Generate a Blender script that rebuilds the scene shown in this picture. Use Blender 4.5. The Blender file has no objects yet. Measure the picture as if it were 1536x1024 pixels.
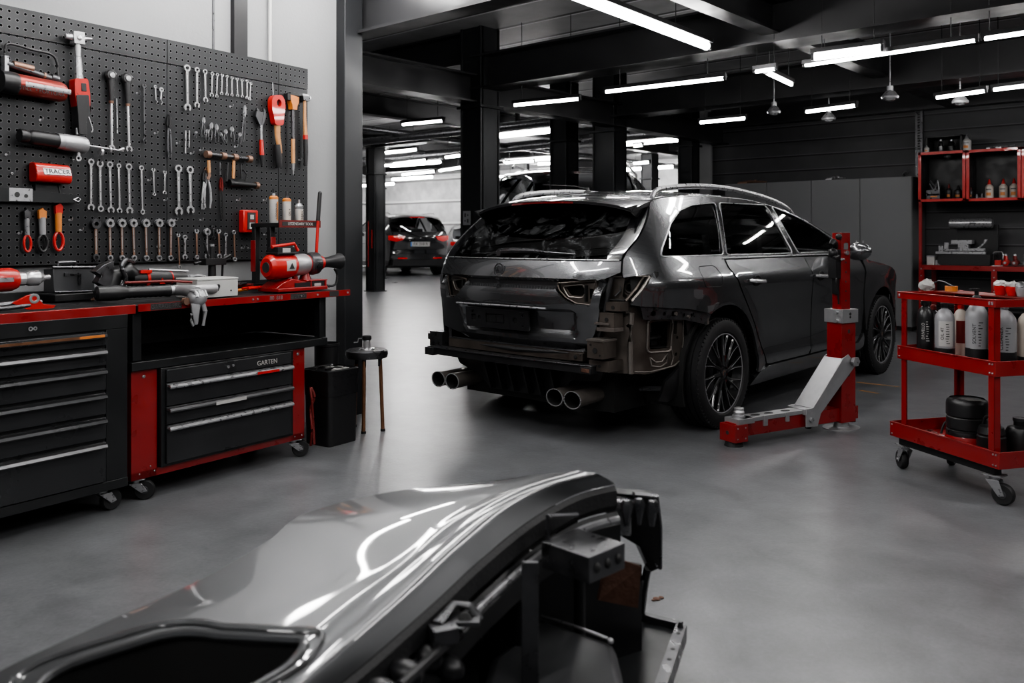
import bpy, bmesh, math, random
from mathutils import Vector, Matrix
from mathutils.geometry import delaunay_2d_cdt
random.seed(7)
COL = bpy.context.scene.collection
PI = math.pi
# ------------------------------------------------------------------ frames
F, HC, HY = 1300.0, 1.2, 355.0
TH = math.radians(41.5); SN, CS = math.sin(TH), math.cos(TH)
def c2w(X, Y, Z=0.0): return Vector((CS*X - SN*Y, SN*X + CS*Y, Z))
def atz(px, py, z):
    """point of the plane at height z that the photo shows at px, py"""
    Y = F*(HC - z)/(py - HY); return c2w((px - 768)/F*Y, Y, z)
def atd(px, py, Y): return c2w((px - 768)/F*Y, Y, HC - (py - HY)*Y/F)
RL = math.radians(7.35)                       # the tool wall stands a little askew
LS, LC = math.sin(math.radians(34.15)), math.cos(math.radians(34.15))
def lw(x, y, z=0.0):                          # tool-wall frame -> world
    c, s = math.cos(RL), math.sin(RL); return Vector((c*x - s*y, s*x + c*y, z))
def l_at(px, py, x):                          # on the plane x of the tool-wall frame: (y, z)
    a = (px - 768)/F; t = x/(LC*a - LS); return ((LS*a + LC)*t, HC - (py - HY)*t/F)
def l_atz(px, py, z):
    t = F*(HC - z)/(py - HY); a = (px - 768)/F; return ((LC*a - LS)*t, (LS*a + LC)*t)
# ------------------------------------------------------------------ materials
def mat(name, col, rough=.5, metal=0., coat=0., noise=0., nscale=20., bump=0., bscale=60., emis=None, es=0., spec=.5, rnoise=0.):
    m = bpy.data.materials.new(name); m.use_nodes = True; nt = m.node_tree; b = nt.nodes['Principled BSDF']
    b.inputs['Base Color'].default_value = (*col, 1); b.inputs['Roughness'].default_value = rough
    b.inputs['Metallic'].default_value = metal; b.inputs['Coat Weight'].default_value = coat
    b.inputs['Coat Roughness'].default_value = .03; b.inputs['Coat IOR'].default_value = 1.75; b.inputs['Specular IOR Level'].default_value = spec
    if emis: b.inputs['Emission Color'].default_value = (*emis, 1); b.inputs['Emission Strength'].default_value = es
    if noise or bump or rnoise:
        tc = nt.nodes.new('ShaderNodeTexCoord')
        if noise or rnoise:
            n = nt.nodes.new('ShaderNodeTexNoise'); n.inputs['Scale'].default_value = nscale; n.inputs['Detail'].default_value = 6
            nt.links.new(tc.outputs['Object'], n.inputs['Vector'])
        if noise:
            mx = nt.nodes.new('ShaderNodeMix'); mx.data_type = 'RGBA'
            mx.inputs[6].default_value = (*[c*(1 - noise) for c in col], 1); mx.inputs[7].default_value = (*[min(1, c*(1 + noise)) for c in col], 1)
            nt.links.new(n.outputs['Fac'], mx.inputs[0]); nt.links.new(mx.outputs[2], b.inputs['Base Color'])
        if rnoise:
            mr = nt.nodes.new('ShaderNodeMapRange'); mr.inputs[1].default_value = .35; mr.inputs[2].default_value = .65
            mr.inputs[3].default_value = max(.02, rough - rnoise); mr.inputs[4].default_value = rough + rnoise
            nt.links.new(n.outputs['Fac'], mr.inputs[0]); nt.links.new(mr.outputs[0], b.inputs['Roughness'])
        if bump:
            n2 = nt.nodes.new('ShaderNodeTexNoise'); n2.inputs['Scale'].default_value = bscale; n2.inputs['Detail'].default_value = 4
            nt.links.new(tc.outputs['Object'], n2.inputs['Vector'])
            bp = nt.nodes.new('ShaderNodeBump'); bp.inputs['Strength'].default_value = bump; bp.inputs['Distance'].default_value = .01
            nt.links.new(n2.outputs['Fac'], bp.inputs['Height']); nt.links.new(bp.outputs[0], b.inputs['Normal'])
    return m
M = {}
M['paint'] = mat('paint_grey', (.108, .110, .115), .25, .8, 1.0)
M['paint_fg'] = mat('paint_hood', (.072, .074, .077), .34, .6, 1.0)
M['paint_black'] = mat('paint_black', (.006, .006, .007), .2, .2, 1.0)
M['paint_white'] = mat('paint_white', (.4, .4, .41), .3, .0, 1.0)
M['red'] = mat('red_enamel', (.24, .010, .010), .36, .1, .3, noise=.25, nscale=9, rnoise=.1)
M['red_bright'] = mat('red_plastic', (.42, .014, .010), .35, .0, .3, noise=.12, nscale=14)
M['red_dark'] = mat('red_worn', (.13, .010, .008), .5, .1, noise=.4, nscale=14)
M['orange'] = mat('orange_grip', (.50, .17, .035), .45, noise=.15, nscale=30)
M['wood'] = mat('ash_handle', (.42, .20, .08), .5, noise=.35, nscale=18)
M['black'] = mat('black_steel', (.014, .014, .015), .42, .2, noise=.3, nscale=12, rnoise=.1)
M['cab'] = mat('cabinet_black', (.016, .017, .018), .36, .3, noise=.2, nscale=6, rnoise=.08)
M['cab2'] = mat('drawer_grey', (.030, .031, .033), .34, .4, noise=.15, nscale=5, rnoise=.08)
M['handle'] = mat('drawer_pull', (.15, .15, .155), .34, .8, noise=.2, nscale=8)
M['rubber'] = mat('rubber', (.010, .010, .011), .62, noise=.2, nscale=40, bump=.15, bscale=120)
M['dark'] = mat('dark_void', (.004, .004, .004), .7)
M['plastic'] = mat('black_plastic', (.012, .012, .013), .38, noise=.3, nscale=30)
M['chrome'] = mat('chrome', (.50, .50, .51), .25, .72, noise=.1, nscale=30)
M['steel'] = mat('brushed_steel', (.34, .34, .35), .33, .7, noise=.25, nscale=40, rnoise=.08)
M['alu'] = mat('cast_aluminium', (.42, .42, .43), .38, .7, noise=.15, nscale=20, bump=.1)
M['gun'] = mat('gunmetal', (.10, .10, .105), .35, .9, noise=.3, nscale=30, rnoise=.1)
M['rim_black'] = mat('rim_black', (.014, .014, .015), .36, .4, .15)
M['case_grey'] = mat('case_grey', (.05, .051, .054), .42, .3, noise=.2, nscale=9)
M['copper'] = mat('coppery_steel', (.28, .17, .125), .38, .7, noise=.35, nscale=25)
M['bare'] = mat('bare_body_metal', (.085, .072, .063), .42, .65, noise=.5, nscale=9, rnoise=.14, bump=.25, bscale=25)
M['bare_l'] = mat('bare_body_metal_light', (.20, .18, .165), .38, .7, noise=.4, nscale=12, bump=.2, bscale=30)
M['rust'] = mat('rusty_steel', (.10, .05, .034), .6, .4, noise=.6, nscale=14, bump=.3)
M['bronze'] = mat('bronze_tube', (.28, .14, .08), .34, .8, noise=.5, nscale=20)
M['white'] = mat('white_enamel', (.42, .42, .41), .4, noise=.08, nscale=10)
M['silver'] = mat('silver_paint', (.27, .27, .28), .4, .25, noise=.1, nscale=16)
M['label'] = mat('paper_label', (.38, .37, .36), .6, noise=.1, nscale=40)
M['cream'] = mat('cream_plastic', (.45, .40, .35), .42, noise=.1, nscale=20)
M['ink'] = mat('ink', (.02, .02, .02), .6)
M['lamp_red'] = mat('red_lens', (.45, .01, .008), .15, 0, 1., emis=(1, .03, .02), es=.12)
M['reflect'] = mat('red_reflector', (.09, .004, .004), .2, 0, 1.)
M['locker'] = mat('locker_grey', (.15, .152, .156), .48, .1, noise=.1, nscale=2, rnoise=.05)
M['tube'] = mat('fluorescent_tube', (1, 1, 1), .5, emis=(1, .985, .97), es=52)
M['tube_far'] = mat('far_fluorescent_tube', (1, 1, 1), .5, emis=(1, .985, .97), es=62)
M['fixture'] = mat('fixture_housing', (.03, .03, .032), .4, .4)
M['column'] = mat('column_steel', (.022, .023, .025), .4, .3, noise=.25, nscale=3, rnoise=.1)
M['beam'] = mat('beam_steel', (.034, .034, .036), .38, .3, noise=.3, nscale=3, rnoise=.1)
M['plaster'] = mat('white_plaster', (.235, .236, .242), .75, noise=.10, nscale=2.5, bump=.12, bscale=50)
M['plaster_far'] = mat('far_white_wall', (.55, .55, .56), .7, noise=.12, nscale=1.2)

def glass(name, tint, rough=.03):
    m = bpy.data.materials.new(name); m.use_nodes = True; nt = m.node_tree; nt.nodes.remove(nt.nodes['Principled BSDF'])
    out = nt.nodes['Material Output']
    t = nt.nodes.new('ShaderNodeBsdfTransparent'); t.inputs[0].default_value = (*tint, 1)
    g = nt.nodes.new('ShaderNodeBsdfGlossy'); g.inputs['Roughness'].default_value = rough; g.inputs[0].default_value = (.9, .9, .9, 1)
    fr = nt.nodes.new('ShaderNodeFresnel'); fr.inputs[0].default_value = 1.6
    mx = nt.nodes.new('ShaderNodeMixShader')
    nt.links.new(fr.outputs[0], mx.inputs[0]); nt.links.new(t.outputs[0], mx.inputs[1]); nt.links.new(g.outputs[0], mx.inputs[2])
    nt.links.new(mx.outputs[0], out.inputs[0]); return m, mx, fr
M['glass'] = glass('tinted_glass', (.62, .63, .64))[0]
# rear screen: tinted, with dusty smears
gm, gmx, gfr = glass('dusty_rear_glass', (.05, .05, .055))
nt = gm.node_tree; d = nt.nodes.new('ShaderNodeBsdfDiffuse'); d.inputs[0].default_value = (.16, .165, .17, 1)
tc = nt.nodes.new('ShaderNodeTexCoord'); no = nt.nodes.new('ShaderNodeTexNoise'); no.inputs['Scale'].default_value = 4.2; no.inputs['Detail'].default_value = 9
no.inputs['Roughness'].default_value = .68; no.inputs['Distortion'].default_value = 2.2
cr = nt.nodes.new('ShaderNodeValToRGB'); cr.color_ramp.elements[0].position = .50; cr.color_ramp.elements[1].position = .74
cr.color_ramp.elements[1].color = (.45, .45, .45, 1)
mx2 = nt.nodes.new('ShaderNodeMixShader'); nt.links.new(tc.outputs['Object'], no.inputs['Vector']); nt.links.new(no.outputs['Fac'], cr.inputs[0])
nt.links.new(cr.outputs[0], mx2.inputs[0]); nt.links.new(gmx.outputs[0], mx2.inputs[1]); nt.links.new(d.outputs[0], mx2.inputs[2])
nt.links.new(mx2.outputs[0], nt.nodes['Material Output'].inputs[0]); M['glass_rear'] = gm

def mnode(nt, op, a, b=None):
    n = nt.nodes.new('ShaderNodeMath'); n.operation = op
    for i, v in enumerate((a, b)):
        if v is None: continue
        if isinstance(v, (int, float)): n.inputs[i].default_value = v
        else: nt.links.new(v, n.inputs[i])
    return n.outputs[0]
def mat_peg():
    m = mat('pegboard', (.034, .035, .037), .42, .3, rnoise=.1, nscale=5); nt = m.node_tree; b = nt.nodes['Principled BSDF']
    tc = nt.nodes.new('ShaderNodeTexCoord'); sp = nt.nodes.new('ShaderNodeSeparateXYZ'); nt.links.new(tc.outputs['Object'], sp.inputs[0])
    def cell(o):
        f = mnode(nt, 'FRACT', mnode(nt, 'MULTIPLY', o, 1/.0365)); f = mnode(nt, 'SUBTRACT', f, .5); return mnode(nt, 'MULTIPLY', f, f)
    r = mnode(nt, 'SQRT', mnode(nt, 'ADD', cell(sp.outputs['Y']), cell(sp.outputs['Z'])))
    hole = mnode(nt, 'LESS_THAN', r, .17)
    edge = mnode(nt, 'MULTIPLY', mnode(nt, 'LESS_THAN', r, .23), mnode(nt, 'GREATER_THAN', r, .17))
    mx = nt.nodes.new('ShaderNodeMix'); mx.data_type = 'RGBA'; mx.inputs[6].default_value = (.019, .0195, .021, 1); mx.inputs[7].default_value = (.001, .001, .001, 1)
    nt.links.new(hole, mx.inputs[0])
    mx2 = nt.nodes.new('ShaderNodeMix'); mx2.data_type = 'RGBA'; nt.links.new(edge, mx2.inputs[0]); nt.links.new(mx.outputs[2], mx2.inputs[6]); mx2.inputs[7].default_value = (.07, .07, .075, 1)
    nt.links.new(mx2.outputs[2], b.inputs['Base Color'])
    nt.links.new(mnode(nt, 'SUBTRACT', .5, mnode(nt, 'MULTIPLY', hole, .5)), b.inputs['Specular IOR Level'])
    return m
M['peg'] = mat_peg()
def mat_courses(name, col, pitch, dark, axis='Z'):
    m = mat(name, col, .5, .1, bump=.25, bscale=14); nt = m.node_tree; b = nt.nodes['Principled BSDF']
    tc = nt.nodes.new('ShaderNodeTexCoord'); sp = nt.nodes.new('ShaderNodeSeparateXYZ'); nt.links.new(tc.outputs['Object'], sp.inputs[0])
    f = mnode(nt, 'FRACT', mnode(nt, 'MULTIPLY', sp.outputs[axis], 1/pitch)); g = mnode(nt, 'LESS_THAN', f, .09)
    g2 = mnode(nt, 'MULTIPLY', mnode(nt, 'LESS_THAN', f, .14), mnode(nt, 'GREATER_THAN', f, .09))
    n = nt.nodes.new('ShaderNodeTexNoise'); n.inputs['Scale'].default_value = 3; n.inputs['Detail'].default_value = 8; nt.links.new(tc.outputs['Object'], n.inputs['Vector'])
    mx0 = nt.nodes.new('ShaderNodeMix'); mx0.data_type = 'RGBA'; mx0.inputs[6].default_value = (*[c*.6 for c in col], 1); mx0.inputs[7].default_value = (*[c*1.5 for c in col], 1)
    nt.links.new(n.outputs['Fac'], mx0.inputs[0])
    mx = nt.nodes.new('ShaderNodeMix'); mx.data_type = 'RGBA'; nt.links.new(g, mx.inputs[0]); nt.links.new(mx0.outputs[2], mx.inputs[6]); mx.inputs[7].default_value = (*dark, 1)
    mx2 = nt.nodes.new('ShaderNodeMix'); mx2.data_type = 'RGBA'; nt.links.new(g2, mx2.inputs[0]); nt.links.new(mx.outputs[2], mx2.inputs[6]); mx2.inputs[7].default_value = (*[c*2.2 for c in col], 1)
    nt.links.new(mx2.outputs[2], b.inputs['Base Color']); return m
M['brick'] = mat_courses('black_block_wall', (.042, .042, .045), .215, (.004, .004, .004))
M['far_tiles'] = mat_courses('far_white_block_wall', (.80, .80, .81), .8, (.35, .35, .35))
M['slab'] = mat_courses('concrete_ceiling', (.38, .38, .385), .62, (.035, .035, .035), 'Y')
def mat_floor():
    m = bpy.data.materials.new('polished_concrete'); m.use_nodes = True; nt = m.node_tree; b = nt.nodes['Principled BSDF']
    tc = nt.nodes.new('ShaderNodeTexCoord')
    def noise(s, d, dist=0., r=.5):
        n = nt.nodes.new('ShaderNodeTexNoise'); n.inputs['Scale'].default_value = s; n.inputs['Detail'].default_value = d; n.inputs['Distortion'].default_value = dist
        n.inputs['Roughness'].default_value = r; nt.links.new(tc.outputs['Object'], n.inputs['Vector']); return n.outputs['Fac']
    a, c_, e = noise(.7, 8, .6, .6), noise(5, 12, .4, .62), noise(70, 5)
    def ramp(f, lo, hi, v0, v1):
        mr = nt.nodes.new('ShaderNodeMapRange'); nt.links.new(f, mr.inputs[0])
        for i, v in zip((1, 2, 3, 4), (lo, hi, v0, v1)): mr.inputs[i].default_value = v
        return mr.outputs[0]
    v = mnode(nt, 'MULTIPLY', ramp(a, .25, .75, .85, 1.12), ramp(c_, .3, .7, .74, 1.2)); v = mnode(nt, 'MULTIPLY', v, ramp(e, .3, .7, .90, 1.10))
    # faint wandering scratches
    w = nt.nodes.new('ShaderNodeTexVoronoi'); w.feature = 'DISTANCE_TO_EDGE'; w.inputs['Scale'].default_value = .9; w.inputs['Detail'].default_value = 2
    mp = nt.nodes.new('ShaderNodeVectorMath'); mp.operation = 'ADD'; nz = nt.nodes.new('ShaderNodeTexNoise'); nz.inputs['Scale'].default_value = 4; nz.inputs['Detail'].default_value = 6
    nt.links.new(tc.outputs['Object'], nz.inputs['Vector']); nt.links.new(tc.outputs['Object'], mp.inputs[0]); nt.links.new(nz.outputs['Color'], mp.inputs[1]); nt.links.new(mp.outputs[0], w.inputs['Vector'])
    scr = ramp(w.outputs['Distance'], .0, .004, 1.10, 1.0); v = mnode(nt, 'MULTIPLY', v, scr)
    cc = nt.nodes.new('ShaderNodeCombineColor')
    for i, k in enumerate((.124, .1265, .133)): nt.links.new(mnode(nt, 'MULTIPLY', v, k), cc.inputs[i])
    nt.links.new(cc.outputs[0], b.inputs['Base Color'])
    nt.links.new(ramp(a, .2, .8, .26, .34), b.inputs['Roughness']); b.inputs['Specular IOR Level'].default_value = .55
    bp = nt.nodes.new('ShaderNodeBump'); bp.inputs['Strength'].default_value = .22; bp.inputs['Distance'].default_value = .004
    fb = noise(28, 5, 1.2, .6); nt.links.new(fb, bp.inputs['Height']); nt.links.new(bp.outputs[0], b.inputs['Normal']); return m
M['floor'] = mat_floor()
# ------------------------------------------------------------------ mesh building
def fr(o, ex=(1, 0, 0), ey=(0, 1, 0), ez=None):
    ex, ey = Vector(ex), Vector(ey); ez = Vector(ez) if ez else ex.cross(ey)
    m = Matrix.Identity(4)
    for i, v in enumerate((ex, ey, ez)): m.col[i][:3] = v
    m.col[3][:3] = Vector(o); return m
def along(p, q):
    """frame at p whose z axis points to q"""
    z = (Vector(q) - Vector(p)).normalized(); x = Vector((0, 0, 1)).cross(z)
    if x.length < .01: x = Vector((1, 0, 0))
    x.normalize(); return fr(p, x, z.cross(x), z)
class MB:
    def __init__(s): s.bm = bmesh.new(); s.M = Matrix.Identity(4); s.mi = 0
    def at(s, m): s.M = m; return s
    def v(s, p): return s.bm.verts.new(s.M @ Vector(p))
    def f(s, vs):
        try: fc = s.bm.faces.new(vs); fc.material_index = s.mi; return fc
        except ValueError: return None
    def box(s, c, sz, rz=0., tx=1., ty=1.):
        """box centred at c; tx, ty shrink its top"""
        R = Matrix.Rotation(rz, 3, 'Z'); vs = []
        for k in (-1, 1):
            for i, j in ((-1, -1), (1, -1), (1, 1), (-1, 1)):
                p = Vector((i*sz[0]/2*(tx if k > 0 else 1), j*sz[1]/2*(ty if k > 0 else 1), k*sz[2]/2)); vs.append(s.v(R @ p + Vector(c)))
        for q in ((3, 2, 1, 0), (4, 5, 6, 7), (0, 1, 5, 4), (1, 2, 6, 5), (2, 3, 7, 6), (3, 0, 4, 7)): s.f([vs[i] for i in q])
        return s
    def b2(s, a, b): return s.box([(a[i]+b[i])/2 for i in range(3)], [abs(b[i]-a[i]) for i in range(3)])
    def rings(s, rs, close=True, cap=True):
        for i in range(len(rs)-1):
            a, b = rs[i], rs[i+1]; n = len(a)
            for k in range(n if close else n-1): s.f((a[k], a[(k+1) % n], b[(k+1) % n], b[k]))
        if cap: s.f(rs[0][::-1]); s.f(rs[-1])
        return s
    def lathe(s, prof, n=20, cap=True, m=None):
        old = s.M
        if m is not None: s.M = old @ m
        rs = [[s.v((r*math.cos(2*PI*k/n), r*math.sin(2*PI*k/n), z)) for k in range(n)] for r, z in prof]
        s.rings(rs, cap=cap); s.M = old; return s
    def cyl(s, p, q, r, r2=None, n=14):
        L = (Vector(q)-Vector(p)).length; return s.lathe([(r, 0), (r if r2 is None else r2, L)], n, m=along(p, q))
    def tube(s, pts, r, n=8, close=False, flat=1.):
        pts = [Vector(p) for p in pts]; rs = []; N = len(pts); up = Vector((0, 0, 1))
        for i, p in enumerate(pts):
            t = (pts[(i+1) % N]-pts[i-1]) if close or 0 < i < N-1 else (pts[1]-pts[0] if i == 0 else pts[-1]-pts[-2])
            t.normalize(); x = up.cross(t)
            if x.length < .05: x = Vector((1, 0, 0)).cross(t)
            x.normalize(); y = t.cross(x); rr = r[i] if isinstance(r, (list, tuple)) else r
            rs.append([s.v(p + x*rr*math.cos(2*PI*k/n) + y*rr*flat*math.sin(2*PI*k/n)) for k in range(n)])
        if close: rs.append(rs[0])
        return s.rings(rs, cap=not close)
    def prism(s, pts, h, m=None, top=1.):
        """polygon in local xy pulled along z by h"""
        old = s.M
        if m is not None: s.M = old @ m
        cx = sum(p[0] for p in pts)/len(pts); cy = sum(p[1] for p in pts)/len(pts)
        a = [s.v((p[0], p[1], 0)) for p in pts]; b = [s.v((cx+(p[0]-cx)*top, cy+(p[1]-cy)*top, h)) for p in pts]
        s.rings([a, b]); s.M = old; return s
    def ring(s, r0, r1, h, a0=0., a1=2*PI, n=20, m=None):
        """flat ring or C in the local xy plane"""
        old = s.M
        if m is not None: s.M = old @ m
        full = abs(a1-a0-2*PI) < 1e-6; rs = []
        for k in range(n + (0 if full else 1)):
            a = a0+(a1-a0)*k/n; c, d = math.cos(a), math.sin(a)
            rs.append([s.v((r0*c, r0*d, 0)), s.v((r1*c, r1*d, 0)), s.v((r1*c, r1*d, h)), s.v((r0*c, r0*d, h))])
        if full: rs.append(rs[0])
        s.rings(rs, cap=not full); s.M = old; return s
    def ball(s, c, r, n=14, sq=(1, 1, 1)):
        return s.lathe([(max(1e-4, r*math.sin(PI*k/8)), -r*math.cos(PI*k/8)) for k in range(9)], n, m=Matrix.Translation(Vector(c)) @ Matrix.Diagonal((*sq, 1)))
    def grid(s, P, closeu=False):
        vs = [[s.v(p) for p in row] for row in P]
        for i in range(len(vs)-1):
            for j in range(len(vs[0])-1): s.f((vs[i][j], vs[i][j+1], vs[i+1][j+1], vs[i+1][j]))
        return s
    def build(s, name, mats, parent=None, smooth=35, bev=0., loc=None, rz=None, sub=0, solid=0.):
        me = bpy.data.meshes.new(name); bmesh.ops.recalc_face_normals(s.bm, faces=s.bm.faces[:]) if not solid and s.bm.faces else None
        s.bm.to_mesh(me); s.bm.free()
        for m in (mats if isinstance(mats, (list, tuple)) else [mats]): me.materials.append(M[m] if isinstance(m, str) else m)
        o = bpy.data.objects.new(name, me); COL.objects.link(o)
        if smooth:
            me.shade_smooth(); me.set_sharp_from_angle(angle=math.radians(smooth))
        if parent is not None: o.parent = parent
        if loc is not None: o.location = loc
        if rz is not None: o.rotation_euler = (0, 0, rz)
        if solid: md = o.modifiers.new('s', 'SOLIDIFY'); md.thickness = solid; md.offset = -1
        if bev: md = o.modifiers.new('b', 'BEVEL'); md.width = bev; md.segments = 2; md.limit_method = 'ANGLE'; md.angle_limit = math.radians(40)
        if sub: md = o.modifiers.new('u', 'SUBSURF'); md.levels = md.render_levels = sub
        return o
def tag(o, label, cat, group=None, kind=None):
    if label: o['label'] = label
    if cat: o['category'] = cat
    if group: o['group'] = group
    if kind: o['kind'] = kind
    return o
def T(name, label, cat, loc=(0, 0, 0), rz=0., group=None):
    o = bpy.data.objects.new(name, None); COL.objects.link(o); o.location = loc; o.rotation_euler = (0, 0, rz); o.empty_display_size = .1
    return tag(o, label, cat, group)
def struct(name, mb, m, **k): o = mb.build(name, m, None, **k); o['kind'] = 'structure'; return o
def text(name, s, size, m, parent, loc, ex, ey, ext=.0006):
    cu = bpy.data.curves.new(name, 'FONT'); cu.body = s; cu.size = size; cu.align_x = 'CENTER'; cu.align_y = 'CENTER'; cu.extrude = ext
    tmp = bpy.data.objects.new(name, cu); COL.objects.link(tmp); bpy.context.view_layer.update(); me = bpy.data.meshes.new_from_object(tmp.evaluated_get(bpy.context.evaluated_depsgraph_get())); bpy.data.objects.remove(tmp); me.materials.clear(); me.materials.append(M[m])
    o = bpy.data.objects.new(name, me); COL.objects.link(o); o.parent = parent; o.matrix_local = fr(loc, ex, ey); return o
def copy_tree(o, parent=None):
    c = o.copy(); COL.objects.link(c); c.parent = parent
    for ch in list(o.children): copy_tree(ch, c)
    return c
def cr(pts, n=6, close=False):
    """smooth curve through points"""
    pts = [Vector(p) for p in pts]; N = len(pts); out = []
    for i in range(N if close else N-1):
        g = lambda k: pts[k % N] if close else pts[max(0, min(N-1, k))]
        a, b, c, d = g(i-1), g(i), g(i+1), g(i+2)
        for k in range(n):
            t = k/n; out.append(.5*((2*b)+(c-a)*t+(2*a-5*b+4*c-d)*t*t+(3*b-a-3*c+d)*t**3))
    if not close: out.append(pts[-1])
    return out
def rnd(pts, r, n=5):
    """polygon with rounded corners"""
    out = []; N = len(pts)
    for i in range(N):
        p, a, b = Vector(pts[i][:2]), Vector(pts[i-1][:2]), Vector(pts[(i+1) % N][:2]); rr = pts[i][2] if len(pts[i]) > 2 else r
        u, w = a-p, b-p; k = min(rr, u.length*.48, w.length*.48); u = p+u.normalized()*k; w = p+w.normalized()*k
        for j in range(n+1): t = j/n; out.append(tuple(u*(1-t)**2+p*2*t*(1-t)+w*t*t))
    return out
def inpoly(x, y, P):
    c = False; j = len(P)-1
    for i in range(len(P)):
        if (P[i][1] > y) != (P[j][1] > y) and x < (P[j][0]-P[i][0])*(y-P[i][1])/(P[j][1]-P[i][1])+P[i][0]: c = not c
        j = i
    return c
def circ(cx, cy, r, n=24): return [(cx+r*math.cos(2*PI*k/n), cy+r*math.sin(2*PI*k/n)) for k in range(n)]
def rect(x0, y0, x1, y1, r=0.): p = [(x0, y0), (x1, y0), (x1, y1), (x0, y1)]; return rnd(p, r, 4) if r else p
def patch(mb, outline, surf, res=.045, holes=(), depth=.014, flip=False, edge=True, mi=None):
    """fill a 2-D outline (minus holes) and lay it on the surface surf(a, b) -> xyz, with a turned-in edge"""
    pts, eds = [], []
    for L in (outline, *holes):
        s0 = len(pts); N = len(L)
        for i in range(N):
            a, b = Vector(L[i][:2]), Vector(L[(i+1) % N][:2]); k = max(1, int((b-a).length/res))
            pts += [a+(b-a)*j/k for j in range(k)]
        n = len(pts)-s0; eds += [(s0+i, s0+(i+1) % n) for i in range(n)]
    B = list(pts); x0 = min(p[0] for p in B); x1 = max(p[0] for p in B); y0 = min(p[1] for p in B); y1 = max(p[1] for p in B)
    y = y0+res*.5
    while y < y1:
        x = x0+res*.5
        while x < x1:
            if inpoly(x, y, outline) and not any(inpoly(x, y, h) for h in holes) and min((p[0]-x)**2+(p[1]-y)**2 for p in B) > (res*.45)**2: pts.append(Vector((x, y)))
            x += res
        y += res
    V, _, FC, *_r = delaunay_2d_cdt(pts, eds, [], 0, 1e-6)
    vs = [mb.v(surf(p[0], p[1])) for p in V]; fs = []
    for t in FC:
        cx = sum(V[i][0] for i in t)/3; cy = sum(V[i][1] for i in t)/3
        if inpoly(cx, cy, outline) and not any(inpoly(cx, cy, h) for h in holes):
            f = mb.f([vs[i] for i in (t[::-1] if flip else t)])
            if f: fs.append(f)
            if f and mi: f.material_index = mi(cx, cy)
    for q in vs:
        if not q.link_faces: mb.bm.verts.remove(q)
    if edge and depth:
        for f in fs: f.normal_update()
        be = [e for f in fs for e in f.edges if len(e.link_faces) == 1]; be = list(dict.fromkeys(be))
        nv = {}
        for e in be:
            for q in e.verts:
                if q not in nv:
                    nn = sum((f.normal for f in q.link_faces if f in fs or True), Vector()).normalized(); nv[q] = mb.bm.verts.new(q.co - nn*depth)
        for e in be:
            a, b = e.verts; f = e.link_faces[0]; lp = [l for l in f.loops if l.edge == e][0]
            if lp.vert != a: a, b = b, a
            try: g = mb.bm.faces.new((b, a, nv[a], nv[b])); g.material_index = f.material_index
            except ValueError: pass
    return mb
def caster(parent, x, y, top, r=.045, face=0.):
    c = bpy.data.objects.new('caster', None); COL.objects.link(c); c.parent = parent; c.location = (x, y, 0); c.rotation_euler = (0, 0, face)
    b = MB(); b.box((0, 0, top-.004), (.085, .07, .006)); b.cyl((0, 0, top-.025), (0, 0, top-.004), .022)
    for k in (-1, 1): b.prism([(-.028, 0), (.028, 0), (.052, -(top-.025-r+.006)), (.026, -(top-.025-r+.012))], .004, fr((0, k*.024, top-.022), (1, 0, 0), (0, 0, 1)))
    b.cyl((.038, -.028, r), (.038, .028, r), .006); b.build('bracket', 'steel', c, bev=.001)
    w = MB(); w.lathe([(r*.55, -.017), (r*.9, -.017), (r, -.010), (r, .010), (r*.9, .017), (r*.55, .017)], 22, m=fr((.038, 0, r), (1, 0, 0), (0, 0, 1)))
    w.mi = 1; w.lathe([(.014, -.019), (r*.56, -.013), (r*.56, .013), (.014, .019)], 18, m=fr((.038, 0, r), (1, 0, 0), (0, 0, 1)))
    w.build('wheel', ['rubber', 'gun'], c); return c
# ================================================================== the room
b = MB(); b.b2((-40, -6, -.1), (8, 30, 0)); struct('floor', b, 'floor', smooth=0)
b = MB(); b.b2((-40, -6, 3.42), (8, 30, 3.55)); struct('ceiling', b, 'slab', smooth=0)
WX = -4.2
# tool wall and its end column (tool-wall frame)
def lbox(mb, a, c):
    m = fr(lw(0, 0), (math.cos(RL), math.sin(RL), 0), (-math.sin(RL), math.cos(RL), 0)); mb.at(m).b2(a, c); mb.M = Matrix.Identity(4); return mb
b = MB(); lbox(b, (WX-.02-.15, -5, 0), (WX-.02, 4.13, 3.42)); struct('wall_left', b, 'plaster', smooth=0)
b = MB(); lbox(b, (WX-.3, 4.13, 0), (WX+.06, 4.30, 3.42)); struct('column_end', b, 'column', smooth=0, bev=.006)
# service strips on the plaster wall
b = MB(); y0, _ = l_at(349, 40, WX); y1, _ = l_at(369, 40, WX); lbox(b, (WX-.02, y0, 2.2), (WX+.015, y1, 3.42)); struct('trim_1', b, 'black', smooth=0)
b = MB(); y0, _ = l_at(323, 40, WX); lbox(b, (WX-.02, y0-.006, 2.2), (WX-.012, y0+.006, 3.42)); struct('trim_2', b, 'gun', smooth=0)
y0, _ = l_at(405, 40, WX)
c_ = MB(); p = lw(WX, y0); c_.cyl((p.x, p.y, 2.24), (p.x, p.y, 3.42), .011); c_.cyl((p.x, p.y, 2.2), (p.x, p.y, 2.26), .017)
tag(c_.build('conduit', 'white'), 'thin white conduit pipe running up the plaster wall above the pegboard', 'pipe')
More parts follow.
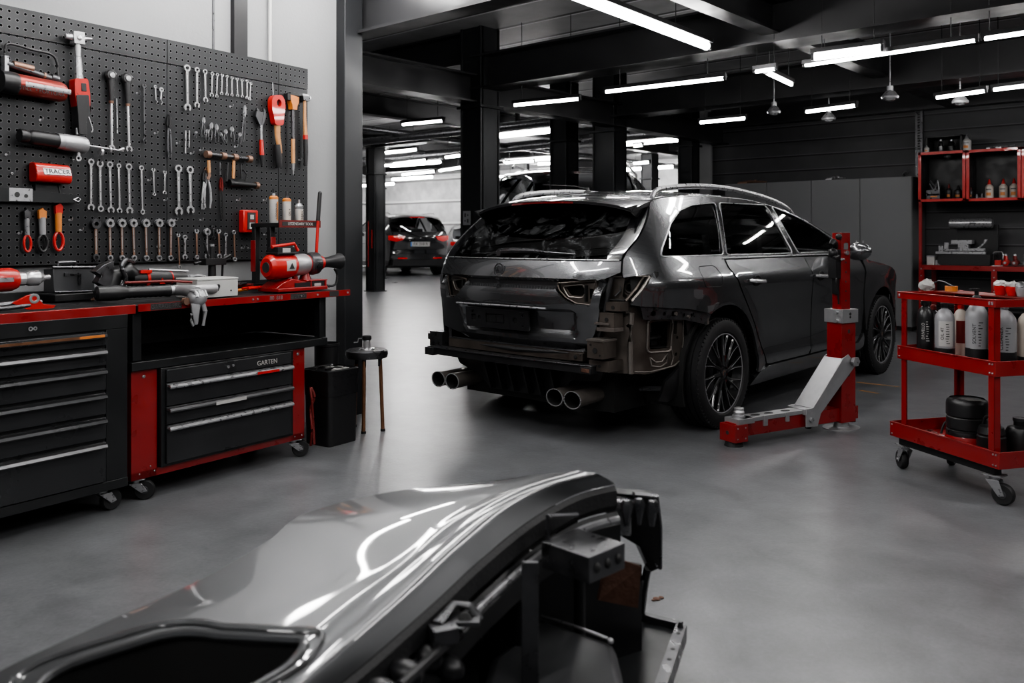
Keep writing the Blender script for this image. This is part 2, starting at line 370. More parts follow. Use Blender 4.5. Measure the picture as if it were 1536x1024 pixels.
# block wall at the back
BW = 12.2
b = MB(); b.b2((-6.62, BW, 0), (8, BW+.2, 3.42)); struct('wall_back', b, 'brick', smooth=0)
b = MB(); b.b2((7.0, -6, 0), (7.2, BW, 3.42)); struct('wall_right', b, 'brick', smooth=0)
b = MB(); b.b2((-6.95, BW-.05, 0), (-6.62, BW+.25, 3.42)); struct('column_pale', b, 'plaster', smooth=0)
p = 1380; a = (p-768)/F; t = BW/(SN*a+CS); px_ = (CS*a-SN)*t
b = MB(); b.b2((px_-.045, BW-.05, 0), (px_+.045, BW, 3.42)); b.mi = 1
for k in range(30): b.b2((px_-.015, BW-.054, 2.35+k*.035), (px_+.015, BW-.05, 2.37+k*.035))
struct('trim_3', b, ['gun', 'dark'], smooth=0)
b = MB(); b.b2((px_+1.25, BW-.02, 0), (px_+1.28, BW, 3.42)); struct('trim_4', b, 'black', smooth=0)
# far walls of the neighbouring hall
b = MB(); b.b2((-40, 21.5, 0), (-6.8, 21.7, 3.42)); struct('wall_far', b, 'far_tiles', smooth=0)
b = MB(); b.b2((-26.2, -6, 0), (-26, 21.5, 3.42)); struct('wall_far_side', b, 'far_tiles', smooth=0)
# steel columns
def hcol(name, x, y, top=3.42, w=.30, d=.30, m='column'):
    b = MB(); t = .022
    b.b2((x-w/2, y-d/2, 0), (x-w/2+t, y+d/2, top)); b.b2((x+w/2-t, y-d/2, 0), (x+w/2, y+d/2, top)); b.b2((x-w/2, y-d/2+.02, 0), (x+w/2, y-d/2+.045, top)); b.b2((x-w/2, y+d/2-.045, 0), (x+w/2, y+d/2-.02, top))
    b.b2((x-w/2-.03, y-d/2-.03, 2.56), (x+w/2+.03, y+d/2+.03, 2.59)); b.b2((x-w/2-.03, y-d/2-.03, 0), (x+w/2+.03, y+d/2+.03, .02))
    return struct(name, b, m, smooth=0, bev=.004)
hcol('column_1', -6.42, 6.74); hcol('column_2', -6.6, 9.4, w=.34); hcol('column_3', -7.75, 9.9, w=.3); hcol('column_4', -6.72, 12.0-.35, w=.24, d=.24)
hcol('column_5', -14.9, 12.3, w=.30, d=.3); hcol('column_6', -19.3, 16.0, w=.34, d=.34)
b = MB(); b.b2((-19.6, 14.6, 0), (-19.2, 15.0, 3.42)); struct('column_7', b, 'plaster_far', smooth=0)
hcol('column_8', -8.6, 15.4, w=.3, d=.3); hcol('column_9', -11.2, 9.6+8, w=.3)
# beams
def ibeam(name, a, c, w, z0, z1, m='beam'):
    b = MB(); L = Vector((c[0]-a[0], c[1]-a[1], 0)); n = L.normalized(); q = Vector((-n.y, n.x, 0)); h = z1-z0
    fm = fr((a[0], a[1], z0), q, (0, 0, 1), n); t = .02
    for r_ in (((-w/2, 0), (w/2, t)), ((-w/2, h-t), (w/2, h)), ((-.012, t), (.012, h-t))):
        (x0, y0), (x1, y1) = r_; b.prism([(x0, y0), (x1, y0), (x1, y1), (x0, y1)], L.length, fm)
    return struct(name, b, m, smooth=0)
ibeam('beam_1', (-4.75, 3.76), (7, 3.76), .16, 2.57, 2.86)
ibeam('beam_2', (-6.42, 6.74), (7, 6.74), .32, 2.76, 3.12)
ibeam('beam_3', (-6.6, 9.35), (7, 9.35), .34, 2.74, 3.1)
ibeam('beam_4', (-6.45, 2.5), (-6.45, 12.2), .22, 2.62, 2.92)
ibeam('beam_5', (-3.12, 3.76), (-3.12, 12.2), .16, 2.86, 3.12)
ibeam('beam_6', (-26, 6.74), (-6.42, 6.74), .26, 3.05, 3.4)
ibeam('beam_7', (-26, 12.3), (-6.62, 12.3), .26, 3.15, 3.4)
ibeam('beam_8', (-14.9, 0), (-14.9, 21.5), .26, 3.15, 3.4)
ibeam('beam_9', (-10.5, 2), (-10.5, 21.5), .2, 3.08, 3.4)
ibeam('beam_10', (-1.6, -3), (-1.6, 12.2), .16, 3.1, 3.4)
ibeam('beam_11', (-4.9, .2), (7, .2), .2, 3.0, 3.4)
ibeam('beam_12', (-26, 17.3), (-6.62, 17.3), .26, 3.15, 3.4)
ibeam('beam_13', (.6, -3), (.6, 12.2), .16, 3.1, 3.4)
b = MB(); b.b2((-6.6, 12.02, 2.86), (7, 12.2, 3.12)); struct('beam_14', b, 'beam', smooth=0)
# steel deck seen between the right-hand beams
b = MB()
for k in range(26): b.prism([(0, 0), (.05, 0), (.08, .05), (.17, .05), (.2, 0), (.2, .06), (0, .06)], 6.8, fr((-1.5+k*.2, 3.9, 3.35), (1, 0, 0), (0, 0, 1), (0, 1, 0)))
struct('trim_5', b, 'gun', smooth=0)
# wall-mounted yellow floor line
b = MB(); 
for (q0, q1) in (((1285, 573), (1350, 580)), ((1290, 585), (1318, 590))):
    u, w = atz(*q0, .001), atz(*q1, .001); d_ = (w-u).normalized(); n = Vector((-d_.y, d_.x, 0))*.02
    b.f([b.v(u-n), b.v(w-n*.6), b.v(w+n*.6), b.v(u+n)])
m_ = mat('worn_floor_paint', (.30, .15, .05), .5, noise=.5, nscale=12); struct('floor_marking', b, m_, smooth=0)
# ------------------------------------------------------------------ lamps
def lamp(px0, py0, px1, py1, z=2.57, lab='', r=.015, gap=.05, far=False, grp=None, ext=(0, 0)):
    a, c = atz(px0, py0, z), atz(px1, py1, z); d = (c-a).normalized(); a = a-d*ext[0]; c = c+d*ext[1]; m_ = (a+c)/2; L = (c-a).length
    t = T('fluorescent_lamp', lab, 'ceiling light', (m_.x, m_.y, z), math.atan2(d.y, d.x), grp)
    h = MB(); h.b2((-L/2, -r*1.6, r*.9), (L/2, r*1.6, r*.9+.035))
    for k in (-1, 1): h.b2((k*(L/2-.012)-.012, -r, -r), (k*(L/2-.012)+.012, r, r)); h.cyl((k*L*.36, 0, r+.03), (k*L*.36, 0, 3.42-z), .004, n=6)
    h.build('housing', 'fixture', t, bev=.002)
    g = MB(); g.cyl((-L/2+.02, 0, 0), (L/2-.02, 0, 0), r, n=12); g.build('tube', 'tube_far' if far else 'tube', t); return t
G1 = 'fluorescent lamps over the workshop'
lamp(884, 2, 1062, 70, 2.75, 'long bright ceiling tube above the wagon running away from the tool wall', .030, grp=G1, ext=(2.2, 0))
lamp(906, 138, 1089, 117, lab='slim ceiling tube hung over the tailgate of the wagon, longer of the pair', grp=G1)
lamp(769, 158, 871, 148, lab='short ceiling tube just beside the big middle column', grp=G1)
lamp(602, 187, 666, 181, lab='small ceiling tube between the end column and the big middle column', grp=G1)
lamp(1218, 86, 1327, 72, 2.6, lab='thick glowing ceiling tube in the brightest pool of light', r=.028, grp=G1)
lamp(1204, 99, 1468, 60, lab='long thin ceiling tube directly under the thick glowing one', r=.012, grp=G1)
lamp(1472, 59, 1560, 46, lab='ceiling tube continuing the long thin one towards the shelf side', r=.014, grp=G1)
lamp(1130, 108, 1166, 103, lab='stubby ceiling tube crossing the end of a slanting one', r=.014, grp=G1)
lamp(1148, 108, 1188, 127, lab='slanting short ceiling tube above the front door of the wagon', r=.016, grp=G1)
lamp(1048, 184, 1121, 177, lab='short tube hung before the dark block wall over the wagon roof', r=.017, grp=G1)
lamp(1207, 168, 1286, 158, lab='short tube hung before the dark block wall over the grey lockers', r=.017, grp=G1)
lamp(1402, 147, 1481, 136, lab='tube over the red wall cubes, first of the two in line', r=.016, grp=G1)
lamp(1487, 135, 1560, 126, lab='tube over the red wall cubes, second of the two in line', r=.016, grp=G1)
G2 = 'fluorescent lamps in the far hall'
LG = 'distant fluorescent lamp in the hall behind the columns'
for q in ((578, 229, 627, 224), (564, 249, 598, 247), (603, 262, 653, 257), (668, 236, 692, 233), (659, 256, 692, 251), (758, 244, 802, 241), (806, 246, 830, 245), (748, 265, 768, 263), (779, 268, 829, 265), (951, 219, 965, 217), (590, 246, 640, 240), (950, 245, 975, 243)):
    lamp(*q, 2.9, LG, .026, far=True, grp=G2)
# unseen lamps added to light the floor and reflect in bonnet and car
G3 = 'added fluorescent lamps out of view'
for (x, y, rz, L) in ((-1.9, 2.1, PI/2, 2.4), (-.4, 3.0, PI/2, 2.0), (-1.2, -1.2, 0, 2.4), (1.2, 4.6, 0, 2.0), (.4, .6, PI/2, 2.2), (-2.4, -2.6, 0, 2.0), (-3.95, 2.4, PI/2+.13, 1.2), (-3.45, 1.72, .13, 1.1), (-4.25, 3.35, PI/2+.13, .6), (1.9, 4.9, 0, 1.6), (3.7, 6.1, PI/2, 1.6), (-.3, 7.9, PI/2, 1.5), (-.35, 10.5, PI/2, 1.5), (1.6, 9.4, PI/2, 1.8)):
    t = T('fluorescent_lamp', 'overhead fluorescent tube added out of view for light and reflections', 'ceiling light', (x, y, 2.85), rz, G3)
    h = MB(); h.b2((-L/2, -.06, .03), (L/2, .06, .07)); h.cyl((0, 0, .07), (0, 0, .57), .005, n=6); h.build('housing', 'fixture', t)
    g = MB(); g.cyl((-L/2+.02, 0, 0), (L/2-.02, 0, 0), .035, n=12); g.build('tube', 'tube', t)
for (x, y) in ((-10, 11), (-13, 15), (-17, 12), (-20, 17.5), (-22, 13), (-12.6, 19), (-9, 13.6), (-17, 19.5), (-23.5, 19), (-24.5, 16), (-12, 7.6), (-20, 10), (-16, 14)):  # extra tubes added to brighten the far hall and its walls
    t = T('fluorescent_lamp', 'extra fluorescent tube added to brighten the far hall', 'ceiling light', (x, y+.45, 3.0), 0, 'added fluorescent lamps brightening the far hall')
    g = MB(); g.cyl((-.9, 0, 0), (.9, 0, 0), .04, n=10); g.build('tube', 'tube_far', t)
    g = MB(); g.b2((-.95, -.06, .05), (.95, .06, .09)); g.b2((-.03, -.03, .09), (.03, .03, .42)); g.build('housing', 'fixture', t)
# pendant sensors under the second beam
def sensor(px, py, lab, s=1.):
    p = atz(px, py, 2.52); t = T('ceiling_sensor', lab, 'sensor', p)
    h = MB(); h.lathe([(.075*s, 0), (.08*s, .02), (.05*s, .06), (.03*s, .08), (.03*s, .12)], 18); h.cyl((0, 0, .12), (0, 0, .9), .006, n=6); h.build('housing', 'steel', t)
    g = MB(); g.ball((0, 0, 0), .05*s, sq=(1, 1, .5)); g.build('lens', 'chrome', t)
sensor(1161, 170, 'bell-shaped metal ceiling fitting hung beneath the beam above the front door of the wagon', .9)
sensor(1243, 180, 'flat round metal ceiling fitting over the grey lockers', 1.)
sensor(1335, 148, 'boxy metal ceiling fitting hung near the slotted wall post', 1.)
sensor(1440, 155, 'flat round metal ceiling fitting over the red wall cubes', 1.)
# pipes in the far hall
for i, (x0, y0, x1, y1, z, r) in enumerate(((-25, 10.2, -6.7, 10.6, 3.0, .07), (-25, 14.0, -6.7, 13.6, 3.1, .1), (-12, 3, -12.4, 21, 3.12, .06))):
    b = MB(); b.cyl((x0, y0, z), (x1, y1, z), r); tag(b.build('ceiling_pipe', 'gun'), ('slim grey ceiling pipe crossing the far hall', 'fat grey ceiling duct crossing the far hall', 'grey ceiling pipe running deep into the far hall')[i], 'pipe')
# ================================================================== body surfaces of an estate car (x across, y forward, z up, rear axle near y = .15)
def pch(pts):
    xs = [p[0] for p in pts]; ys = [p[1] for p in pts]; n = len(xs)
    d = [(ys[i+1]-ys[i])/(xs[i+1]-xs[i]) for i in range(n-1)]
    m = [d[0]]+[0 if d[i-1]*d[i] <= 0 else 2*d[i-1]*d[i]/(d[i-1]+d[i]) for i in range(1, n-1)]+[d[-1]]
    def f(x):
        if x <= xs[0]: return ys[0]
        if x >= xs[-1]: return ys[-1]
        i = 0
        while x > xs[i+1]: i += 1
        h = xs[i+1]-xs[i]; t = (x-xs[i])/h
        return ys[i]*(2*t**3-3*t*t+1)+m[i]*h*(t**3-2*t*t+t)+ys[i+1]*(3*t*t-2*t**3)+m[i+1]*h*(t**3-t*t)
    return f
CX, CY = -3.51, 4.79
W0 = pch([(.2, .86), (.30, .897), (.38, .908), (.44, .900), (.52, .898), (.72, .906), (.88, .922), (.925, .927), (.945, .920), (1.0, .893), (1.08, .86), (1.2, .80), (1.36, .705), (1.43, .655), (1.5, .60)])
PL = pch([(-.95, .62), (-.8, .74), (-.7, .82), (-.6, .88), (-.45, .945), (-.2, .985), (.3, 1), (2.3, 1), (2.9, .99), (3.3, .97), (3.6, .93), (3.85, .80)])
EZ = pch([(-.75, 1.35), (-.45, 1.395), (0, 1.45), (.5, 1.475), (.9, 1.475), (1.3, 1.445), (1.7, 1.37), (2.0, 1.28), (2.3, 1.17), (2.6, 1.05), (2.8, 1.0), (3.1, .965), (3.4, .91), (3.6, .83), (3.8, .68)])
RZ = pch([(.35, -.74), (.55, -.79), (.7, -.82), (.8, -.845), (.92, -.845), (1.0, -.82), (1.07, -.775), (1.2, -.60), (1.36, -.36), (1.45, -.25)])
YE = pch([(.45, -.66), (.8, -.70), (.95, -.71), (1.07, -.68), (1.2, -.53), (1.36, -.345), (1.42, -.29), (1.46, -.25)])
def S(y, z): return W0(z)*PL(y)
def bump(y, z):                                   # wheel-arch flare
    o = 0
    for c in (.16, 3.06):
        r = math.hypot(y-c, z-.34); o += .022*math.exp(-((r-.44)/.09)**2) if z < .85 else .022*math.exp(-((r-.44)/.09)**2)*math.exp(-((z-.85)/.08)**2)
    return o
def SR(y, z): return (S(y, z)+bump(y, z), y, z)
def SLf(y, z): return (-S(y, z)-bump(y, z), y, z)
def R(x, z):
    xe = S(YE(z), z); return RZ(z)+(YE(z)-RZ(z)+.004)*(abs(x)/xe)**2.6
def crown(y): return .055 if y < 1.7 else .055+.03*min(1, (y-1.7)/.5) if y < 2.75 else .06
def top(u, y):
    w = S(y, EZ(y)); return (u*w, y, EZ(y)+crown(y)*(1-abs(u)**2.4))
QG = [(-.44, 1.085), (-.40, 1.135), (-.215, 1.28), (-.03, 1.365), (.16, 1.405), (.50, 1.43), (.235, 1.085)]
RG = [(.275, 1.085), (.56, 1.432), (1.27, 1.435), (1.28, 1.082)]
FG = [(1.36, 1.43), (1.72, 1.352), (1.97, 1.265), (2.3, 1.125), (2.36, 1.085), (1.37, 1.082)]
def roofline(y0, y1, n=24, dz=.004): return [(y0+(y1-y0)*k/n, EZ(y0+(y1-y0)*k/n)-dz) for k in range(n+1)]
def arc(cy, cz, r, a0, a1, n=22): return [(cy+r*math.cos(math.radians(a0+(a1-a0)*k/n)), cz+r*math.sin(math.radians(a0+(a1-a0)*k/n))) for k in range(n+1)]
def inset(f, d): return lambda a, b: (lambda p: (p[0]-d if p[0] > 0 else p[0]+d, p[1], p[2]))(f(a, b))
def add_wheel(car, x, y, side, rim_mat='gun', fancy=True, Rw=.345):
    w = bpy.data.objects.new('wheel', None); COL.objects.link(w); w.parent = car; w.location = (x, y, Rw); w.rotation_euler = (0, 0, 0 if side > 0 else PI)
    fm = fr((0, 0, 0), (0, 1, 0), (0, 0, 1), (1, 0, 0)); Rr = .252
    prof = [(Rr, -.23), (Rr+.03, -.237), (Rw-.02, -.232), (Rw-.004, -.215)]
    for k in range(5):
        a = -.205+k*.042; prof += [(Rw, a), (Rw, a+.031), (Rw-.010, a+.033), (Rw-.010, a+.039)]
    prof += [(Rw, .003-.0), (Rw-.008, .0)]
    prof = [p for p in prof if p[1] < 0]+[(Rw-.006, -.006), (Rw-.022, .006), (Rr+.035, .012), (Rr+.008, .006), (Rr, -.004)]
    t = MB(); t.lathe([(r, z) for r, z in prof], 72, cap=False, m=fm)
    if fancy:   # shoulder blocks
        for k in range(72): a = 2*PI*k/72; t.box((0, 0, 0), (.03, .006, .012)) if False else t.at(fm @ Matrix.Rotation(a, 4, 'Z')).b2((Rw-.014, -.0035, -.012), (Rw+.0005, .0035, .0015))
        t.M = Matrix.Identity(4)
    t.build('tyre', 'rubber', w, smooth=30)
    t = MB(); t.at(fm).lathe([(Rr-.012, -.22), (Rr-.02, -.18), (Rr-.03, -.06), (Rr-.012, -.03), (Rr-.008, -.006), (Rr, -.002)], 64, cap=False)
    t.lathe([(.03, -.05), (.06, -.048), (.062, -.02), (.045, -.008), (.0, -.006)], 24)
    N = 10
    for k in range(N):
        a = 2*PI*k/N+.2
        for sgn in (-1, 1):
            pts = []
            for q in range(7):
                u = q/6; rad = .045+(Rr-.058)*u; an = a+sgn*(.03+.115*u**1.5)-(.16*(1-u)**2 if fancy else 0); pts.append((rad*math.cos(an), rad*math.sin(an), -.012-.022*(1-u)**0.6*0-.02*math.sin(PI*u)*.4))
            t.tube(pts, [.011, .010, .0085, .0075, .007, .007, .008], 6)
            if fancy: t.mi = 1; t.tube([(p[0], p[1], p[2]+.0085) for p in pts[2:]], .0016, 5); t.mi = 0
    t.mi = 1; t.ring(Rr-.009, Rr-.002, .003, n=64, m=Matrix.Translation((0, 0, -.004))); t.mi = 0
    t.M = Matrix.Identity(4); t.build('rim', [rim_mat, 'steel'] if not fancy else ['rim_black', 'silver'], w)
    t = MB(); t.at(fm).lathe([(.0, -.11), (.165, -.11), (.165, -.095), (.08, -.09), (.0, -.09)], 36)
    for k in range(3): t.mi = 1; t.ring(.09, .19, .04, -.5, .5, 8, Matrix.Translation((0, 0, -.115))); t.mi = 0; break
    t.M = Matrix.Identity(4); t.build('brake_disc', ['gun', 'red_dark'], w)
    t = MB(); t.at(fm).lathe([(.026, -.008), (.026, -.001), (.0, .0)], 20); t.M = Matrix.Identity(4); t.mi = 1
    t.at(fm).ring(.010, .0165, .002, .3, 4.2, 12, Matrix.Translation((0, 0, -.001))); t.M = Matrix.Identity(4); t.build('hub_cap', ['gun', 'copper'], w)
    return w
def window_trim(mb, poly, f, r=.0045, d=.004):
    P = rnd(poly, .035); mb.tube([Vector(f(a, b))+Vector((d if f(a, b)[0] > 0 else -d, 0, 0)) for a, b in P], r, 6, close=True)

car = T('car', 'dark grey estate car stripped of its rear bumper and tail lamps, bare metal corner showing', 'car', (CX, CY, 0))
WH = [rnd(g, .035) for g in (QG, RG, FG)]
AY, AZ, AR = .165, .335, .44
tail_edge = [(YE(z), z) for z in (.97, 1.0, 1.04, 1.07, 1.11, 1.16, 1.2, 1.25, 1.3, 1.36, 1.40)]
quarter = tail_edge + roofline(-.28, 2.66) + [(2.62, 1.025), (2.45, 1.064), (1.9, 1.066), (1.2, 1.064), (.6, 1.064), (.225, 1.06), (.24, 1.0), (.33, .885), (.44, .76), (.55, .63), (.63, .52), (.70, .43), (.745, .345), (.76, .30), (.62, .30)] + arc(AY, AZ, AR, -3, 116) + [(-.10, .745), (-.24, .772), (-.47, .792), (-.63, .806), (-.672, .815), (-.655, .85), (-.60, .91), (-.545, .975), (-.56, .985), (-.63, .978)]
b = MB(); patch(b, quarter, SR, .04, WH, .016); b.build('quarter_panel', 'paint', car)
# the same side on the far flank, uncut
quarterL = [(YE(z), z) for z in (.56, .7, .85, .97)] + tail_edge[1:] + roofline(-.28, 2.66) + [(2.62, 1.02), (2.6, .77), (2.58, .5), (2.5, .24), (.66, .22), (.60, .30)] + arc(AY, AZ, AR, -3, 186) + [(-.3, .30), (-.5, .5)]
b = MB(); patch(b, quarterL, SLf, .05, WH, .016, flip=True); b.build('quarter_panel', 'paint', car)
fenderL = [(2.62, 1.0), (2.62, .42)] + arc(3.06, .335, .43, 170, 0) + [(3.6, .33), (3.8, .4), (3.82, .64)] + roofline(3.8, 2.72, 12)
for f_, fl, nm in ((SLf, True, 'fender'), (SR, False, 'fender')): b = MB(); patch(b, fenderL, f_, .045, (), .014, flip=fl); b.build(nm, 'paint', car)
rdoor = [(.245, 1.052), (.26, 1.0), (.35, .885), (.46, .76), (.57, .63), (.65, .52), (.72, .43), (.765, .345), (.80, .335), (1.465, .335), (1.50, .37), (1.515, .48), (1.515, .70), (1.505, .88), (1.455, 1.052)]
fdoor = [(1.467, 1.052), (1.517, .88), (1.527, .70), (1.527, .48), (1.512, .37), (1.50, .335), (2.44, .34), (2.54, .42), (2.60, .6), (2.60, .80), (2.56, 1.0), (2.54, 1.044)]
def door(outline, h0, h1, zz):
    b = MB(); patch(b, outline, SR, .035, (), .016); d = b.build('door', 'paint', car)
    b = MB(); P = [Vector(SR(h0+(h1-h0)*k/8, zz-.012*k/8)) for k in range(9)]
    b.tube([p+Vector((.004 if k in (0, 8) else .034-.004*abs(k-4)/4, 0, 0)) for k, p in enumerate(P)], [.010]+[.013]*7+[.010], 8); b.build('handle', 'chrome', d)
    b = MB(); c = Vector(SR((h0+h1)/2+.02, zz-.005)); b.lathe([(.0, 0), (.046, .0), (.042, .004), (.036, -.006), (.0, -.008)], 20, m=fr(c+Vector((.001, 0, 0)), (0, 1.3, 0), (0, 0, .8), (1, 0, 0))); b.build('handle_cup', 'black', d); return d
door(rdoor, .46, .655, .915); door(fdoor, 1.53, 1.725, .912)
b = MB(); patch(b, [(.78, .325), (2.46, .328), (2.58, .40), (2.62, .25), (2.4, .215), (.64, .195), (.62, .26), (.66, .29)], lambda y, z: (S(y, z)+.012-.03*max(0, .26-z)/.06, y, z), .04, (), .05); b.build('side_skirt', 'paint', car)
b = MB(); patch(b, rect(1.292, 1.075, 1.352, 1.437), lambda y, z: (S(y, z)+.002, y, z), .04, (), .01); b.build('pillar_cover', 'paint_black', car); b = MB(); patch(b, [(.245, 1.08), (.268, 1.08), (.555, 1.435), (.515, 1.435)], lambda y, z: (S(y, z)+.001, y, z), .04, (), .01); b.build('pillar_cover', 'paint_black', car)
for f_, fl in ((SR, False), (SLf, True)):
    for g in WH:
        b = MB(); patch(b, g, inset(f_, .010), .05, (), 0, flip=fl, edge=False); b.build('side_window', 'glass', car)
b = MB()
for g in (QG, RG, FG): window_trim(b, g, SR)
b.tube([Vector(SR(y, 1.064))+Vector((.006, 0, 0)) for y in [.22+.1*k for k in range(22)]], .006, 6); b.build('window_trim', 'steel', car)
b = MB(); b.tube([Vector(SR(a, c))+Vector((.0005, 0, 0)) for a, c in rnd([(-.115, 1.02), (.08, 1.022), (.125, .965), (.10, .892), (-.10, .897)], .03)], .0022, 5, close=True); b.build('fuel_flap', 'dark', car)
# roof, windscreen, bonnet
def topgrid(y0, y1, n, nu=24, u0=-1, u1=1, f=top): return [[f(u0+(u1-u0)*k/nu, y0+(y1-y0)*i/n) for k in range(nu+1)] for i in range(n+1)]
b = MB(); b.grid(topgrid(-.30, 1.93, 44)); b.build('roof_skin', 'paint', car, solid=.01)
b = MB(); b.grid(topgrid(1.93, 2.0, 2)); b.build('roof_edge', 'black', car)
b = MB(); b.grid(topgrid(2.0, 2.70, 16, u0=-.97, u1=.97)); b.build('windscreen', 'glass', car)
b = MB(); b.grid(topgrid(2.74, 3.82, 26)); b.build('bonnet', 'paint', car, solid=.01)
b = MB()
def nose(x, z): return 3.80+.09-.16*(abs(x)/.8)**2.4-.06*abs(z-.55)
patch(b, rect(-.74, .28, .74, .74, .08), lambda x, z: (x, nose(x, z), z), .06, (), .03, flip=True); b.mi = 1
b.build('front_bumper', ['paint', 'black'], car)
b = MB()
for k in range(7): b.b2((-.42, 3.86, .42+k*.04), (.42, 3.90, .432+k*.04))
b.build('grille', 'black', car)
for s_ in (-1, 1):
    b = MB(); pts = [(s_*.60, -.16), (s_*.60, -.05), (s_*.61, .4), (s_*.615, .9), (s_*.61, 1.4), (s_*.605, 1.70), (s_*.60, 1.82)]
    zz = [.0, .045, .055, .055, .052, .045, -.005]
    b.tube(cr([(x*S(y, EZ(y))/.66*.985, y, EZ(y)+.012+z) for (x, y), z in zip(pts, zz)], 5), .014, 8, flat=1.3)
    b.build('roof_rail', 'steel', car)
b = MB(); b.lathe([(.03, 0), (.028, .008), (.012, .02), (.008, .035)], 12, m=Matrix.Translation((-.05, .02, top(0, .02)[2]-.004))); b.tube([(-.05, .02, 1.53), (-.12, -.03, 1.548), (-.30, -.16, 1.56)], [.004, .003, .0015], 6); b.build('aerial', 'black', car)
# mirrors
for s_ in (-1, 1):
    b = MB(); b.ball((s_*1.03, 2.13, 1.085), .10, sq=(1.05, .62, .72)); b.cyl((s_*.84, 2.14, 1.05), (s_*.98, 2.13, 1.07), .022); b.build('wing_mirror', 'paint', car)
# tailgate
def relief(x, z):
    def sm(e0, e1, v): t = max(0, min(1, (v-e0)/(e1-e0))); return t*t*(3-2*t)
    o = 0.
    o += .045*sm(.605, .64, z)*(1-sm(.755, .775, z))*(1-sm(.42, .47, abs(x)-(z-.6)*.2+.02))      # number plate recess
    o += .030*sm(.905, .912, z)*(1-sm(.945, .950, z))                                           # dark strip under the shoulder
    o -= .014*sm(.775, .79, z)*(1-sm(.86, .905, z))
    o += .03*(1-sm(.545, .58, z))
    return o
TX = pch([(.53, .40), (.56, .50), (.6, .545), (.72, .595), (.85, .625), (.95, .64), (1.07, .66)])
def TG(x, z): return (x, R(x, z)+relief(x, z)-.004, z)
zs = [1.062, 1.04, 1.0, .96, .9, .85, .8, .75, .7, .65, .6, .575, .555, .54]
TGO = [(TX(z) if z < 1.0 else S(YE(z), z)-.010, z) for z in zs] + [(.3, .532), (0, .528), (-.3, .532)] + [(-(TX(z) if z < .6 else S(YE(z), z)-.02), z) for z in reversed(zs)]
LH = rnd([(.335, .935), (.60, .958), (.585, .88), (.565, .80), (.47, .805), (.40, .84), (.35, .89)], .012)
LHm = [(-x-.06, z) for x, z in LH][::-1]
tg = MB(); patch(tg, TGO, TG, .022, (LH, LHm), .02, mi=lambda x, z: 1 if .906 < z < .949 and abs(x) < .62 else 0); tg = tg.build('tailgate', ['paint', 'plastic'], car, smooth=28)
b = MB()
def xt(z): return S(YE(z), z)-.014
gz = [1.068+(1.405-1.068)*k/14 for k in range(15)]
GO = [(xt(z)-.075-.03*(z-1.07)/.33, z) for z in gz] + [(-(xt(z)-.035), z) for z in reversed(gz)]
patch(b, rnd(GO, .01, 2), lambda x, z: (x, R(x, z), z), .05, (), 0, edge=False); b.build('rear_window', 'glass_rear', tg)
b = MB()
FO = [(xt(z), z) for z in gz] + [(xt(z)-.080-.03*(z-1.07)/.33, z) for z in reversed(gz)]
patch(b, FO, lambda x, z: (x, R(x, z)-.004, z), .04, (), .012); b.build('window_fin', 'paint_black', tg); b = MB(); patch(b, [(-x+.045-0.04, z) for x, z in FO][::-1], lambda x, z: (max(x, -xt(z)), R(x, z)-.003, z), .04, (), .01); b.build('window_fin', 'paint_black', tg)
# bright seam along the lower edge of the glass and up the left fin
b = MB(); b.tube([Vector((x, R(x, 1.066)-.010, 1.066)) for x in [-.70+.1*k for k in range(15)]], .0045, 6); b.build('window_seam', 'steel', tg)
# spoiler
def sp(u, v):      # u across -1..1, v 0 at roof .. 1 at the trailing edge
    y = -.29-(.24-.07*abs(u)**2.5)*v; x = u*(.655-.02*v); z0 = EZ(-.29)+crown(-.29)*(1-abs(u)**2.4); return (x, y, z0-.030*v-.014*v*v-.012*abs(u)**8*v)
b = MB(); up_ = [[sp(-1+2*k/28, i/5) for k in range(29)] for i in range(6)]; dn = [[Vector(p)-Vector((0, -.0+.02*(1-i/5), .016+.018*(1-i/5))) for p in up_[i]] for i in range(6)]
b.grid(up_); b.mi = 1; b.grid(dn[::-1])
b.grid([up_[5], [Vector(p)+Vector((0, .004, -.018)) for p in up_[5]], dn[5]])
for e in (0, -1): b.grid([[r_[e] for r_ in up_], [r_[e] for r_ in dn]])
for s_ in (-1, 1): b.prism([(-.29, 1.41), (-.50, 1.375), (-.44, 1.335), (-.36, 1.30), (-.30, 1.36)], .014, fr((s_*.632, 0, 0), (0, 1, 0), (0, 0, 1), (-s_, 0, 0)))
spo = b.build('spoiler', ['paint', 'plastic'], tg)
b = MB(); b.grid([[Vector(sp(-.42+.8*k/12, 1))+Vector((0, -.003, -.006-.012*j)) for k in range(13)] for j in range(2)]); b.build('brake_lamp', 'reflect', spo)
b = MB()
P = lambda x, z, d=.03: Vector((x, R(x, z)-d, z))
b.tube([P(-.17, 1.096, .02), P(-.16, 1.108), P(-.05, 1.116, .035), P(.10, 1.116, .035), P(.20, 1.108, .03)], [.016, .020, .019, .014, .008], 8); b.tube([P(.19, 1.109), P(.42, 1.098, .012)], .005, 6)
b.cyl(P(-.15, 1.10, 0), P(-.15, 1.10, .04), .02); b.build('wiper', 'gun', tg)
b = MB(); c = Vector((-.10, R(-.1, .995)-.006, .995)); fm = fr(c, (1, 0, 0), (0, .12, 1), (0, -1, .1)); b.ring(.034, .043, .006, n=28, m=fm)
for k in range(6): b.box((0, 0, 0), (.001, .001, .001)) if False else b.at(fm).b2((-.004+(k-2.5)*.009, -.030+abs(k-2.5)*.004, 0), (.002+(k-2.5)*.009, .030-abs(k-2.5)*.004, .004)); b.M = Matrix.Identity(4)
b.build('emblem', 'gun', tg, bev=.0008)
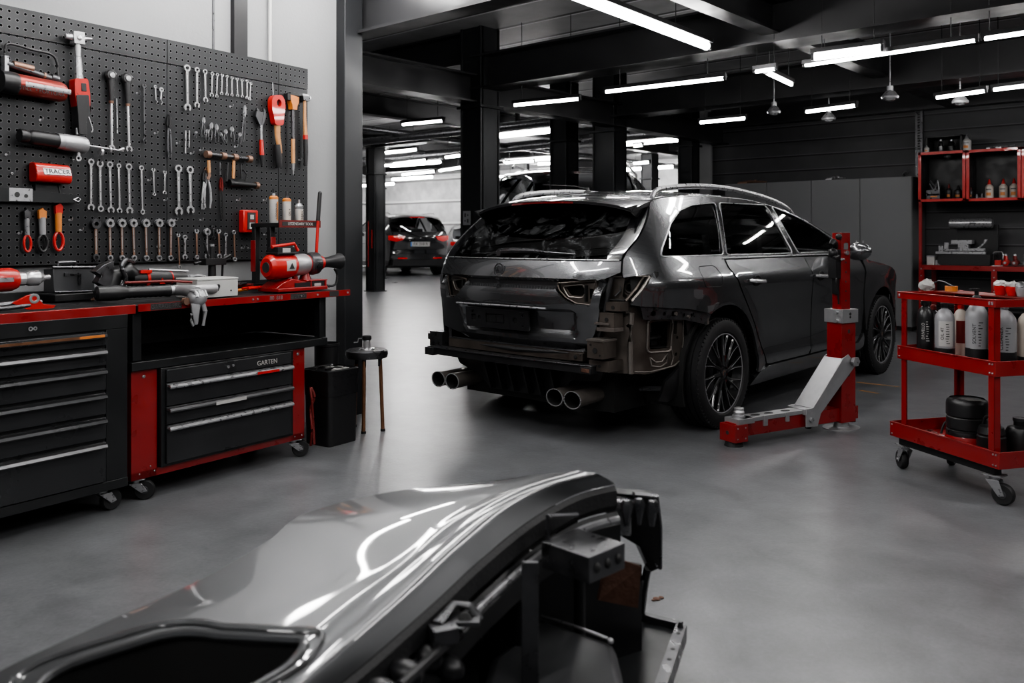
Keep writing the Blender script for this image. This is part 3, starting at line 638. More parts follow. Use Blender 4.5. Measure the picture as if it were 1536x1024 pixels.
# plate bracket
b = MB(); pc = Vector((-.125, -.815, .693)); fm = fr(pc, (1, 0, 0), (0, -.08, 1), (0, -1, 0)); b.at(fm)
def flatsurf(a, c): return (a, c, .014)
hh = [rect(-.215, -.022, -.175, .018, .01), circ(-.145, .0, .014), circ(-.20, .034, .008, 10), circ(.155, -.004, .02), circ(.215, .03, .007, 10), circ(.215, -.035, .007, 10), rect(-.09, -.03, .07, .03, .008)]
patch(b, rnd(rect(-.262, -.062, .262, .062), .012), flatsurf, .03, hh, .014, mi=None)
b.mi = 1; b.b2((-.25, -.055, .002), (.25, .055, .004)); b.mi = 0; b.b2((-.06, -.022, .004), (-.01, .022, .009)); b.b2((.0, -.024, .004), (.055, .024, .011)); b.b2((.09, -.05, .004), (.11, .05, .016))
for x in (-.22, -.1, .1, .2): b.b2((x, .044, .014), (x+.03, .05, .018))
b.M = Matrix.Identity(4); b.build('plate_bracket', ['plastic', 'dark'], tg, bev=.001)
b = MB(); b.tube([(-.44, -.86, .778), (0, -.875, .782), (.30, -.862, .780)], .006, 6)
b.build('grip_edge', 'steel', tg); b = MB(); c = Vector((-.09, -.855, .93)); b.tube([c, c+Vector((.02, -.012, -.012)), c+Vector((.01, -.012, -.03)), c+Vector((-.02, -.01, -.035))], .005, 6); b.cyl(c+Vector((-.01, 0, .012)), c+Vector((.02, -.01, .012)), .006); b.build('latch_wire', 'gun', tg)
# lamp recess in the tailgate: bare pressed pocket
for sg, L in ((1, LH), (-1, LHm)):
    b = MB(); f2 = lambda x, z: (x, R(x, z)+.045, z); big = [(x+(.012 if x*sg > .5 else -.012)*sg, z+(.01 if z > .88 else -.01)) for x, z in L]
    cx = .455*sg-(.06 if sg < 0 else 0)
    patch(b, L, f2, .03, (rnd([(cx-.07, .905), (cx+.03, .918), (cx+.05, .885), (cx+.03, .855), (cx-.04, .86)], .015, 3), rect(cx+.075, .84, cx+.10, .90, .006)), 0, edge=False)
    b.tube([Vector((x, R(x, z)+.012, z)) for x, z in [(cx+(x-cx)*.9, .88+(z-.88)*.88) for x, z in L]], .005, 6, close=True); b.mi = 1
    b.tube([Vector((x, R(x, z)+.03, z)) for x, z in rnd([(cx-.085, .91), (cx+.045, .925), (cx+.065, .885), (cx+.04, .845), (cx-.05, .85)], .015, 3)], .004, 5, close=True); b.mi = 2
    b.b2((cx+.06, R(cx+.08, .88)+.01, .825), (cx+.066, R(cx+.08, .88)+.04, .92)); b.b2((cx-.16, R(cx, .88)+.09, .78), (cx+.16, R(cx, .88)+.1, .97))
    b.build('lamp_recess', ['bare', 'bare_l', 'dark'], tg)
# ------------------------------------------------ bare metal behind the missing bumper
cage = MB(); d0 = .055
def SI(y, z): return (S(y, z)-d0, y, z)
ridge = -.62
winy, winz = (-.50, -.34), (.545, .705)
patch(cage, rnd([(ridge, .415), (ridge+.10, .405), (-.40, .42), (-.28, .43), (-.22, .47), (-.20, .60), (-.22, .77), (-.3, .80), (ridge, .80)], .02), SI, .035, (rect(winy[0], winz[0], winy[1], winz[1], .02), circ(-.28, .50, .012, 10), circ(-.27, .60, .010, 10), rect(-.305, .62, -.275, .70, .008)), .02)
xr = SI(ridge, .6)[0]
patch(cage, [(.50, .43), (.62, .415), (xr, .415), (SI(ridge, .8)[0], .80), (xr-.04, .86), (.70, .97), (.60, .97), (.585, .80), (.56, .62)], lambda x, z: (x, ridge-.075+.075*max(0, (x-.5)/(xr-.5))**1.6, z), .03, (circ(.70, .775, .016, 14), circ(.645, .74, .011, 12), circ(.715, .69, .009, 10), rect(.60, .655, .63, .675, .004)), .02)
cage.mi = 1
cage.tube([Vector((SI(ridge, z)[0]+.002, ridge-.004, z)) for z in (.415, .50, .60, .70, .765)], .016, 8)     # bright folded ridge
cage.prism([(xr-.05, .765), (xr+.005, .765), (xr-.02, .825), (xr-.085, .80)], .03, fr((0, ridge-.02, 0), (1, 0, 0), (0, 0, 1), (0, -1, 0)))
cage.mi = 0
cage.b2((.575, -.83, .515), (.685, -.70, .615)); cage.b2((.565, -.80, .44), (.70, -.66, .50)); cage.mi = 1; cage.b2((.570, -.835, .612), (.690, -.70, .622)); cage.b2((.60, -.775, .665), (.72, -.68, .685)); cage.b2((.58, -.77, .70), (.68, -.68, .712)); cage.mi = 0
cage.b2((.61, -.76, .685), (.71, -.67, .77)); cage.b2((.64, -.74, .78), (.74, -.66, .83))
cage.mi = 2
for c, r in (((.63, -.832, .56), .016), ((.60, -.832, .59), .007), ((.665, -.832, .535), .006), ((.66, -.762, .73), .012), ((.69, -.742, .80), .011), ((.64, -.803, .47), .009)): cage.cyl(c, (c[0], c[1]+.004-.006, c[2]), r, n=14)
cage.mi = 1; cage.tube([Vector(SI(y, z))+Vector((.004, 0, 0)) for y, z in rnd([(-.52, .53), (-.33, .525), (-.325, .72), (-.52, .725)], .03)], .006, 6, close=True)
cage.tube([Vector(SI(y, z))+Vector((.003, 0, 0)) for y, z in ((-.50, .50), (-.49, .45), (-.42, .44), (-.37, .46), (-.36, .51), (-.38, .50), (-.41, .47), (-.46, .47), (-.50, .50))], .005, 6)
cage.tube([Vector(SI(y, z))+Vector((.003, 0, 0)) for y, z in ((-.33, .44), (-.31, .49), (-.33, .54))], .006, 6)
cage.tube([Vector(SI(y, z))+Vector((.003, 0, 0)) for y, z in ((-.60, .425), (-.5, .418), (-.4, .427), (-.30, .437), (-.23, .47), (-.215, .60), (-.225, .74))], .005, 6)
cage.build('corner_structure', ['bare', 'bare_l', 'dark'], car, bev=.002)
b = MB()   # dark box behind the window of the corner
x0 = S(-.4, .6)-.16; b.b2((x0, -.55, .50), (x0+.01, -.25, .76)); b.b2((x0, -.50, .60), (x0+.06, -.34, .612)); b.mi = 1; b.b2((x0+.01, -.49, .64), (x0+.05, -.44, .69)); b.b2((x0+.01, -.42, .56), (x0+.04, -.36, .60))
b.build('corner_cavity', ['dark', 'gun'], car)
b = MB()   # rail with holes under the quarter panel
patch(b, [(-.60, .80), (-.40, .785), (-.2, .765), (-.08, .74), (.0, .728), (-.03, .66), (-.10, .675), (-.25, .705), (-.42, .72), (-.58, .725)], inset(SR, .018), .03, (circ(-.52, .758, .016, 12), circ(-.44, .752, .012, 12), rect(-.38, .735, -.33, .765, .006), circ(-.27, .738, .011, 12), circ(-.20, .732, .011, 12)), .01)
b.mi = 1; b.cyl((SR(-.35, .75)[0]-.02, -.35, .75), (SR(-.35, .75)[0]-.008, -.35, .75), .012); b.cyl((SR(-.23, .75)[0]-.02, -.235, .725), (SR(-.23, .75)[0]-.006, -.235, .725), .009); b.b2((.86, -.12, .68), (.895, -.05, .73)); b.b2((.86, -.04, .665), (.90, -.02, .72))
b.build('bumper_rail', ['gun', 'bare_l'], car)
# lamp socket in the quarter
b = MB()
def LP(x, z): return (x, -.66+.13*max(0, (x-.62)/.2)**1.5+.05, z)
patch(b, rnd([(.625, .835), (.66, .975), (.80, .985), (.845, .96), (.80, .90), (.775, .84)], .01, 3), lambda x, z: (x, -.60+.42*max(0, x-.64), z), .025, (circ(.70, .905, .023, 16), circ(.745, .90, .014, 12), circ(.725, .945, .012, 12)), .02)
b.mi = 1
for c, r in (((.715, -.572, .91), .052), ((.70, -.578, .905), .026)): b.tube([(c[0]+r*math.cos(a*PI/9)*1.1, c[1]-.008+.42*(r*math.cos(a*PI/9)), c[2]+r*math.sin(a*PI/9)) for a in range(18)], .0045, 5, close=True)
e_ = [Vector(SR(y, z))-Vector((.012, 0, 0)) for y, z in ((-.66, .835), (-.61, .90), (-.55, .97))]; b.tube(e_, .010, 6); b.mi = 0; b.tube([p-Vector((.035, .01, 0)) for p in e_], .010, 6); b.mi = 1
b.tube([Vector((x, -.715+.16*max(0, (x-.62)/.25), .972+.02*(x-.62))) for x in (.63, .70, .77, .83)], .004, 6)
b.mi = 2; b.b2((.62, -.52, .78), (.84, -.50, 1.0)); b.tube([(.64, -.70, .84), (.70, -.66, .835), (.77, -.64, .845), (.79, -.63, .86)], .006, 6); b.mi = 3
b.tube([(.635, -.70, .86), (.635, -.72, .93), (.645, -.69, .97)], .009, 6); b.tube([(.66, -.68, .86), (.68, -.65, .89), (.67, -.64, .93)], .005, 6)
b.build('lamp_socket', ['bare', 'bare_l', 'dark', 'plastic'], car)
# black rubber seal beside the tailgate
b = MB(); b.tube([Vector((TX(z)+.016, R(TX(z), z)+.03, z)) for z in (.97, .9, .8, .7, .62, .58, .555)], .015, 8); b.tube([(.50, -.74, .54), (.40, -.77, .522), (.0, -.79, .512), (-.5, -.76, .516)], .015, 8); b.build('tailgate_seal', 'rubber', car)
# far-side corner
b = MB(); patch(b, [(YE(z)-.003, z) for z in (.43, .56, .7)]+[(-.45, .70), (-.40, .5), (-.45, .43)], inset(SLf, .05), .05, (), .02, flip=True); b.b2((-.82, -.74, .44), (-.70, -.62, .56)); b.b2((-.86, -.72, .50), (-.80, -.64, .54)); b.build('corner_structure', 'gun', car, bev=.002)
# crash beam and panel above it
b = MB(); n = 24
def beam(x0, x1, yf, z0, z1, t, cur=.03):
    rs = []
    for k in range(n+1):
        x = x0+(x1-x0)*k/n; y = yf+cur*(x/.7)**2; rs.append([b.v((x, y, z0)), b.v((x, y+t, z0)), b.v((x, y+t, z1)), b.v((x, y, z1))])
    b.rings(rs)
beam(-.735, .615, -.865, .425, .468, .075); b.mi = 1; beam(-.74, .62, -.872, .466, .474, .09); b.mi = 2; b.b2((.55, -.866, .428), (.625, -.845, .465)); b.b2((-.74, -.862, .42), (-.66, -.80, .47))
b.mi = 3; b.b2((.56, -.868, .436), (.615, -.864, .458)); b.mi = 0
for x in (.45, -.45): b.b2((x-.05, -.80, .43), (x+.05, -.60, .47))
b.build('crash_beam', ['black', 'gun', 'black', 'rust'], car, bev=.002)
b = MB(); beam(-.60, .515, -.79, .478, .535, .05, .02); b.mi = 1; beam(-.60, .515, -.792, .534, .540, .05, .02); b.mi = 0; b.b2((.42, -.80, .485), (.52, -.77, .53)); b.mi = 2; b.cyl((.47, -.805, .507), (.47, -.80, .507), .012); b.cyl((.505, -.805, .52), (.505, -.80, .52), .005); b.build('rear_cross_member', ['bare', 'gun', 'dark'], car, bev=.002)
b = MB(); patch(b, rnd([(-.60, .43), (.60, .43), (.56, .36), (.33, .34), (.28, .225), (-.02, .215), (-.34, .215), (-.42, .30), (-.60, .36)], .03), lambda x, z: (x, -.70+.25*(.43-z), z), .05, (), .03)
for x in (-.30, -.20, -.10, .02, .12, .24): b.prism([(-.76, .40), (-.70, .23), (-.62, .22), (-.62, .40)], .010, fr((x, 0, 0), (0, 1, 0), (0, 0, 1), (1, 0, 0)))
b.build('diffuser', 'plastic', car, bev=.002)
for x in (-.635, -.505, .345, .475):
    b = MB(); fm = fr((x, -.60, .268), (1.12, 0, 0), (0, 0, .92), (0, -1, -.02)); b.lathe([(.030, -.25), (.036, -.15), (.050, -.13), (.053, .22), (.056, .232), (.056, .238), (.051, .239)], 26, m=fm, cap=False); b.mi = 1; b.lathe([(.051, .239), (.048, .1), (.046, .05), (.0, .05)], 26, m=fm, cap=False)
    b.mi = 2; b.ring(.0505, .0565, .004, n=30, m=fm @ Matrix.Translation((0, 0, .236))); b.build('exhaust_tip', ['bare_l', 'dark', 'steel'], car)
b = MB(); b.tube([(.48, -.40, .27), (.62, -.30, .28), (.74, -.28, .29)], .02, 8); b.cyl((.32, -.48, .30), (-.62, -.48, .30), .09); b.build('silencer', 'gun', car)
# wheel housings, underside, splash guard
b = MB()
for cy in (.165, 3.06):
    for s_ in (-1, 1):
        m_ = fr((s_*.60, cy, .335), (0, 1, 0), (0, 0, 1), (s_, 0, 0)); b.ring(.425, .44, .26, -.25, PI+.35, 26, m_); b.prism([(.43*math.cos(a), .43*math.sin(a)) for a in [-.25+k*.25 for k in range(15)]], .01, m_)
b.b2((-.60, -.60, .17), (.60, 3.6, .40)); b.b2((-.80, .68, .20), (.80, 2.5, .36)); b.b2((-.78, 3.45, .2), (.78, 3.8, .6)); b.b2((-.70, -.5, .36), (.70, -.28, .46))
b.build('underbody', 'dark', car)
b = MB()    # black splash guard hanging in front of the rear tyre
patch(b, [(-.22, .74), (-.03, .70), (-.10, .62), (-.17, .50), (-.235, .36), (-.25, .26), (-.33, .22), (-.42, .235), (-.40, .35), (-.28, .42), (-.20, .47), (-.18, .62)], lambda y, z: (S(y, z)-.045, y, z), .04, (), .02); b.build('wheel_arch_liner', 'plastic', car)
b = MB(); b.at(fr((0, 0, 0), (0, 1, 0), (0, 0, 1), (1, 0, 0))); b.M = Matrix.Identity(4)
inner = [(YE(z)+.06, z) for z in (.80, 1.05)] + [(2.6, 1.03), (2.6, .30), (.62, .30)] + arc(AY, AZ, .45, 0, 120)
for f_, fl in ((inset(SR, .05), False), (inset(SLf, .05), True)): patch(b, inner, f_, .08, (), 0, edge=False, flip=fl)
b.grid([[(x, y, .55) for x in (-.80, .80)] for y in (-.45, 2.6)]); b.build('inner_shell', 'dark', car, smooth=0)
# cabin
for x, y in ((-.38, 1.55), (.38, 1.55), (-.38, .72), (.38, .72), (0, .72)):
    s_ = T('x', None, None); bpy.data.objects.remove(s_); b = MB(); z = 1.04
    b.box((x, y, z-.25), (.46 if y > 1 else .38, .12, .50), tx=.8); b.box((x, y-.03, z+.10), (.24, .09, .16), tx=.85); b.cyl((x-.06, y-.02, z-.02), (x-.06, y-.02, z+.08), .008); b.cyl((x+.06, y-.02, z-.02), (x+.06, y-.02, z+.08), .008)
    b.box((x, y+.25, z-.42), (.46, .5, .14)); b.build('car_seat', 'plastic', car, bev=.02)
b = MB(); b.tube([(-.38+.18*math.cos(a*PI/10), 2.0+.06*math.sin(a*PI/10), 1.02+.17*math.sin(a*PI/10)) for a in range(20)], .014, 8, close=True); b.b2((-.42, 2.0, 1.0), (-.34, 2.1, 1.04)); b.b2((-.8, 2.12, .8), (.8, 2.6, 1.0)); b.build('steering_wheel', 'plastic', car)
for y in (.165, 3.06):
    add_wheel(car, .905, y, 1); add_wheel(car, -.905, y, -1)

# ------------------------------------------------------------------ other cars in the hall
def bg_car(lab, loc, rz, pm, plate=True, sc=1., wm='gun', lit=True):
    c = T('car', lab, 'car', loc, rz); c.scale = (sc, sc, sc*1.06)
    full = [(YE(z), z) for z in (.40, .6, .8, .97)] + tail_edge[1:] + roofline(-.28, 2.66, 12) + roofline(2.70, 3.8, 8) + [(3.82, .64), (3.8, .36), (3.55, .25), (3.5, .32)] + arc(3.06, .335, .41, 0, 180, 12) + [(2.6, .25), (.64, .24)] + arc(AY, AZ, .42, -5, 185, 12) + [(-.3, .25), (-.6, .28)]
    for f_, fl in ((SR, False), (SLf, True)):
        b = MB(); patch(b, full, f_, .12, WH, .02, flip=fl); b.build('side_panel', pm, c)
        for g in WH: b = MB(); patch(b, g, inset(f_, .01), .12, (), 0, flip=fl, edge=False); b.build('side_window', 'glass', c)
    b = MB()
    for g in (QG, RG, FG): window_trim(b, g, SR, .008)
    b.build('window_trim', 'steel', c); b = MB()
    for g in (QG, RG, FG): window_trim(b, g, SLf, .008)
    b.build('window_trim', 'steel', c)
    b = MB(); b.grid(topgrid(-.30, 1.97, 14, 12)); b.grid(topgrid(2.72, 3.82, 8, 12)); b.build('roof_skin', pm, c)
    b = MB(); b.grid(topgrid(1.97, 2.72, 8, 12)); b.build('windscreen', 'glass', c)
    b = MB(); ro = [(S(YE(z), z), z) for z in (.40, .6, .8, .95, 1.06)]; patch(b, ro+[(-x, z) for x, z in reversed(ro)], lambda x, z: (x, R(x, z)-.03*(z < .58), z), .06, (rnd(rect(-.27, .70, .27, .84), .02),), .03); b.build('tailgate', pm, c)
    b = MB(); go = [(xt(z), z) for z in gz]; patch(b, go+[(-x, z) for x, z in reversed(go)], lambda x, z: (x, R(x, z), z), .08, (), 0, edge=False); b.build('rear_window', 'glass', c)
    b = MB(); b.grid(up_); b.grid(dn[::-1]); b.build('spoiler', pm, c)
    b = MB(); b.grid([[Vector(sp(-.3+.6*k/6, 1))+Vector((0, -.006, -.004-.02*j)) for k in range(7)] for j in range(2)]); b.build('brake_lamp', 'lamp_red' if lit else 'reflect', c)
    for s_ in (-1, 1):
        b = MB(); patch(b, [(s_*x, z) for x, z in ((.40, .955), (.80, .975), (.80, .87), (.62, .83), (.46, .87))], lambda x, z: (x, R(x, z)-.012, z), .05, (), .01, flip=s_ < 0); b.build('tail_lamp', 'lamp_red' if lit else 'reflect', c)
        b = MB(); b.b2((s_*.46-.12, -.80, .42), (s_*.46+.12, -.78, .45)); b.build('reflector', 'lamp_red', c)
        b = MB(); b.ball((s_*1.0, 2.15, 1.08), .09, sq=(1, .6, .7)); b.build('wing_mirror', pm, c)
        b = MB(); b.tube([(s_*.60, -.1, 1.50), (s_*.61, .0, 1.53), (s_*.61, 1.6, 1.52), (s_*.6, 1.7, 1.46)], .014, 6); b.build('roof_rail', 'steel', c)
    b = MB(); b.b2((-.27, -.78, .70), (.27, -.76, .84)); b.b2((-.75, -.5, .2), (.75, 3.6, .45)); b.b2((-.7, -.76, .25), (.7, -.6, .42)); b.build('underbody', 'plastic', c)
    if plate:
        b = MB(); b.b2((-.255, -.80, .715), (.255, -.785, .825)); b.mi = 1; b.b2((-.255, -.803, .715), (-.225, -.80, .825)); pl = b.build('number_plate', ['label', mat('plate_blue', (.02, .15, .45), .5)], c); text('plate_text', 'FX 318 R', .10, 'ink', pl, (.01, -.804, .77), (1, 0, 0), (0, 0, 1))
    b = MB()
    for x, y in ((-.35, 1.55), (.35, 1.55), (-.35, .7), (.35, .7)): b.box((x, y, .85), (.44, .14, .6), tx=.8)
    b.b2((-.7, -.3, .5), (.7, 2.5, .56)); b.build('car_seats', 'plastic', c)
    for y in (.165, 3.06):
        for s_ in (-1, 1): add_wheel(c, s_*.90, y, s_, wm, False)
    return c
def place_rear(px, py, rz):     # ground point under the middle of the tail
    p = atz(px, py, 0); o = Vector((-math.sin(rz), math.cos(rz), 0))*-.8; return p-o
def cardeg(a): return TH+math.radians(a)
bg_car('black estate car with lit red tail lamps parked in the bright far hall', place_rear(628, 414, cardeg(24)), cardeg(24), 'paint_black', sc=1.2)
bg_car('silver car mostly hidden behind the big middle column in the far hall', place_rear(712, 409, cardeg(8)), cardeg(8), 'paint_white', False, wm='steel')
bg_car('black car whose roof shows over the roof of the stripped estate car', place_rear(842, 480, cardeg(-12)), cardeg(-12), 'paint_black', False, sc=1.42, lit=False)
# ================================================================== tool wall: benches, cabinet, pegboard and tools
def LT(name, lab, cat, x, y, z=0., drz=0., group=None): return T(name, lab, cat, lw(x, y, z), RL+drz, group)
def Lm(x, y, z): return dict(loc=lw(x, y, z), rz=RL)
BH = .897; FX = -3.55
yA = l_at(204, 460, FX)[0]           # where the two benches meet
y0 = .6
# --- black drawer cabinet (runs out of the picture)
cb = LT('drawer_cabinet', 'tall black drawer cabinet with six wide grey drawers on castors', 'cabinet', FX, y0)
Wc = yA-.045-y0
b = MB(); b.b2((-.62, 0, .105), (0, Wc, .86)); b.build('carcass', 'cab', cb, bev=.004)
b = MB(); b.b2((-.005, 0, .105), (.012, Wc, .145)); b.b2((-.005, Wc-.10, .145), (.008, Wc, .80)); b.b2((-.005, 0, .80), (.010, Wc, .86)); b.build('front_frame', 'cab', cb, bev=.002)
b = MB(); b.ring(.005, .009, .002, n=14, m=fr((.011, Wc-.42, .832), (0, 1, 0), (0, 0, 1), (1, 0, 0))); b.ring(.004, .008, .002, n=14, m=fr((.011, Wc-.402, .832), (0, 1, 0), (0, 0, 1), (1, 0, 0))); b.build('badge', 'steel', cb)
dz = [(.145, .325), (.33, .43), (.435, .535), (.54, .64), (.645, .725), (.73, .795)]
for k, (a, c) in enumerate(dz):
    b = MB(); b.b2((0, .02, a+.004), (.018, Wc-.105, c-.004)); d = b.build('drawer', 'cab2', cb, bev=.003)
    b = MB(); b.prism([(.018, 0), (.045, -.004), (.050, -.016), (.044, -.022), (.040, -.012), (.018, -.012)], Wc-.145, fr((0, .03, c-.006), (1, 0, 0), (0, 0, 1), (0, -1, 0)) @ Matrix.Diagonal((1, 1, -1, 1)))
    h = b.build('handle', 'handle' if k in (0, 4) else 'cab2', d, bev=.001)
    if k == 5: b = MB(); b.b2((.0495, .2, c-.021), (.0503, Wc-.24, c-.010)); b.mi = 1; b.b2((.0495, Wc-.24, c-.021), (.0505, Wc-.13, c-.010)); b.build('handle_strip', ['bronze', 'orange'], d)
for y in (Wc-.08, .08):
    for x in (-.055, -.55): caster(cb, x, y, .106, .046, PI/2 if x > -.3 else 0)
b = MB(); b.b2((-.64, 0, .862), (.0, yA-y0-.004, .894)); b.mi = 1; b.b2((0, 0, .858), (.006, yA-y0-.004, .899)); wt = b.build('worktop', ['black', 'red'], None, bev=.002, loc=lw(FX, y0), rz=RL)
tag(wt, 'black worktop with plain red front edge lying over the tall drawer cabinet', 'worktop')
# --- rolling bench
yB = 3.57; LB = yB-yA
rb = LT('rolling_workbench', 'rolling workbench with black shelf, red leg panels and four grey drawers', 'workbench', FX, yA+.008)
b = MB(); b.b2((-.64, 0, .864), (0, LB, .892)); b.build('bench_top', 'black', rb, bev=.002)
b = MB(); b.b2((0, 0, .866), (.006, LB, .899)); b.mi = 1
for a, c in ((.06, .22), (LB-.44, LB-.33), (LB-.16, LB-.09)): b.b2((.006, a, .868), (.0068, c, .897))
for y in (.63, .66, .95, LB-.25, LB-.02): b.mi = 2; b.cyl((.006, y, .883), (.010, y, .883), .005, n=8)
fe = b.build('front_edge', ['red', 'ink', 'steel'], rb)
text('edge_lettering', 'GARAGE PRO', .026, 'handle', fe, (.0075, .14, .8825), (0, 1, 0), (0, 0, 1)); text('edge_lettering', '80  818', .028, 'steel', fe, (.0075, .78, .8825), (0, 1, 0), (0, 0, 1)); text('edge_lettering', 'L  JEKO', .022, 'handle', fe, (.0075, LB-.38, .8825), (0, 1, 0), (0, 0, 1))
yp = l_at(487, 450, FX-.04)[0]-yA
for y in (.0, yp-.045):
    for x in (-.085, -.585): b = MB(); b.b2((x, y, .64), (x+.045, y+.045, .864)); b.build('post', 'cab', rb, bev=.002)
b = MB(); b.b2((-.60, 0, .64), (-.59, yp, .864)); b.b2((-.6, yp-.012, .64), (-.04, yp, .864)); b.build('back_panel', 'black', rb)
b = MB(); b.b2((-.62, -.01, .596), (-.03, yp+.005, .636)); b.build('shelf', 'cab', rb, bev=.003)
x1 = -.05; yr = l_at(455, 600, FX+x1)[0]-yA
ya, yb_ = l_at(235, 640, FX+x1)[0]-yA, l_at(434, 600, FX+x1)[0]-yA
b = MB(); b.b2((x1-.05, 0, .10), (x1, ya-.006, .594)); b.b2((x1-.05, yb_+.006, .10), (x1, yr, .594)); b.b2((-.58, yr-.012, .10), (x1-.05, yr, .594)); b.b2((-.58, 0, .10), (x1-.05, .012, .594)); b.b2((-.58, 0, .10), (x1, yr, .135)); b.mi = 1
for y in (ya*.45, (yb_+yr)/2): b.cyl((x1, y, .565), (x1+.004, y, .565), .008, n=12)
for y, z in ((ya*.3, .125), (ya*.7, .15), (ya*.85, .125), (yb_+.03, .12), (yr-.02, .12)): b.cyl((x1, y, z), (x1+.003, y, z), .004, n=8)
b.build('red_frame', ['red', 'steel'], rb, bev=.003)
b = MB(); b.b2((-.56, ya, .137), (x1+.022, yb_, .594)); b.build('drawer_case', 'cab', rb, bev=.003)
zz = [(.150, .327), (.331, .412), (.416, .522), (.526, .585)]
for k, (a, c) in enumerate(zz):
    b = MB(); X = x1+.022
    b.b2((X, ya+.022, a), (X+.012, yb_-.022, c)); d = b.build('drawer', 'cab2', rb, bev=.003)
    if k < 3:
        zc = c-.004
        b = MB(); b.prism([(.010, 0), (.034, -.002), (.040, -.012), (.036, -.020), (.028, -.012), (.010, -.012)], yb_-ya-.05, fr((X, yb_-.026, zc), (1, 0, 0), (0, 0, 1), (0, -1, 0))); h = b.build('handle', 'steel' if k in (0, 2) else 'handle', d, bev=.001)
        if k == 2: b = MB(); b.b2((X+.0405, yb_-.27, zc-.018), (X+.042, yb_-.13, zc-.005)); b.build('drawer_sticker', 'red_bright', d)
        if k == 1: b = MB(); b.b2((X+.0405, yb_-.52, zc-.022), (X+.042, yb_-.34, zc-.006)); b.build('drawer_sticker', 'label', d)
    if k == 3: text('drawer_lettering', 'GARTEN', .034, 'label', d, (X+.0125, yb_-.185, .551), (0, 1, 0), (0, 0, 1)); b = MB(); b.cyl((X+.012, yb_-.43, .558), (X+.018, yb_-.43, .558), .008); b.cyl((X+.012, yb_-.40, .561), (X+.018, yb_-.40, .561), .006); b.build('lock', 'steel', d)
for y in (.05, yr-.04):
    for x in (x1-.045, -.52): caster(rb, x, y, .101, .045, .9 if x > -.3 else .2)
b = MB(); b.b2((-4.215, y0, BH+.003), (-4.185, 3.6, BH+.045)); lo = b.build('bench_backsplash', 'cab', None, bev=.003, loc=lw(0, 0), rz=RL); tag(lo, 'low dark backsplash rail standing along the rear of both worktops', 'rail')
# --- pegboard: three boards and their top strips
PX = -4.18
def PY(px, py): return l_at(px, py, PX)
cuts = [.9, l_at(251, 200, PX)[0], l_at(418, 200, PX)[0], l_at(462, 200, PX)[0]]
for i, lab in enumerate(('wide black pegboard panel carrying the hacksaw and the red air tools', 'middle black pegboard panel carrying the short row of small spanners', 'narrow black pegboard panel at the end by the plaster wall')):
    t = LT('pegboard_panel', lab, 'pegboard', PX, cuts[i])
    Wp = cuts[i+1]-cuts[i]-.004
    b = MB(); b.b2((-.02, 0, 1.065), (0, Wp, 2.135)); b.build('perforated_sheet', 'peg', t, smooth=0)
    b = MB(); b.b2((-.02, 0, 2.139), (.003, Wp, 2.268)); b.build('top_strip', 'peg', t, smooth=0)
# tool helpers: a tool hangs in a frame (x out of the board, y along, z up) whose origin is its top end
def TM(px, py, off=.012): y, z = PY(px, py); return y, z
def dims(p0, p1): a, c = TM(*p0), TM(*p1); return a, math.hypot(a[0]-c[0], a[1]-c[1]), math.atan2(c[0]-a[0], a[1]-c[1])
def hang(a, ang, x=.014): return fr((x, 0, 0), (0, math.cos(ang), math.sin(ang)), (0, -math.sin(ang), math.cos(ang)), (1, 0, 0))   # local x along the wall, y up the tool, z out of the board
def tool(mb, name, mats, lab, cat, a, grp=None, **k):
    o = mb.build(name, mats, None, loc=lw(PX, a[0], a[1]), rz=RL, **k); return tag(o, lab, cat, grp)
def jaw(b, cy, r, up, h=.007):      # open end, gap facing up (+1) or down (-1)
    g = .62; c = PI/2*up; b.ring(r*.50, r, h, c+g, c+2*PI-g, 18, Matrix.Translation((0, cy, -h/2)))
def spanner(p0, p1, w, lab, grp=None, ends='ro', m='chrome', shaft=None, head=1.):
    a, L, ang = dims(p0, p1); b = MB(); b.at(hang(a, ang))
    def end(cy, kind, up):
        r = w*head
        if kind == 'r': b.ring(r*.52, r*.98, .009, n=20, m=Matrix.Translation((0, cy, -.0045)))
        elif kind == 'R': b.ring(r*.62, r*1.42, .020, n=22, m=Matrix.Translation((0, cy-r*.3, -.010))); b.b2((-.004, cy+r*1.0, -.004), (.004, cy+r*1.3, .004)); b.b2((r*1.3, cy-r*.5, -.004), (r*1.65, cy-r*.1, .004))
        else: jaw(b, cy, r*1.1, up)
    r = w*head
    end(-r, ends[0], 1); end(-L+r, ends[1], -1)
    if shaft: b.mi = 1
    s = w*.36
    b.prism([(-s, -2*r*.92), (s, -2*r*.92), (s*.85, -L+2*r*.92), (-s*.85, -L+2*r*.92)], .006, Matrix.Translation((0, 0, -.003)))
    if w > .015:
        b.mi = len([m]+([shaft] if shaft else [])); b.prism([(-s*.4, -3*r), (s*.4, -3*r), (s*.35, -L+3*r), (-s*.35, -L+3*r)], .0005, Matrix.Translation((0, 0, .003)))
    b.M = Matrix.Identity(4); return tool(b, 'spanner', [m]+([shaft] if shaft else [])+['steel'], lab, 'spanner', a, grp, bev=.0008)
O = ['first', 'second', 'third', 'fourth', 'fifth', 'sixth', 'seventh', 'eighth', 'ninth', 'tenth', 'eleventh', 'twelfth']
rowA = [((278, 97), (279, 167), .020), ((293, 101), (293, 162), .016), ((305, 104), (306, 154), .015), ((316, 108), (315, 146), .012), ((323.5, 110), (322.5, 147), .010), ((331, 111), (330, 143), .009), ((338, 113), (338, 144), .009), ((345.5, 115), (345.5, 145), .009), ((353, 117), (354, 146), .0085), ((360.5, 119), (361, 147), .0085), ((368, 120), (368, 149), .009), ((374, 123), (372, 151), .009)]
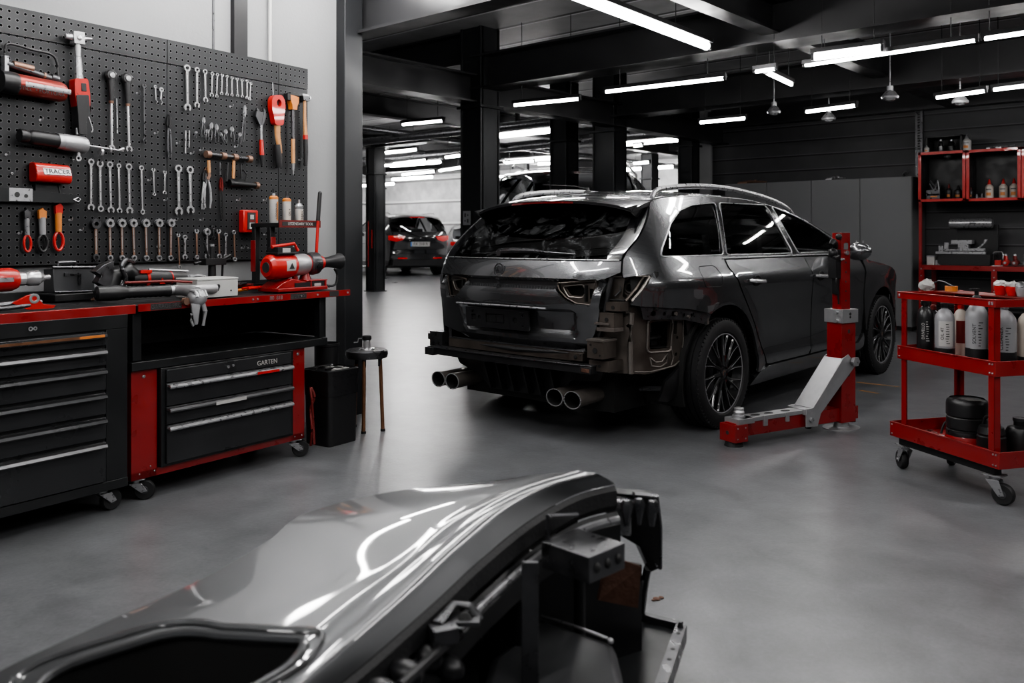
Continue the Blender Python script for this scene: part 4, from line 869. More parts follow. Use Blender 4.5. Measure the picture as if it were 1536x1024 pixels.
for k, (p, q, w) in enumerate(rowA):
    sz = 'largest chrome combination spanner' if k == 0 else 'chrome combination spanner' if k < 3 else 'tiny chrome spanner'
    spanner(p, q, w, f'{sz} hanging {O[k]} in the top row of the middle pegboard', 'spanners in the top row', 'ro' if k % 3 != 2 or k < 3 else 'oo')
rowC = [((134, 238), (134, 316), .0165, 'ro'), ((147.5, 241), (148.5, 318), .0165, 'or'), ((162, 242), (164, 320), .017, 'ro'), ((175.5, 245), (177, 320), .0135, 'ro'), ((190.5, 245), (192, 321), .018, 'ro'), ((209.5, 248), (211.5, 322), .014, 'rr'), ((227.5, 252), (229, 294), .010, 'or'), ((245, 256), (244.5, 292), .010, 'oo')]
for k, (p, q, w, e) in enumerate(rowC):
    spanner(p, q, w, f'chrome spanner hanging {O[k]} in the long row under the black air drill', 'spanners in the row under the air drill', e)
spanner((265, 247), (266, 323), .022, 'large chrome combination spanner beneath the T-handle rack, first of the pair', 'pair of large spanners', 'ro')
spanner((282.5, 249), (283.5, 321), .022, 'large chrome combination spanner with reddish lettering, second of the pair', 'pair of large spanners', 'ro')
rowD = [(141, 142), (162, 163), (180, 181), (197, 199), (216, 217.5), (236, 236.5), (254, 253.5)]
for k, (x0, x1_) in enumerate(rowD):
    spanner((x0, 329), (x1_, 391), .0165 if k else .019, f'ratchet ring spanner with coppery shaft hanging {O[k]} in the lowest row', 'ratchet spanners in the lowest row', 'Rr', 'steel' if k else 'gun', 'copper', .92)
rowE = [((265, 350), (267, 403), .010, 'oo'), ((275, 352), (275, 389), .014, 'ro'), ((292.5, 343), (293, 389), .013, 'or'), ((308, 343), (308.5, 388), .014, 'Ro'), ((325.5, 343), (327, 388), .014, 'oo'), ((336.5, 349), (336, 387), .012, 'rr'), ((348.5, 345), (350, 392), .013, 'rr')]
for k, (p, q, w, e) in enumerate(rowE):
    spanner(p, q, w, f'small worn spanner hanging {O[k]} in the low row beside the red case', 'small spanners beside the red case', e, 'steel', 'steel' if k % 2 else 'copper')
spanner((317, 338), (318, 360), .012, 'short open spanner hanging between the worn spanners of the low row', None, 'ro', 'gun')
# long torque bars with black heads
def torque(p0, p1, lab):
    a, L, ang = dims(p0, p1); b = MB(); b.at(hang(a, ang, .022)); b.mi = 0
    b.lathe([(.012, -.012), (.028, -.010), (.030, .004), (.024, .012), (.012, .013)], 20, m=Matrix.Translation((0, -.026, 0)) ); b.mi = 1; b.lathe([(.0, 0), (.014, .0), (.014, .006), (.0, .007)], 14, m=Matrix.Translation((0, -.026, .011))); b.ball((.024, -.016, .0), .008)
    b.mi = 0; b.cyl((0, -.045, 0), (0, -.155, 0), .017, .012); b.mi = 2; b.cyl((0, -.155, 0), (0, -.168, 0), .013, .011); b.mi = 1; b.cyl((0, -.168, 0), (0, -L+.03, 0), .0075, .0065); jaw(b, -L+.018, .018, -1)
    b.M = Matrix.Identity(4); tool(b, 'torque_wrench', ['plastic', 'chrome', 'copper'], lab, 'wrench', a)
torque((162.5, 106), (164, 228), 'long chrome bar wrench with black head, nearer the red power ratchet'); torque((186.5, 111), (190, 229), 'long chrome bar wrench with black head and copper collar, second of the two')
def rod(name, p0, p1, r, m, lab, cat='tool', x=.012, hook=True):
    a, L, ang = dims(p0, p1); b = MB(); b.at(hang(a, ang, x)); b.cyl((0, 0, 0), (0, -L, 0), r, n=8)
    if hook: b.ring(r*1.2, r*3.2, .004, n=12, m=Matrix.Translation((0, r*2, -.002))); b.tube([(0, -L, 0), (r*3, -L-r*3, 0), (r*1, -L-r*6, 0)], r*.8, 6)
    b.M = Matrix.Identity(4); return tool(b, name, m, lab, cat, a)
rod('punch_rod', (173, 148), (174, 200), .003, 'steel', 'thin steel punch hanging between the two long bar wrenches', hook=False)
spanner((213.5, 126), (214, 214), .011, 'very thin long steel wrench hanging beside the joint of the pegboards', None, 'or', 'gun')
rod('hex_key', (231, 132), (232, 150), .003, 'steel', 'tiny steel hook key left of the top spanner row, first of two'); rod('hex_key', (240, 137), (239, 150), .004, 'steel', 'tiny steel hook key left of the top spanner row, second of two')
rod('pin_punch', (276.5, 196), (276, 230), .004, 'steel', 'short bright pin punch of the pair under the large top spanner, longer one', hook=False); rod('pin_punch', (282, 196), (281.5, 221), .0035, 'steel', 'short bright pin punch of the pair under the large top spanner, shorter one', hook=False)
# pliers
def pliers(p0, p1, w, lab, m1='gun', m2='black', grp=None, spread=1.):
    a, L, ang = dims(p0, p1); b = MB(); b.at(hang(a, ang, .014))
    for s_ in (-1, 1):
        b.mi = 0; b.prism([(0, 0), (s_*w*.28, -L*.08), (s_*w*.42, -L*.22), (s_*w*.12, -L*.34), (0, -L*.30)], .009, Matrix.Translation((0, 0, -.0045+.003*s_)))
        b.mi = 1; b.tube([(s_*w*.10, -L*.30, 0), (-s_*w*.2*0+s_*w*.42*spread, -L*.55, 0), (s_*w*.5*spread, -L*.8, 0), (s_*w*.34*spread, -L, 0)], [w*.13, w*.15, w*.15, w*.10], 7)
    b.mi = 0; b.cyl((0, -L*.27, -.007), (0, -L*.27, .009), w*.18, n=12); b.M = Matrix.Identity(4); return tool(b, 'pliers', [m1, m2], lab, 'pliers', a, grp)
pliers((250.5, 172), (252, 236), .035, 'black slim pliers hanging at the joint of the pegboards', 'black', 'gun', spread=.6)
G4 = 'small pliers in the middle cluster'
for k, (p, q, w) in enumerate([((303, 176), (302, 206), .02), ((308, 194), (309, 212), .022), ((315, 184), (312, 211), .024), ((322, 186), (323, 215), .024), ((327, 199), (336, 214), .016), ((336, 194), (336, 215), .022), ((345, 190), (347, 213), .026), ((357.5, 199), (357, 216), .02), ((365, 158), (362, 212), .018), ((292, 197), (291, 207), .012)]):
    pliers(p, q, w, f'small steel pliers, {O[k]} along the middle cluster above the T-handle rack', 'steel', 'gun', G4)
pliers((305, 255), (302, 314), .034, 'steel pliers with slim grips hanging below the T-handle rack', 'gun', 'steel', spread=.5); pliers((308, 250), (309, 312), .05, 'pliers with one red and one steel grip below the T-handle rack', 'copper', 'steel', spread=.9)
pliers((329, 266), (331, 329), .026, 'red-tipped black pliers hanging at the end of the lower black bar', 'red_dark', 'black', spread=.7)
# T-handle rack
a = TM(306, 232); e = TM(368, 238); L = e[0]-a[0]
b = MB(); b.at(fr((.035, 0, 0), (0, 1, -.02), (0, .02, 1), (1, 0, 0))); b.cyl((0, 0, 0), (L, 0, 0), .013); b.mi = 1
for x in (0, L*.36, L*.64, L): b.cyl((x-.014, 0, 0), (x+.014, 0, 0), .021)
b.mi = 0
for x in (.02, L-.02): b.cyl((x, 0, -.03), (x, 0, 0), .006)
b.M = Matrix.Identity(4); tool(b, 'tool_rack', ['gun', 'copper'], 'round steel holder bar with coppery clamps across the middle pegboard', 'tool rack', a)
for k, (p, q, m) in enumerate((((307, 241), (308, 259), 'wood'), ((324, 244), (324, 262), 'gun'), ((345, 238), (344, 268), 'wood'), ((336, 244), (334, 272), 'black'), ((355, 246), (356, 268), 'black'))):
    rod('file_handle', p, q, .009 if m == 'wood' else .006, m, f'{"wooden" if m == "wood" else "dark"} tool handle hanging {O[k]} from the round steel holder bar', 'handle tool', x=.035, hook=False)
a = TM(338, 275); e = TM(381, 279); L = e[0]-a[0]
b = MB(); b.at(fr((.035, 0, 0), (0, 1, -.02), (0, .02, 1), (1, 0, 0))); b.cyl((0, 0, 0), (L, 0, 0), .016, n=16); b.mi = 1; b.cyl((L-.02, 0, 0), (L, 0, 0), .021); b.mi = 0; b.cyl((-.0, 0, 0), (.02, 0, 0), .022); b.cyl((L*.5, 0, -.03), (L*.5, 0, .0), .007); b.tube([(L*.55, .02, 0), (L*.6, .06, 0), (L*.5, .09, -.01)], .006, 6)
b.M = Matrix.Identity(4); tool(b, 'socket_bar', ['black', 'copper'], 'black socket bar with coppery end under the round steel holder bar', 'tool', a)
# red case on the board
a = TM(358, 315); e = TM(380, 349); L = e[0]-a[0]; h = a[1]-e[1]
b = MB(); b.b2((.0, 0, -h), (.045, L, 0)); t = tool(b, 'wall_case', 'red_bright', 'small upright red case with a dark window on the pegboard', 'case', a, bev=.006)
b = MB(); b.b2((.045, L*.25, -h*.86), (.048, L*.80, -h*.10)); b.mi = 1; b.b2((.048, L*.38, -h*.82), (.0495, L*.72, -h*.55)); b.b2((.048, L*.42, -h*.40), (.0495, L*.66, -h*.20)); b.mi = 2; b.b2((.048, L*.4, -h*.52), (.0495, L*.7, -h*.44)); b.build('case_window', ['ink', 'label', 'red_dark'], t)
# hammers and big tools at the end
a, L, ang = dims((387, 163), (390, 248)); b = MB(); b.at(hang(a, ang, .02)); b.mi = 0
b.prism([(-.028, 0), (-.012, -.01), (-.004, -.06), (0, -.11), (-.018, -.09), (-.040, -.05)], .014, Matrix.Translation((0, 0, -.007))); b.prism([(.02, .005), (.034, -.01), (.040, -.04), (.018, -.09), (0, -.11), (.01, -.06), (.022, -.03)], .014, Matrix.Translation((0, 0, -.007)))
b.prism([(-.02, -.02), (.02, -.02), (.012, -.11), (-.008, -.12)], .010, Matrix.Translation((0, 0, -.005))); b.mi = 1; b.cyl((0, -.1, 0), (0, -L*.60, 0), .009, .007); b.mi = 2; b.cyl((0, -L*.55, 0), (0, -L*.82, 0), .012, .014); b.mi = 3; b.cyl((0, -L*.82, 0), (0, -L, 0), .014, .009); b.M = Matrix.Identity(4)
tool(b, 'gripping_pliers', ['gun', 'steel', 'red_bright', 'plastic'], 'large gripping pliers with a red and black handle beside the red mallet', 'pliers', a)
a, L, ang = dims((409, 143), (413, 252)); b = MB(); b.at(hang(a, ang, .03)); hole = circ(.004, -.045, .018, 12)
patch(b, rnd([(-.050, -.03), (-.03, -.005), (.03, 0), (.052, -.03), (.052, -.085), (.040, -.12), (.033, -.185), (-.033, -.185), (-.040, -.13), (-.052, -.09)], .02), lambda x, y: (x, y, .022), .02, ([(x, y*1.25+.006) for x, y in hole],), .04); b.mi = 3
b.b2((-.03, -.08, -.01), (.035, -.01, -.005)); b.mi = 1; b.tube([(0, -.17, 0), (.0, -L*.55, 0), (.012, -L*.72, 0), (.016, -L*.80, 0)], [.020, .017, .015, .013], 12); b.mi = 2; b.tube([(-.006, -L*.68, 0), (.0, -L*.86, 0), (.004, -L, 0)], [.02, .023, .018], 12); b.M = Matrix.Identity(4)
tool(b, 'mallet', ['red_bright', 'wood', 'plastic', 'ink'], 'bright red headed mallet with wooden shaft and black grip', 'mallet', a)
a, L, ang = dims((434, 141), (435, 262)); b = MB(); b.at(hang(a, ang, .03)); b.mi = 0
b.prism([(-.032, -.012), (.034, -.02), (.032, -.055), (.020, -.075), (.018, -.10), (-.018, -.10), (-.020, -.072), (-.030, -.05)], .04, Matrix.Translation((0, 0, -.02))); b.mi = 1; b.b2((-.055, -.045, -.018), (-.03, -.005, .018)); b.b2((-.03, -.012, -.015), (.04, .004, .015)); b.mi = 2; b.cyl((0, -.10, 0), (0, -L*.56, 0), .011, .010); b.mi = 3; b.cyl((0, -L*.56, 0), (0, -L*.86, 0), .012, .012); b.mi = 4; b.cyl((0, -L*.86, 0), (0, -L*.95, 0), .010, .008); b.cyl((0, -L*.95, 0), (0, -L, 0), .004, .003); b.M = Matrix.Identity(4)
tool(b, 'splitting_hammer', ['orange', 'black', 'gun', 'wood', 'chrome'], 'orange headed hammer with grey and wooden shaft ending in a chrome tip', 'hammer', a)
a, L, ang = dims((452, 143), (453, 250)); b = MB(); b.at(hang(a, ang, .03)); b.mi = 0; b.prism([(-.028, 0), (.03, -.004), (.034, -.03), (.024, -.04), (-.022, -.035)], .032, Matrix.Translation((0, 0, -.016))); b.mi = 1; b.b2((.03, -.022, -.012), (.046, -.008, .012)); b.b2((-.03, -.008, -.017), (.02, .003, .017)); b.mi = 2; b.tube([(0, -.035, 0), (-.002, -L*.3, 0), (.004, -L*.56, 0)], [.009, .010, .014], 10); b.mi = 3; b.tube([(.004, -L*.56, 0), (.004, -L*.62, 0)], [.016, .016], 10); b.mi = 4; b.tube([(.004, -L*.62, 0), (.006, -L*.8, 0), (.004, -L, 0)], [.016, .015, .012], 10); b.M = Matrix.Identity(4)
tool(b, 'claw_hammer', ['gun', 'chrome', 'wood', 'red_bright', 'plastic'], 'steel headed hammer with orange and black grip at the pegboard edge', 'hammer', a)
rod('long_pin', (407, 124), (408, 146), .0025, 'steel', 'thin bright pin the red headed mallet hangs from', hook=False)
# --- big tools on the first board
# hacksaw
a = TM(4, 66); e = TM(82, 108); L = e[0]-a[0]
t = LT('hacksaw', 'black framed hacksaw hanging above the red cylinder tool', 'saw', PX, a[0], a[1])
b = MB(); b.tube(cr([(.03, 0, -.12), (.03, -.005, -.03), (.03, .02, -.0), (.03, L*.5, -.01), (.03, L*.85, -.015), (.03, L*.98, -.05), (.03, L, -.13)], 5), .006, 8); b.build('saw_frame', 'black', t)
b = MB(); b.cyl((.03, .0, -.095), (.03, L*.95, -.135), .017, .014); b.build('grip', 'gun', t); b = MB(); b.cyl((.032, .03, -.092), (.032, .12, -.10), .0175); b.cyl((.03, L*.7, -.122), (.03, L*.74, -.124), .017); b.build('red_band', 'copper', t)
b = MB(); b.b2((.01, -.012, -.15), (.045, .006, -.06)); b.build('blade_clamp', 'steel', t); b = MB(); b.cyl((.03, L*.86, -.125), (.03, L*1.0, -.132), .018); b.build('tension_nut', 'gun', t)
# red cylinder
a = TM(-6, 124); e = TM(86, 128); L = e[0]-a[0]
t = LT('cylinder_torch', 'fat dull red cylinder tool with worn lettering at the picture edge', 'tool', PX, a[0], a[1])
fm = fr((.058, 0, 0), (1, 0, 0), (0, 0, 1), (0, 1, -.045)); b = MB(); b.lathe([(.02, .01), (.040, .015), (.048, .03), (.048, L-.02), (.040, L), (.03, L+.003)], 26, m=fm @ Matrix.Identity(4)); b.build('barrel', mat('dull_red', (.30, .045, .035), .32, .45, noise=.35, nscale=8), t)
b = MB(); b.lathe([(.049, -.01), (.052, .03), (.052, .05), (.049, .06), (.0, .06), (.0, -.01)], 26, m=fm); b.build('end_cap', 'plastic', t)
b = MB(); b.at(fm @ Matrix.Rotation(PI/2*0, 4, 'Z')); b.ring(.0482, .0488, L*.75, -.25, .22, 8, Matrix.Translation((0, 0, .08))); b.build('name_plate', 'steel', t)
text('barrel_lettering', 'STILL  • FORTUNA', .026, 'ink', t, (.1072, L*.55, -.028), (0, 1, -.045), (0, .045, 1))
b = MB(); b.b2((.0, L*.3, -.03), (.03, L*.36, .05)); b.b2((.0, L*.75, -.03), (.03, L*.8, .04)); b.build('wall_bracket', 'black', t)
# power ratchet (silver head, red body)
a, L, ang = dims((108, 50), (113, 166)); t = LT('power_ratchet', 'red and black power ratchet with chrome hammer-like head on the pegboard', 'power tool', PX, a[0], a[1])
h = hang(a, ang, .045); b = MB(); b.at(h); b.b2((-.028, -.06, -.022), (.028, 0, .022)); b.cyl((-.06, -.028, 0), (-.028, -.028, 0), .012, .017); b.cyl((.028, -.028, 0), (.075, -.022, 0), .011, .006); b.lathe([(.013, 0), (.013, .004), (.008, .006)], 16, m=Matrix.Translation((0, -.03, .022))); b.cyl((0, -.06, 0), (0, -.12, 0), .016, .013); b.mi = 1; b.cyl((0, -.12, 0), (0, -.23, 0), .015, .02); b.M = Matrix.Identity(4); b.build('ratchet_head', ['chrome', 'steel'], t, bev=.003)
b = MB(); b.at(h); b.prism(rnd([(-.035, -.23), (.03, -.225), (.038, -.30), (.034, -.40), (.042, -L+.02), (-.022, -L+.03), (-.028, -.40), (-.038, -.30)], .012), .055, Matrix.Translation((0, 0, -.028))); b.M = Matrix.Identity(4); b.build('body', 'red_bright', t, bev=.006)
b = MB(); b.at(h); b.prism(rnd([(-.034, -.31), (.030, -.305), (.034, -.40), (.012, -.43), (.012, -.50), (-.028, -.50), (-.03, -.40)], .008), .060, Matrix.Translation((0, 0, -.029))); b.b2((-.006, -.29, .026), (.02, -.25, .030)); b.b2((-.01, -L, -.02), (.03, -L+.03, .02)); b.mi = 1; b.cyl((-.0, -L-.04, 0), (0, -L+.01, 0), .008); b.mi = 2; b.tube([(.038, -.40, 0), (.05, -.44, 0), (.06, -.47, 0), (.052, -.485, 0)], .004, 6); b.M = Matrix.Identity(4); b.build('grip', ['plastic', 'steel', 'chrome'], t, bev=.003)
# air drill
a = TM(20, 204); e = TM(120, 212); L = e[0]-a[0]; t = LT('air_drill', 'black and silver air drill with long steel bit pointing along the pegboard', 'power tool', PX, a[0], a[1])
fm = fr((.055, 0, 0), (1, 0, 0), (0, 0, 1), (0, 1, -.06)); b = MB(); b.lathe([(.01, 0), (.030, .0), (.033, .02), (.026, .04), (.034, .055)]+[(.034+.002*(k % 2), .06+k*.012) for k in range(int((L*.5-.06)/.012))]+[(.034, L*.55)], 24, m=fm); b.build('motor_housing', 'plastic', t)
b = MB(); b.lathe([(.036, L*.55), (.038, L*.57), (.038, L*.62), (.035, L*.625), (.040, L*.66), (.041, L*.96), (.034, L), (.012, L+.004)], 24, m=fm); b.cyl((.055, L*.87, .03), (.055, L*.87, .062), .010); b.cyl((.055, L*.88, -.03), (.055, L*.88, -.075), .008); b.ring(.008, .014, .006, n=12, m=fr((.052, L*.88, -.085), (0, 1, 0), (0, 0, 1), (1, 0, 0))); b.build('gear_housing', 'alu', t)
b = MB(); e2 = TM(176, 219); L2 = e2[0]-a[0]; b.cyl((.055, L, -.06*L), (.055, L2, -.06*L2), .006, .004); b.cyl((.055, L+.07, -.045), (.055, L+.082, -.046), .020); b.cyl((.055, L2-.08, -.06*L2), (.055, L2-.07, -.06*L2), .017); b.cyl((.055, L2-.03, -.06*L2), (.055, L2, -.06*L2+.012), .005, .009); b.build('drill_bit', 'chrome', t)
# red box
a = TM(42, 246); e = TM(95, 268); L = e[0]-a[0]; t = LT('red_box', 'rounded red box with pale lettering fixed beneath the air drill', 'box', PX, a[0], a[1])
b = MB(); b.at(fr((0, 0, 0), (1, 0, 0), (0, 0, 1), (0, 1, -.025))); b.prism(rnd([(.006, -.085), (.075, -.085), (.085, -.05), (.06, .006), (.006, .01)], .02), L); b.M = Matrix.Identity(4); b.build('shell', 'red_bright', t, bev=.004)
b = MB(); b.b2((.0865, L*.35, -.055), (.0868, L*.80, -.020)) if False else None
pl = bpy.data.objects.new('lettering_plate', None); COL.objects.link(pl); pl.parent = t; pl.location = (.0785, L*.58, -.034)
pb = MB(); ez = Vector((1, 0, .42)).normalized(); ey = Vector((-.42, 0, 1)).normalized(); pb.at(fr((0, 0, 0), (0, 1, 0), ey, ez)); pb.b2((-.065, -.016, -.004), (.065, .016, .001)); pb.build('plate', 'steel', pl)
text('lettering', 'TRACER', .033, 'ink', pl, ez*.0025, (0, 1, -.0), ey)
b = MB(); b.b2((.0, L*.15, -.16), (.02, L*.85, -.085)); b.cyl((.02, L*.78, -.09), (.02, L*.86, -.15), .004); b.build('mount', 'black', t); b = MB(); b.cyl((.03, L*.5, .004), (.03, L*.56, .008), .012); b.build('button', 'black', t)
# straight rail
a = TM(-12, 291); e = TM(115, 298); L = e[0]-a[0]; t = LT('steel_rail', 'long black straight rail with a silver end plate under the red box', 'rail', PX, a[0], a[1])
b = MB(); b.at(fr((.02, 0, 0), (0, 1, -.01), (0, .01, 1), (1, 0, 0))); b.prism(rnd([(0, -.035), (L, -.026, .02), (L, .012, .02), (0, .033)], .001, 5), .03); b.M = Matrix.Identity(4); b.build('bar', 'cab', t, bev=.002)
b = MB(); b.b2((.05, .05, -.030), (.053, .155, .030)); b.mi = 1; b.cyl((.053, .085, 0), (.0545, .085, 0), .012); b.cyl((.053, .125, -.005), (.0545, .125, -.005), .009); b.build('end_plate', ['steel', 'ink'], t); b = MB(); b.tube([(.052, L-.045, -.014), (.053, L-.02, -.002), (.053, L-.010, -.012), (.053, L-.02, -.024), (.052, L-.045, -.014)], .003, 6); b.build('hanging_eye', 'chrome', t)
# three cutters under the rail
for k, (p, q, m_, lab) in enumerate((((36, 313), (38, 378), ('gun', 'steel', 'red_bright'), 'ratchet cutter with silver shaft and red loop grip below the rail'), ((59, 312), (61, 378), ('orange', 'silver', 'plastic'), 'ratchet cutter with wide silver shaft and black loop grip below the rail'), ((83.5, 305), (84.5, 376), ('red_bright', 'orange', 'red_bright'), 'ratchet cutter with orange shaft and red loop grip below the rail'))):
    a, L, ang = dims(p, q); b = MB(); b.at(hang(a, ang, .022)); w = .012+.004*(k > 0); b.mi = 0
    b.prism([(-w, -.05), (w, -.05), (w*1.2, -.015), (w*.4, -.01+.012*(k == 2)), (w*.1, 0), (-w*1.1, -.012)], .02, Matrix.Translation((0, 0, -.01))); b.mi = 1; b.cyl((0, -.045, 0), (0, -L*.60, 0), w, w*.9); b.mi = 2
    b.tube([(p_[0], p_[1]-L*.8, 0) for p_ in [(1.35*w*math.cos(a_*PI/8), L*.19*math.sin(a_*PI/8)) for a_ in range(16)]], w*.48, 8, close=True); b.M = Matrix.Identity(4); tool(b, 'cutter', list(m_), lab, 'cutter', a)
# many bare hooks
b0 = None
hooks = [(128, 168), (205, 140), (232, 200), (246, 300), (222, 270), (262, 330), (300, 330), (355, 300), (372, 372), (362, 372), (300, 225), (286, 230), (265, 215), (236, 370), (120, 345), (104, 330), (395, 300), (440, 370), (28, 350), (18, 260), (9, 232), (110, 240), (60, 180), (352, 220), (345, 160), (381, 385), (396, 352), (448, 240)]
for k, (px, py) in enumerate(hooks):
    a = TM(px, py)
    if b0 is None:
        b = MB(); b.tube([(0, 0, .0), (.022, 0, -.003), (.028, 0, .004), (.03, 0, .012)], .0022, 6); b.cyl((0, 0, 0), (.003, 0, 0), .006, n=10); b0 = b.build('peg_hook', 'steel', None, loc=lw(PX, *a), rz=RL); tag(b0, 'empty little bright wire hook pushed into the black pegboard', 'hook', 'empty pegboard hooks')
    else: c = b0.copy(); c.location = lw(PX, *a); COL.objects.link(c)
# ================================================================== on the bench
BZ = .899
def on_bench(px, py): return l_atz(px, py, BZ)
# red drill at the picture edge
x, y = on_bench(20, 452); x, y = -3.83, y-.02
t = LT('power_drill', 'red power drill with chrome chuck lying at the picture edge', 'power tool', x, 1.72, BZ)
def bz(mb, ex=(0, 1, 0), o=(0, 0, 0)): return mb
b = MB(); b.lathe([(.02, 0), (.044, .005), (.048, .03), (.046, .16), (.036, .17)], 24, m=fr((0, -.15, .115), (1, 0, 0), (0, 0, 1), (0, 1, .02))); b.build('rear_housing', 'plastic', t)
b = MB(); b.lathe([(.046, .0), (.050, .01), (.050, .12), (.040, .145), (.031, .15)], 24, m=fr((0, .01, .117), (1, 0, 0), (0, 0, 1), (0, 1, .02))); b.mi = 1; b.b2((.045, .05, .112), (.052, .12, .13)); b.build('front_housing', ['red_bright', 'steel'], t)
b = MB(); b.lathe([(.03, 0), (.030, .03), (.026, .035), (.033, .05), (.033, .09), (.025, .10), (.012, .12), (.012, .14)], 20, m=fr((0, .155, .12), (1, 0, 0), (0, 0, 1), (0, 1, .02))); b.build('chuck', 'chrome', t)
b = MB(); b.prism(rnd([(-.12, .10), (-.04, .10), (-.055, .0), (-.15, .0)], .015), .055, fr((-.028, 0, 0), (0, 1, 0), (0, 0, 1), (1, 0, 0))); b.tube([(0, -.12, .18), (0, .0, .185), (0, .06, .178)], .018, 8, flat=.6); b.build('grip', 'plastic', t, bev=.004)
# pair of pruner-like pliers beside it
t = LT('locking_pliers', 'steel locking pliers with red jaws lying on the black worktop', 'pliers', -3.70, 1.68, BZ, -.1)
b = MB(); b.tube([(0, -.05, .02), (0, .05, .022), (.01, .15, .03), (.01, .22, .028)], [.012, .014, .012, .01], 8); b.tube([(.04, -.04, .012), (.03, .08, .012), (.02, .17, .018)], .010, 8); b.mi = 1; b.prism([(.10, .03), (.16, .06), (.19, .06), (.22, .02), (.27, .012), (.26, .0), (.16, .0)], .018, fr((.01, 0, 0), (0, 1, 0), (0, 0, 1), (1, 0, 0))); b.mi = 2; b.ring(.010, .021, .02, n=16, m=fr((.0095, .185, .045), (0, 1, 0), (0, 0, 1), (1, 0, 0))); b.build('lever', ['gun', 'red_bright', 'chrome'], t, bev=.001)
# black tool case
yy0, _ = l_at(82, 430, -4.0); yy1, _ = l_at(144, 430, -4.0)
t = LT('tool_case', 'open black steel tool case standing behind the drill on the worktop', 'case', -4.0, yy0, BZ); W = yy1-yy0
b = MB(); b.prism([(-.10, .04), (-.01, .04), (-.015, .155), (-.10, .15)], W, fr((0, 0, 0), (1, 0, 0), (0, 0, 1), (0, -1, 0)) @ Matrix.Diagonal((1, 1, -1, 1))); b.build('case_body', 'case_grey', t, bev=.004)
b = MB(); b.b2((-.13, -.01, 0), (.02, W+.02, .035)); b.build('case_base', 'black', t, bev=.004)
b = MB(); b.tube([(-.01, -.005, .16), (-.01, W+.005, .155)], .006, 6); b.tube([(.0, 0, .045), (.01, W+.04, .04), (.015, W+.045, .01)], .005, 6); b.tube([(-.05, W*.2, .155), (-.05, W*.22, .18), (-.05, W*.62, .18), (-.05, W*.64, .155)], .008, 6); b.b2((-.012, W*.25, .118), (-.004, W*.33, .132)); b.b2((-.012, W*.40, .120), (-.005, W*.62, .125)); b.b2((-.012, W*.58, .075), (-.002, W*.64, .13)); b.build('case_fittings', 'gun', t)
# clump of torn leather with cutter
x, y = on_bench(200, 446)
t = LT('impact_wrench', 'heavy black impact wrench with red accents resting on the bench joint', 'power tool', -3.86, l_at(195, 430, -3.86)[0]-.10, BZ)
b = MB(); b.tube([(0, .0, .05), (0, .02, .12), (.01, .08, .14), (0, .14, .10)], [.035, .04, .042, .03], 12); b.cyl((0, .10, .10), (0, .30, .095), .042, .038, n=22); b.cyl((0, .30, .095), (0, .40, .092), .034, .030, n=22); b.build('motor_housing', 'plastic', t)
b = MB(); b.tube(cr([(.03, .03, .05), (.045, .05, .10), (.045, .03, .16), (.03, .06, .19), (.0, .12, .175)], 5), [.012]*20+[.01], 8); b.prism([(-.0, .0), (.03, .06), (.0, .12), (.0, .17), (-.05, .15), (-.09, .12), (-.06, .10), (-.08, .07), (-.05, .05), (-.06, .02)], .05, fr((-.02, .0, .02), (0, 1, 0), (0, 0, 1), (1, 0, 0))); b.build('guard', 'gun', t, bev=.004)
b = MB(); b.cyl((0, .17, .096), (0, .185, .0965), .0435, n=22); b.b2((.03, .13, .125), (.042, .19, .14)); b.cyl((0, .31, .095), (0, .316, .095), .0352); b.prism([(.0, .0), (.03, 0), (.015, .03)], .004, fr((.0415, .23, .07), (0, 1, 0), (0, 0, 1), (1, 0, 0))); b.build('orange_accent', 'red_bright', t)
b = MB(); b.tube([(0, .4, .092), (.0, .48, .10), (0, .52, .09)], .012, 8); b.tube([(.0, .2, .14), (0, .42, .125)], .006, 6); b.build('side_rod', 'steel', t)
# torque grip running out to the clamp (black grip + silver tube)
x, y = -3.70, l_at(222, 435, -3.7)[0]
t = LT('air_hammer', 'black and silver air hammer lying across the bench towards the clamp', 'power tool', -3.72, y-.14, BZ)
d = Vector((.10, .50, 0)).normalized(); fm = fr((0, 0, .045), (d.y, -d.x, 0), (0, 0, 1), d)
b = MB(); b.lathe([(.02, -.10), (.034, -.09), (.036, .0), (.030, .03)]+[(.026+.003*(k % 2), .04+k*.012) for k in range(16)]+[(.03, .24)], 22, m=fm); b.build('grip', 'plastic', t)
b = MB(); b.lathe([(.024, .24), (.023, .26), (.026, .262), (.026, .285), (.022, .29), (.023, .31), (.023, .47), (.020, .475)], 22, m=fm); b.build('barrel', 'alu', t)
b = MB(); p0 = Vector((0, 0, .045))+d*.05; b.tube([p0+Vector((.0, -.02, .045)), p0+d*.2+Vector((0, 0, .045)), p0+d*.3+Vector((0, 0, .035))], .007, 6); b.build('trigger_strip', 'red_dark', t)
# spilled screws
b = MB(); rr = random.Random(4)
for k in range(26):
    p = Vector((rr.uniform(-.03, .03), rr.uniform(-.05, .05), 0)); h_ = .003+.05*max(0, 1-abs(p.y)/.05)*rr.random(); b.cyl(p+Vector((0, 0, h_)), p+Vector((rr.uniform(-.012, .012), rr.uniform(-.012, .012), h_+.004)), .003, n=6)
x, y = on_bench(166, 452); sc_ = b.build('screws', 'copper', None, loc=lw(x-.05, y, BZ+.001), rz=RL); tag(sc_, 'little heap of coppery screws beside the impact wrench', 'screws', None, 'stuff')
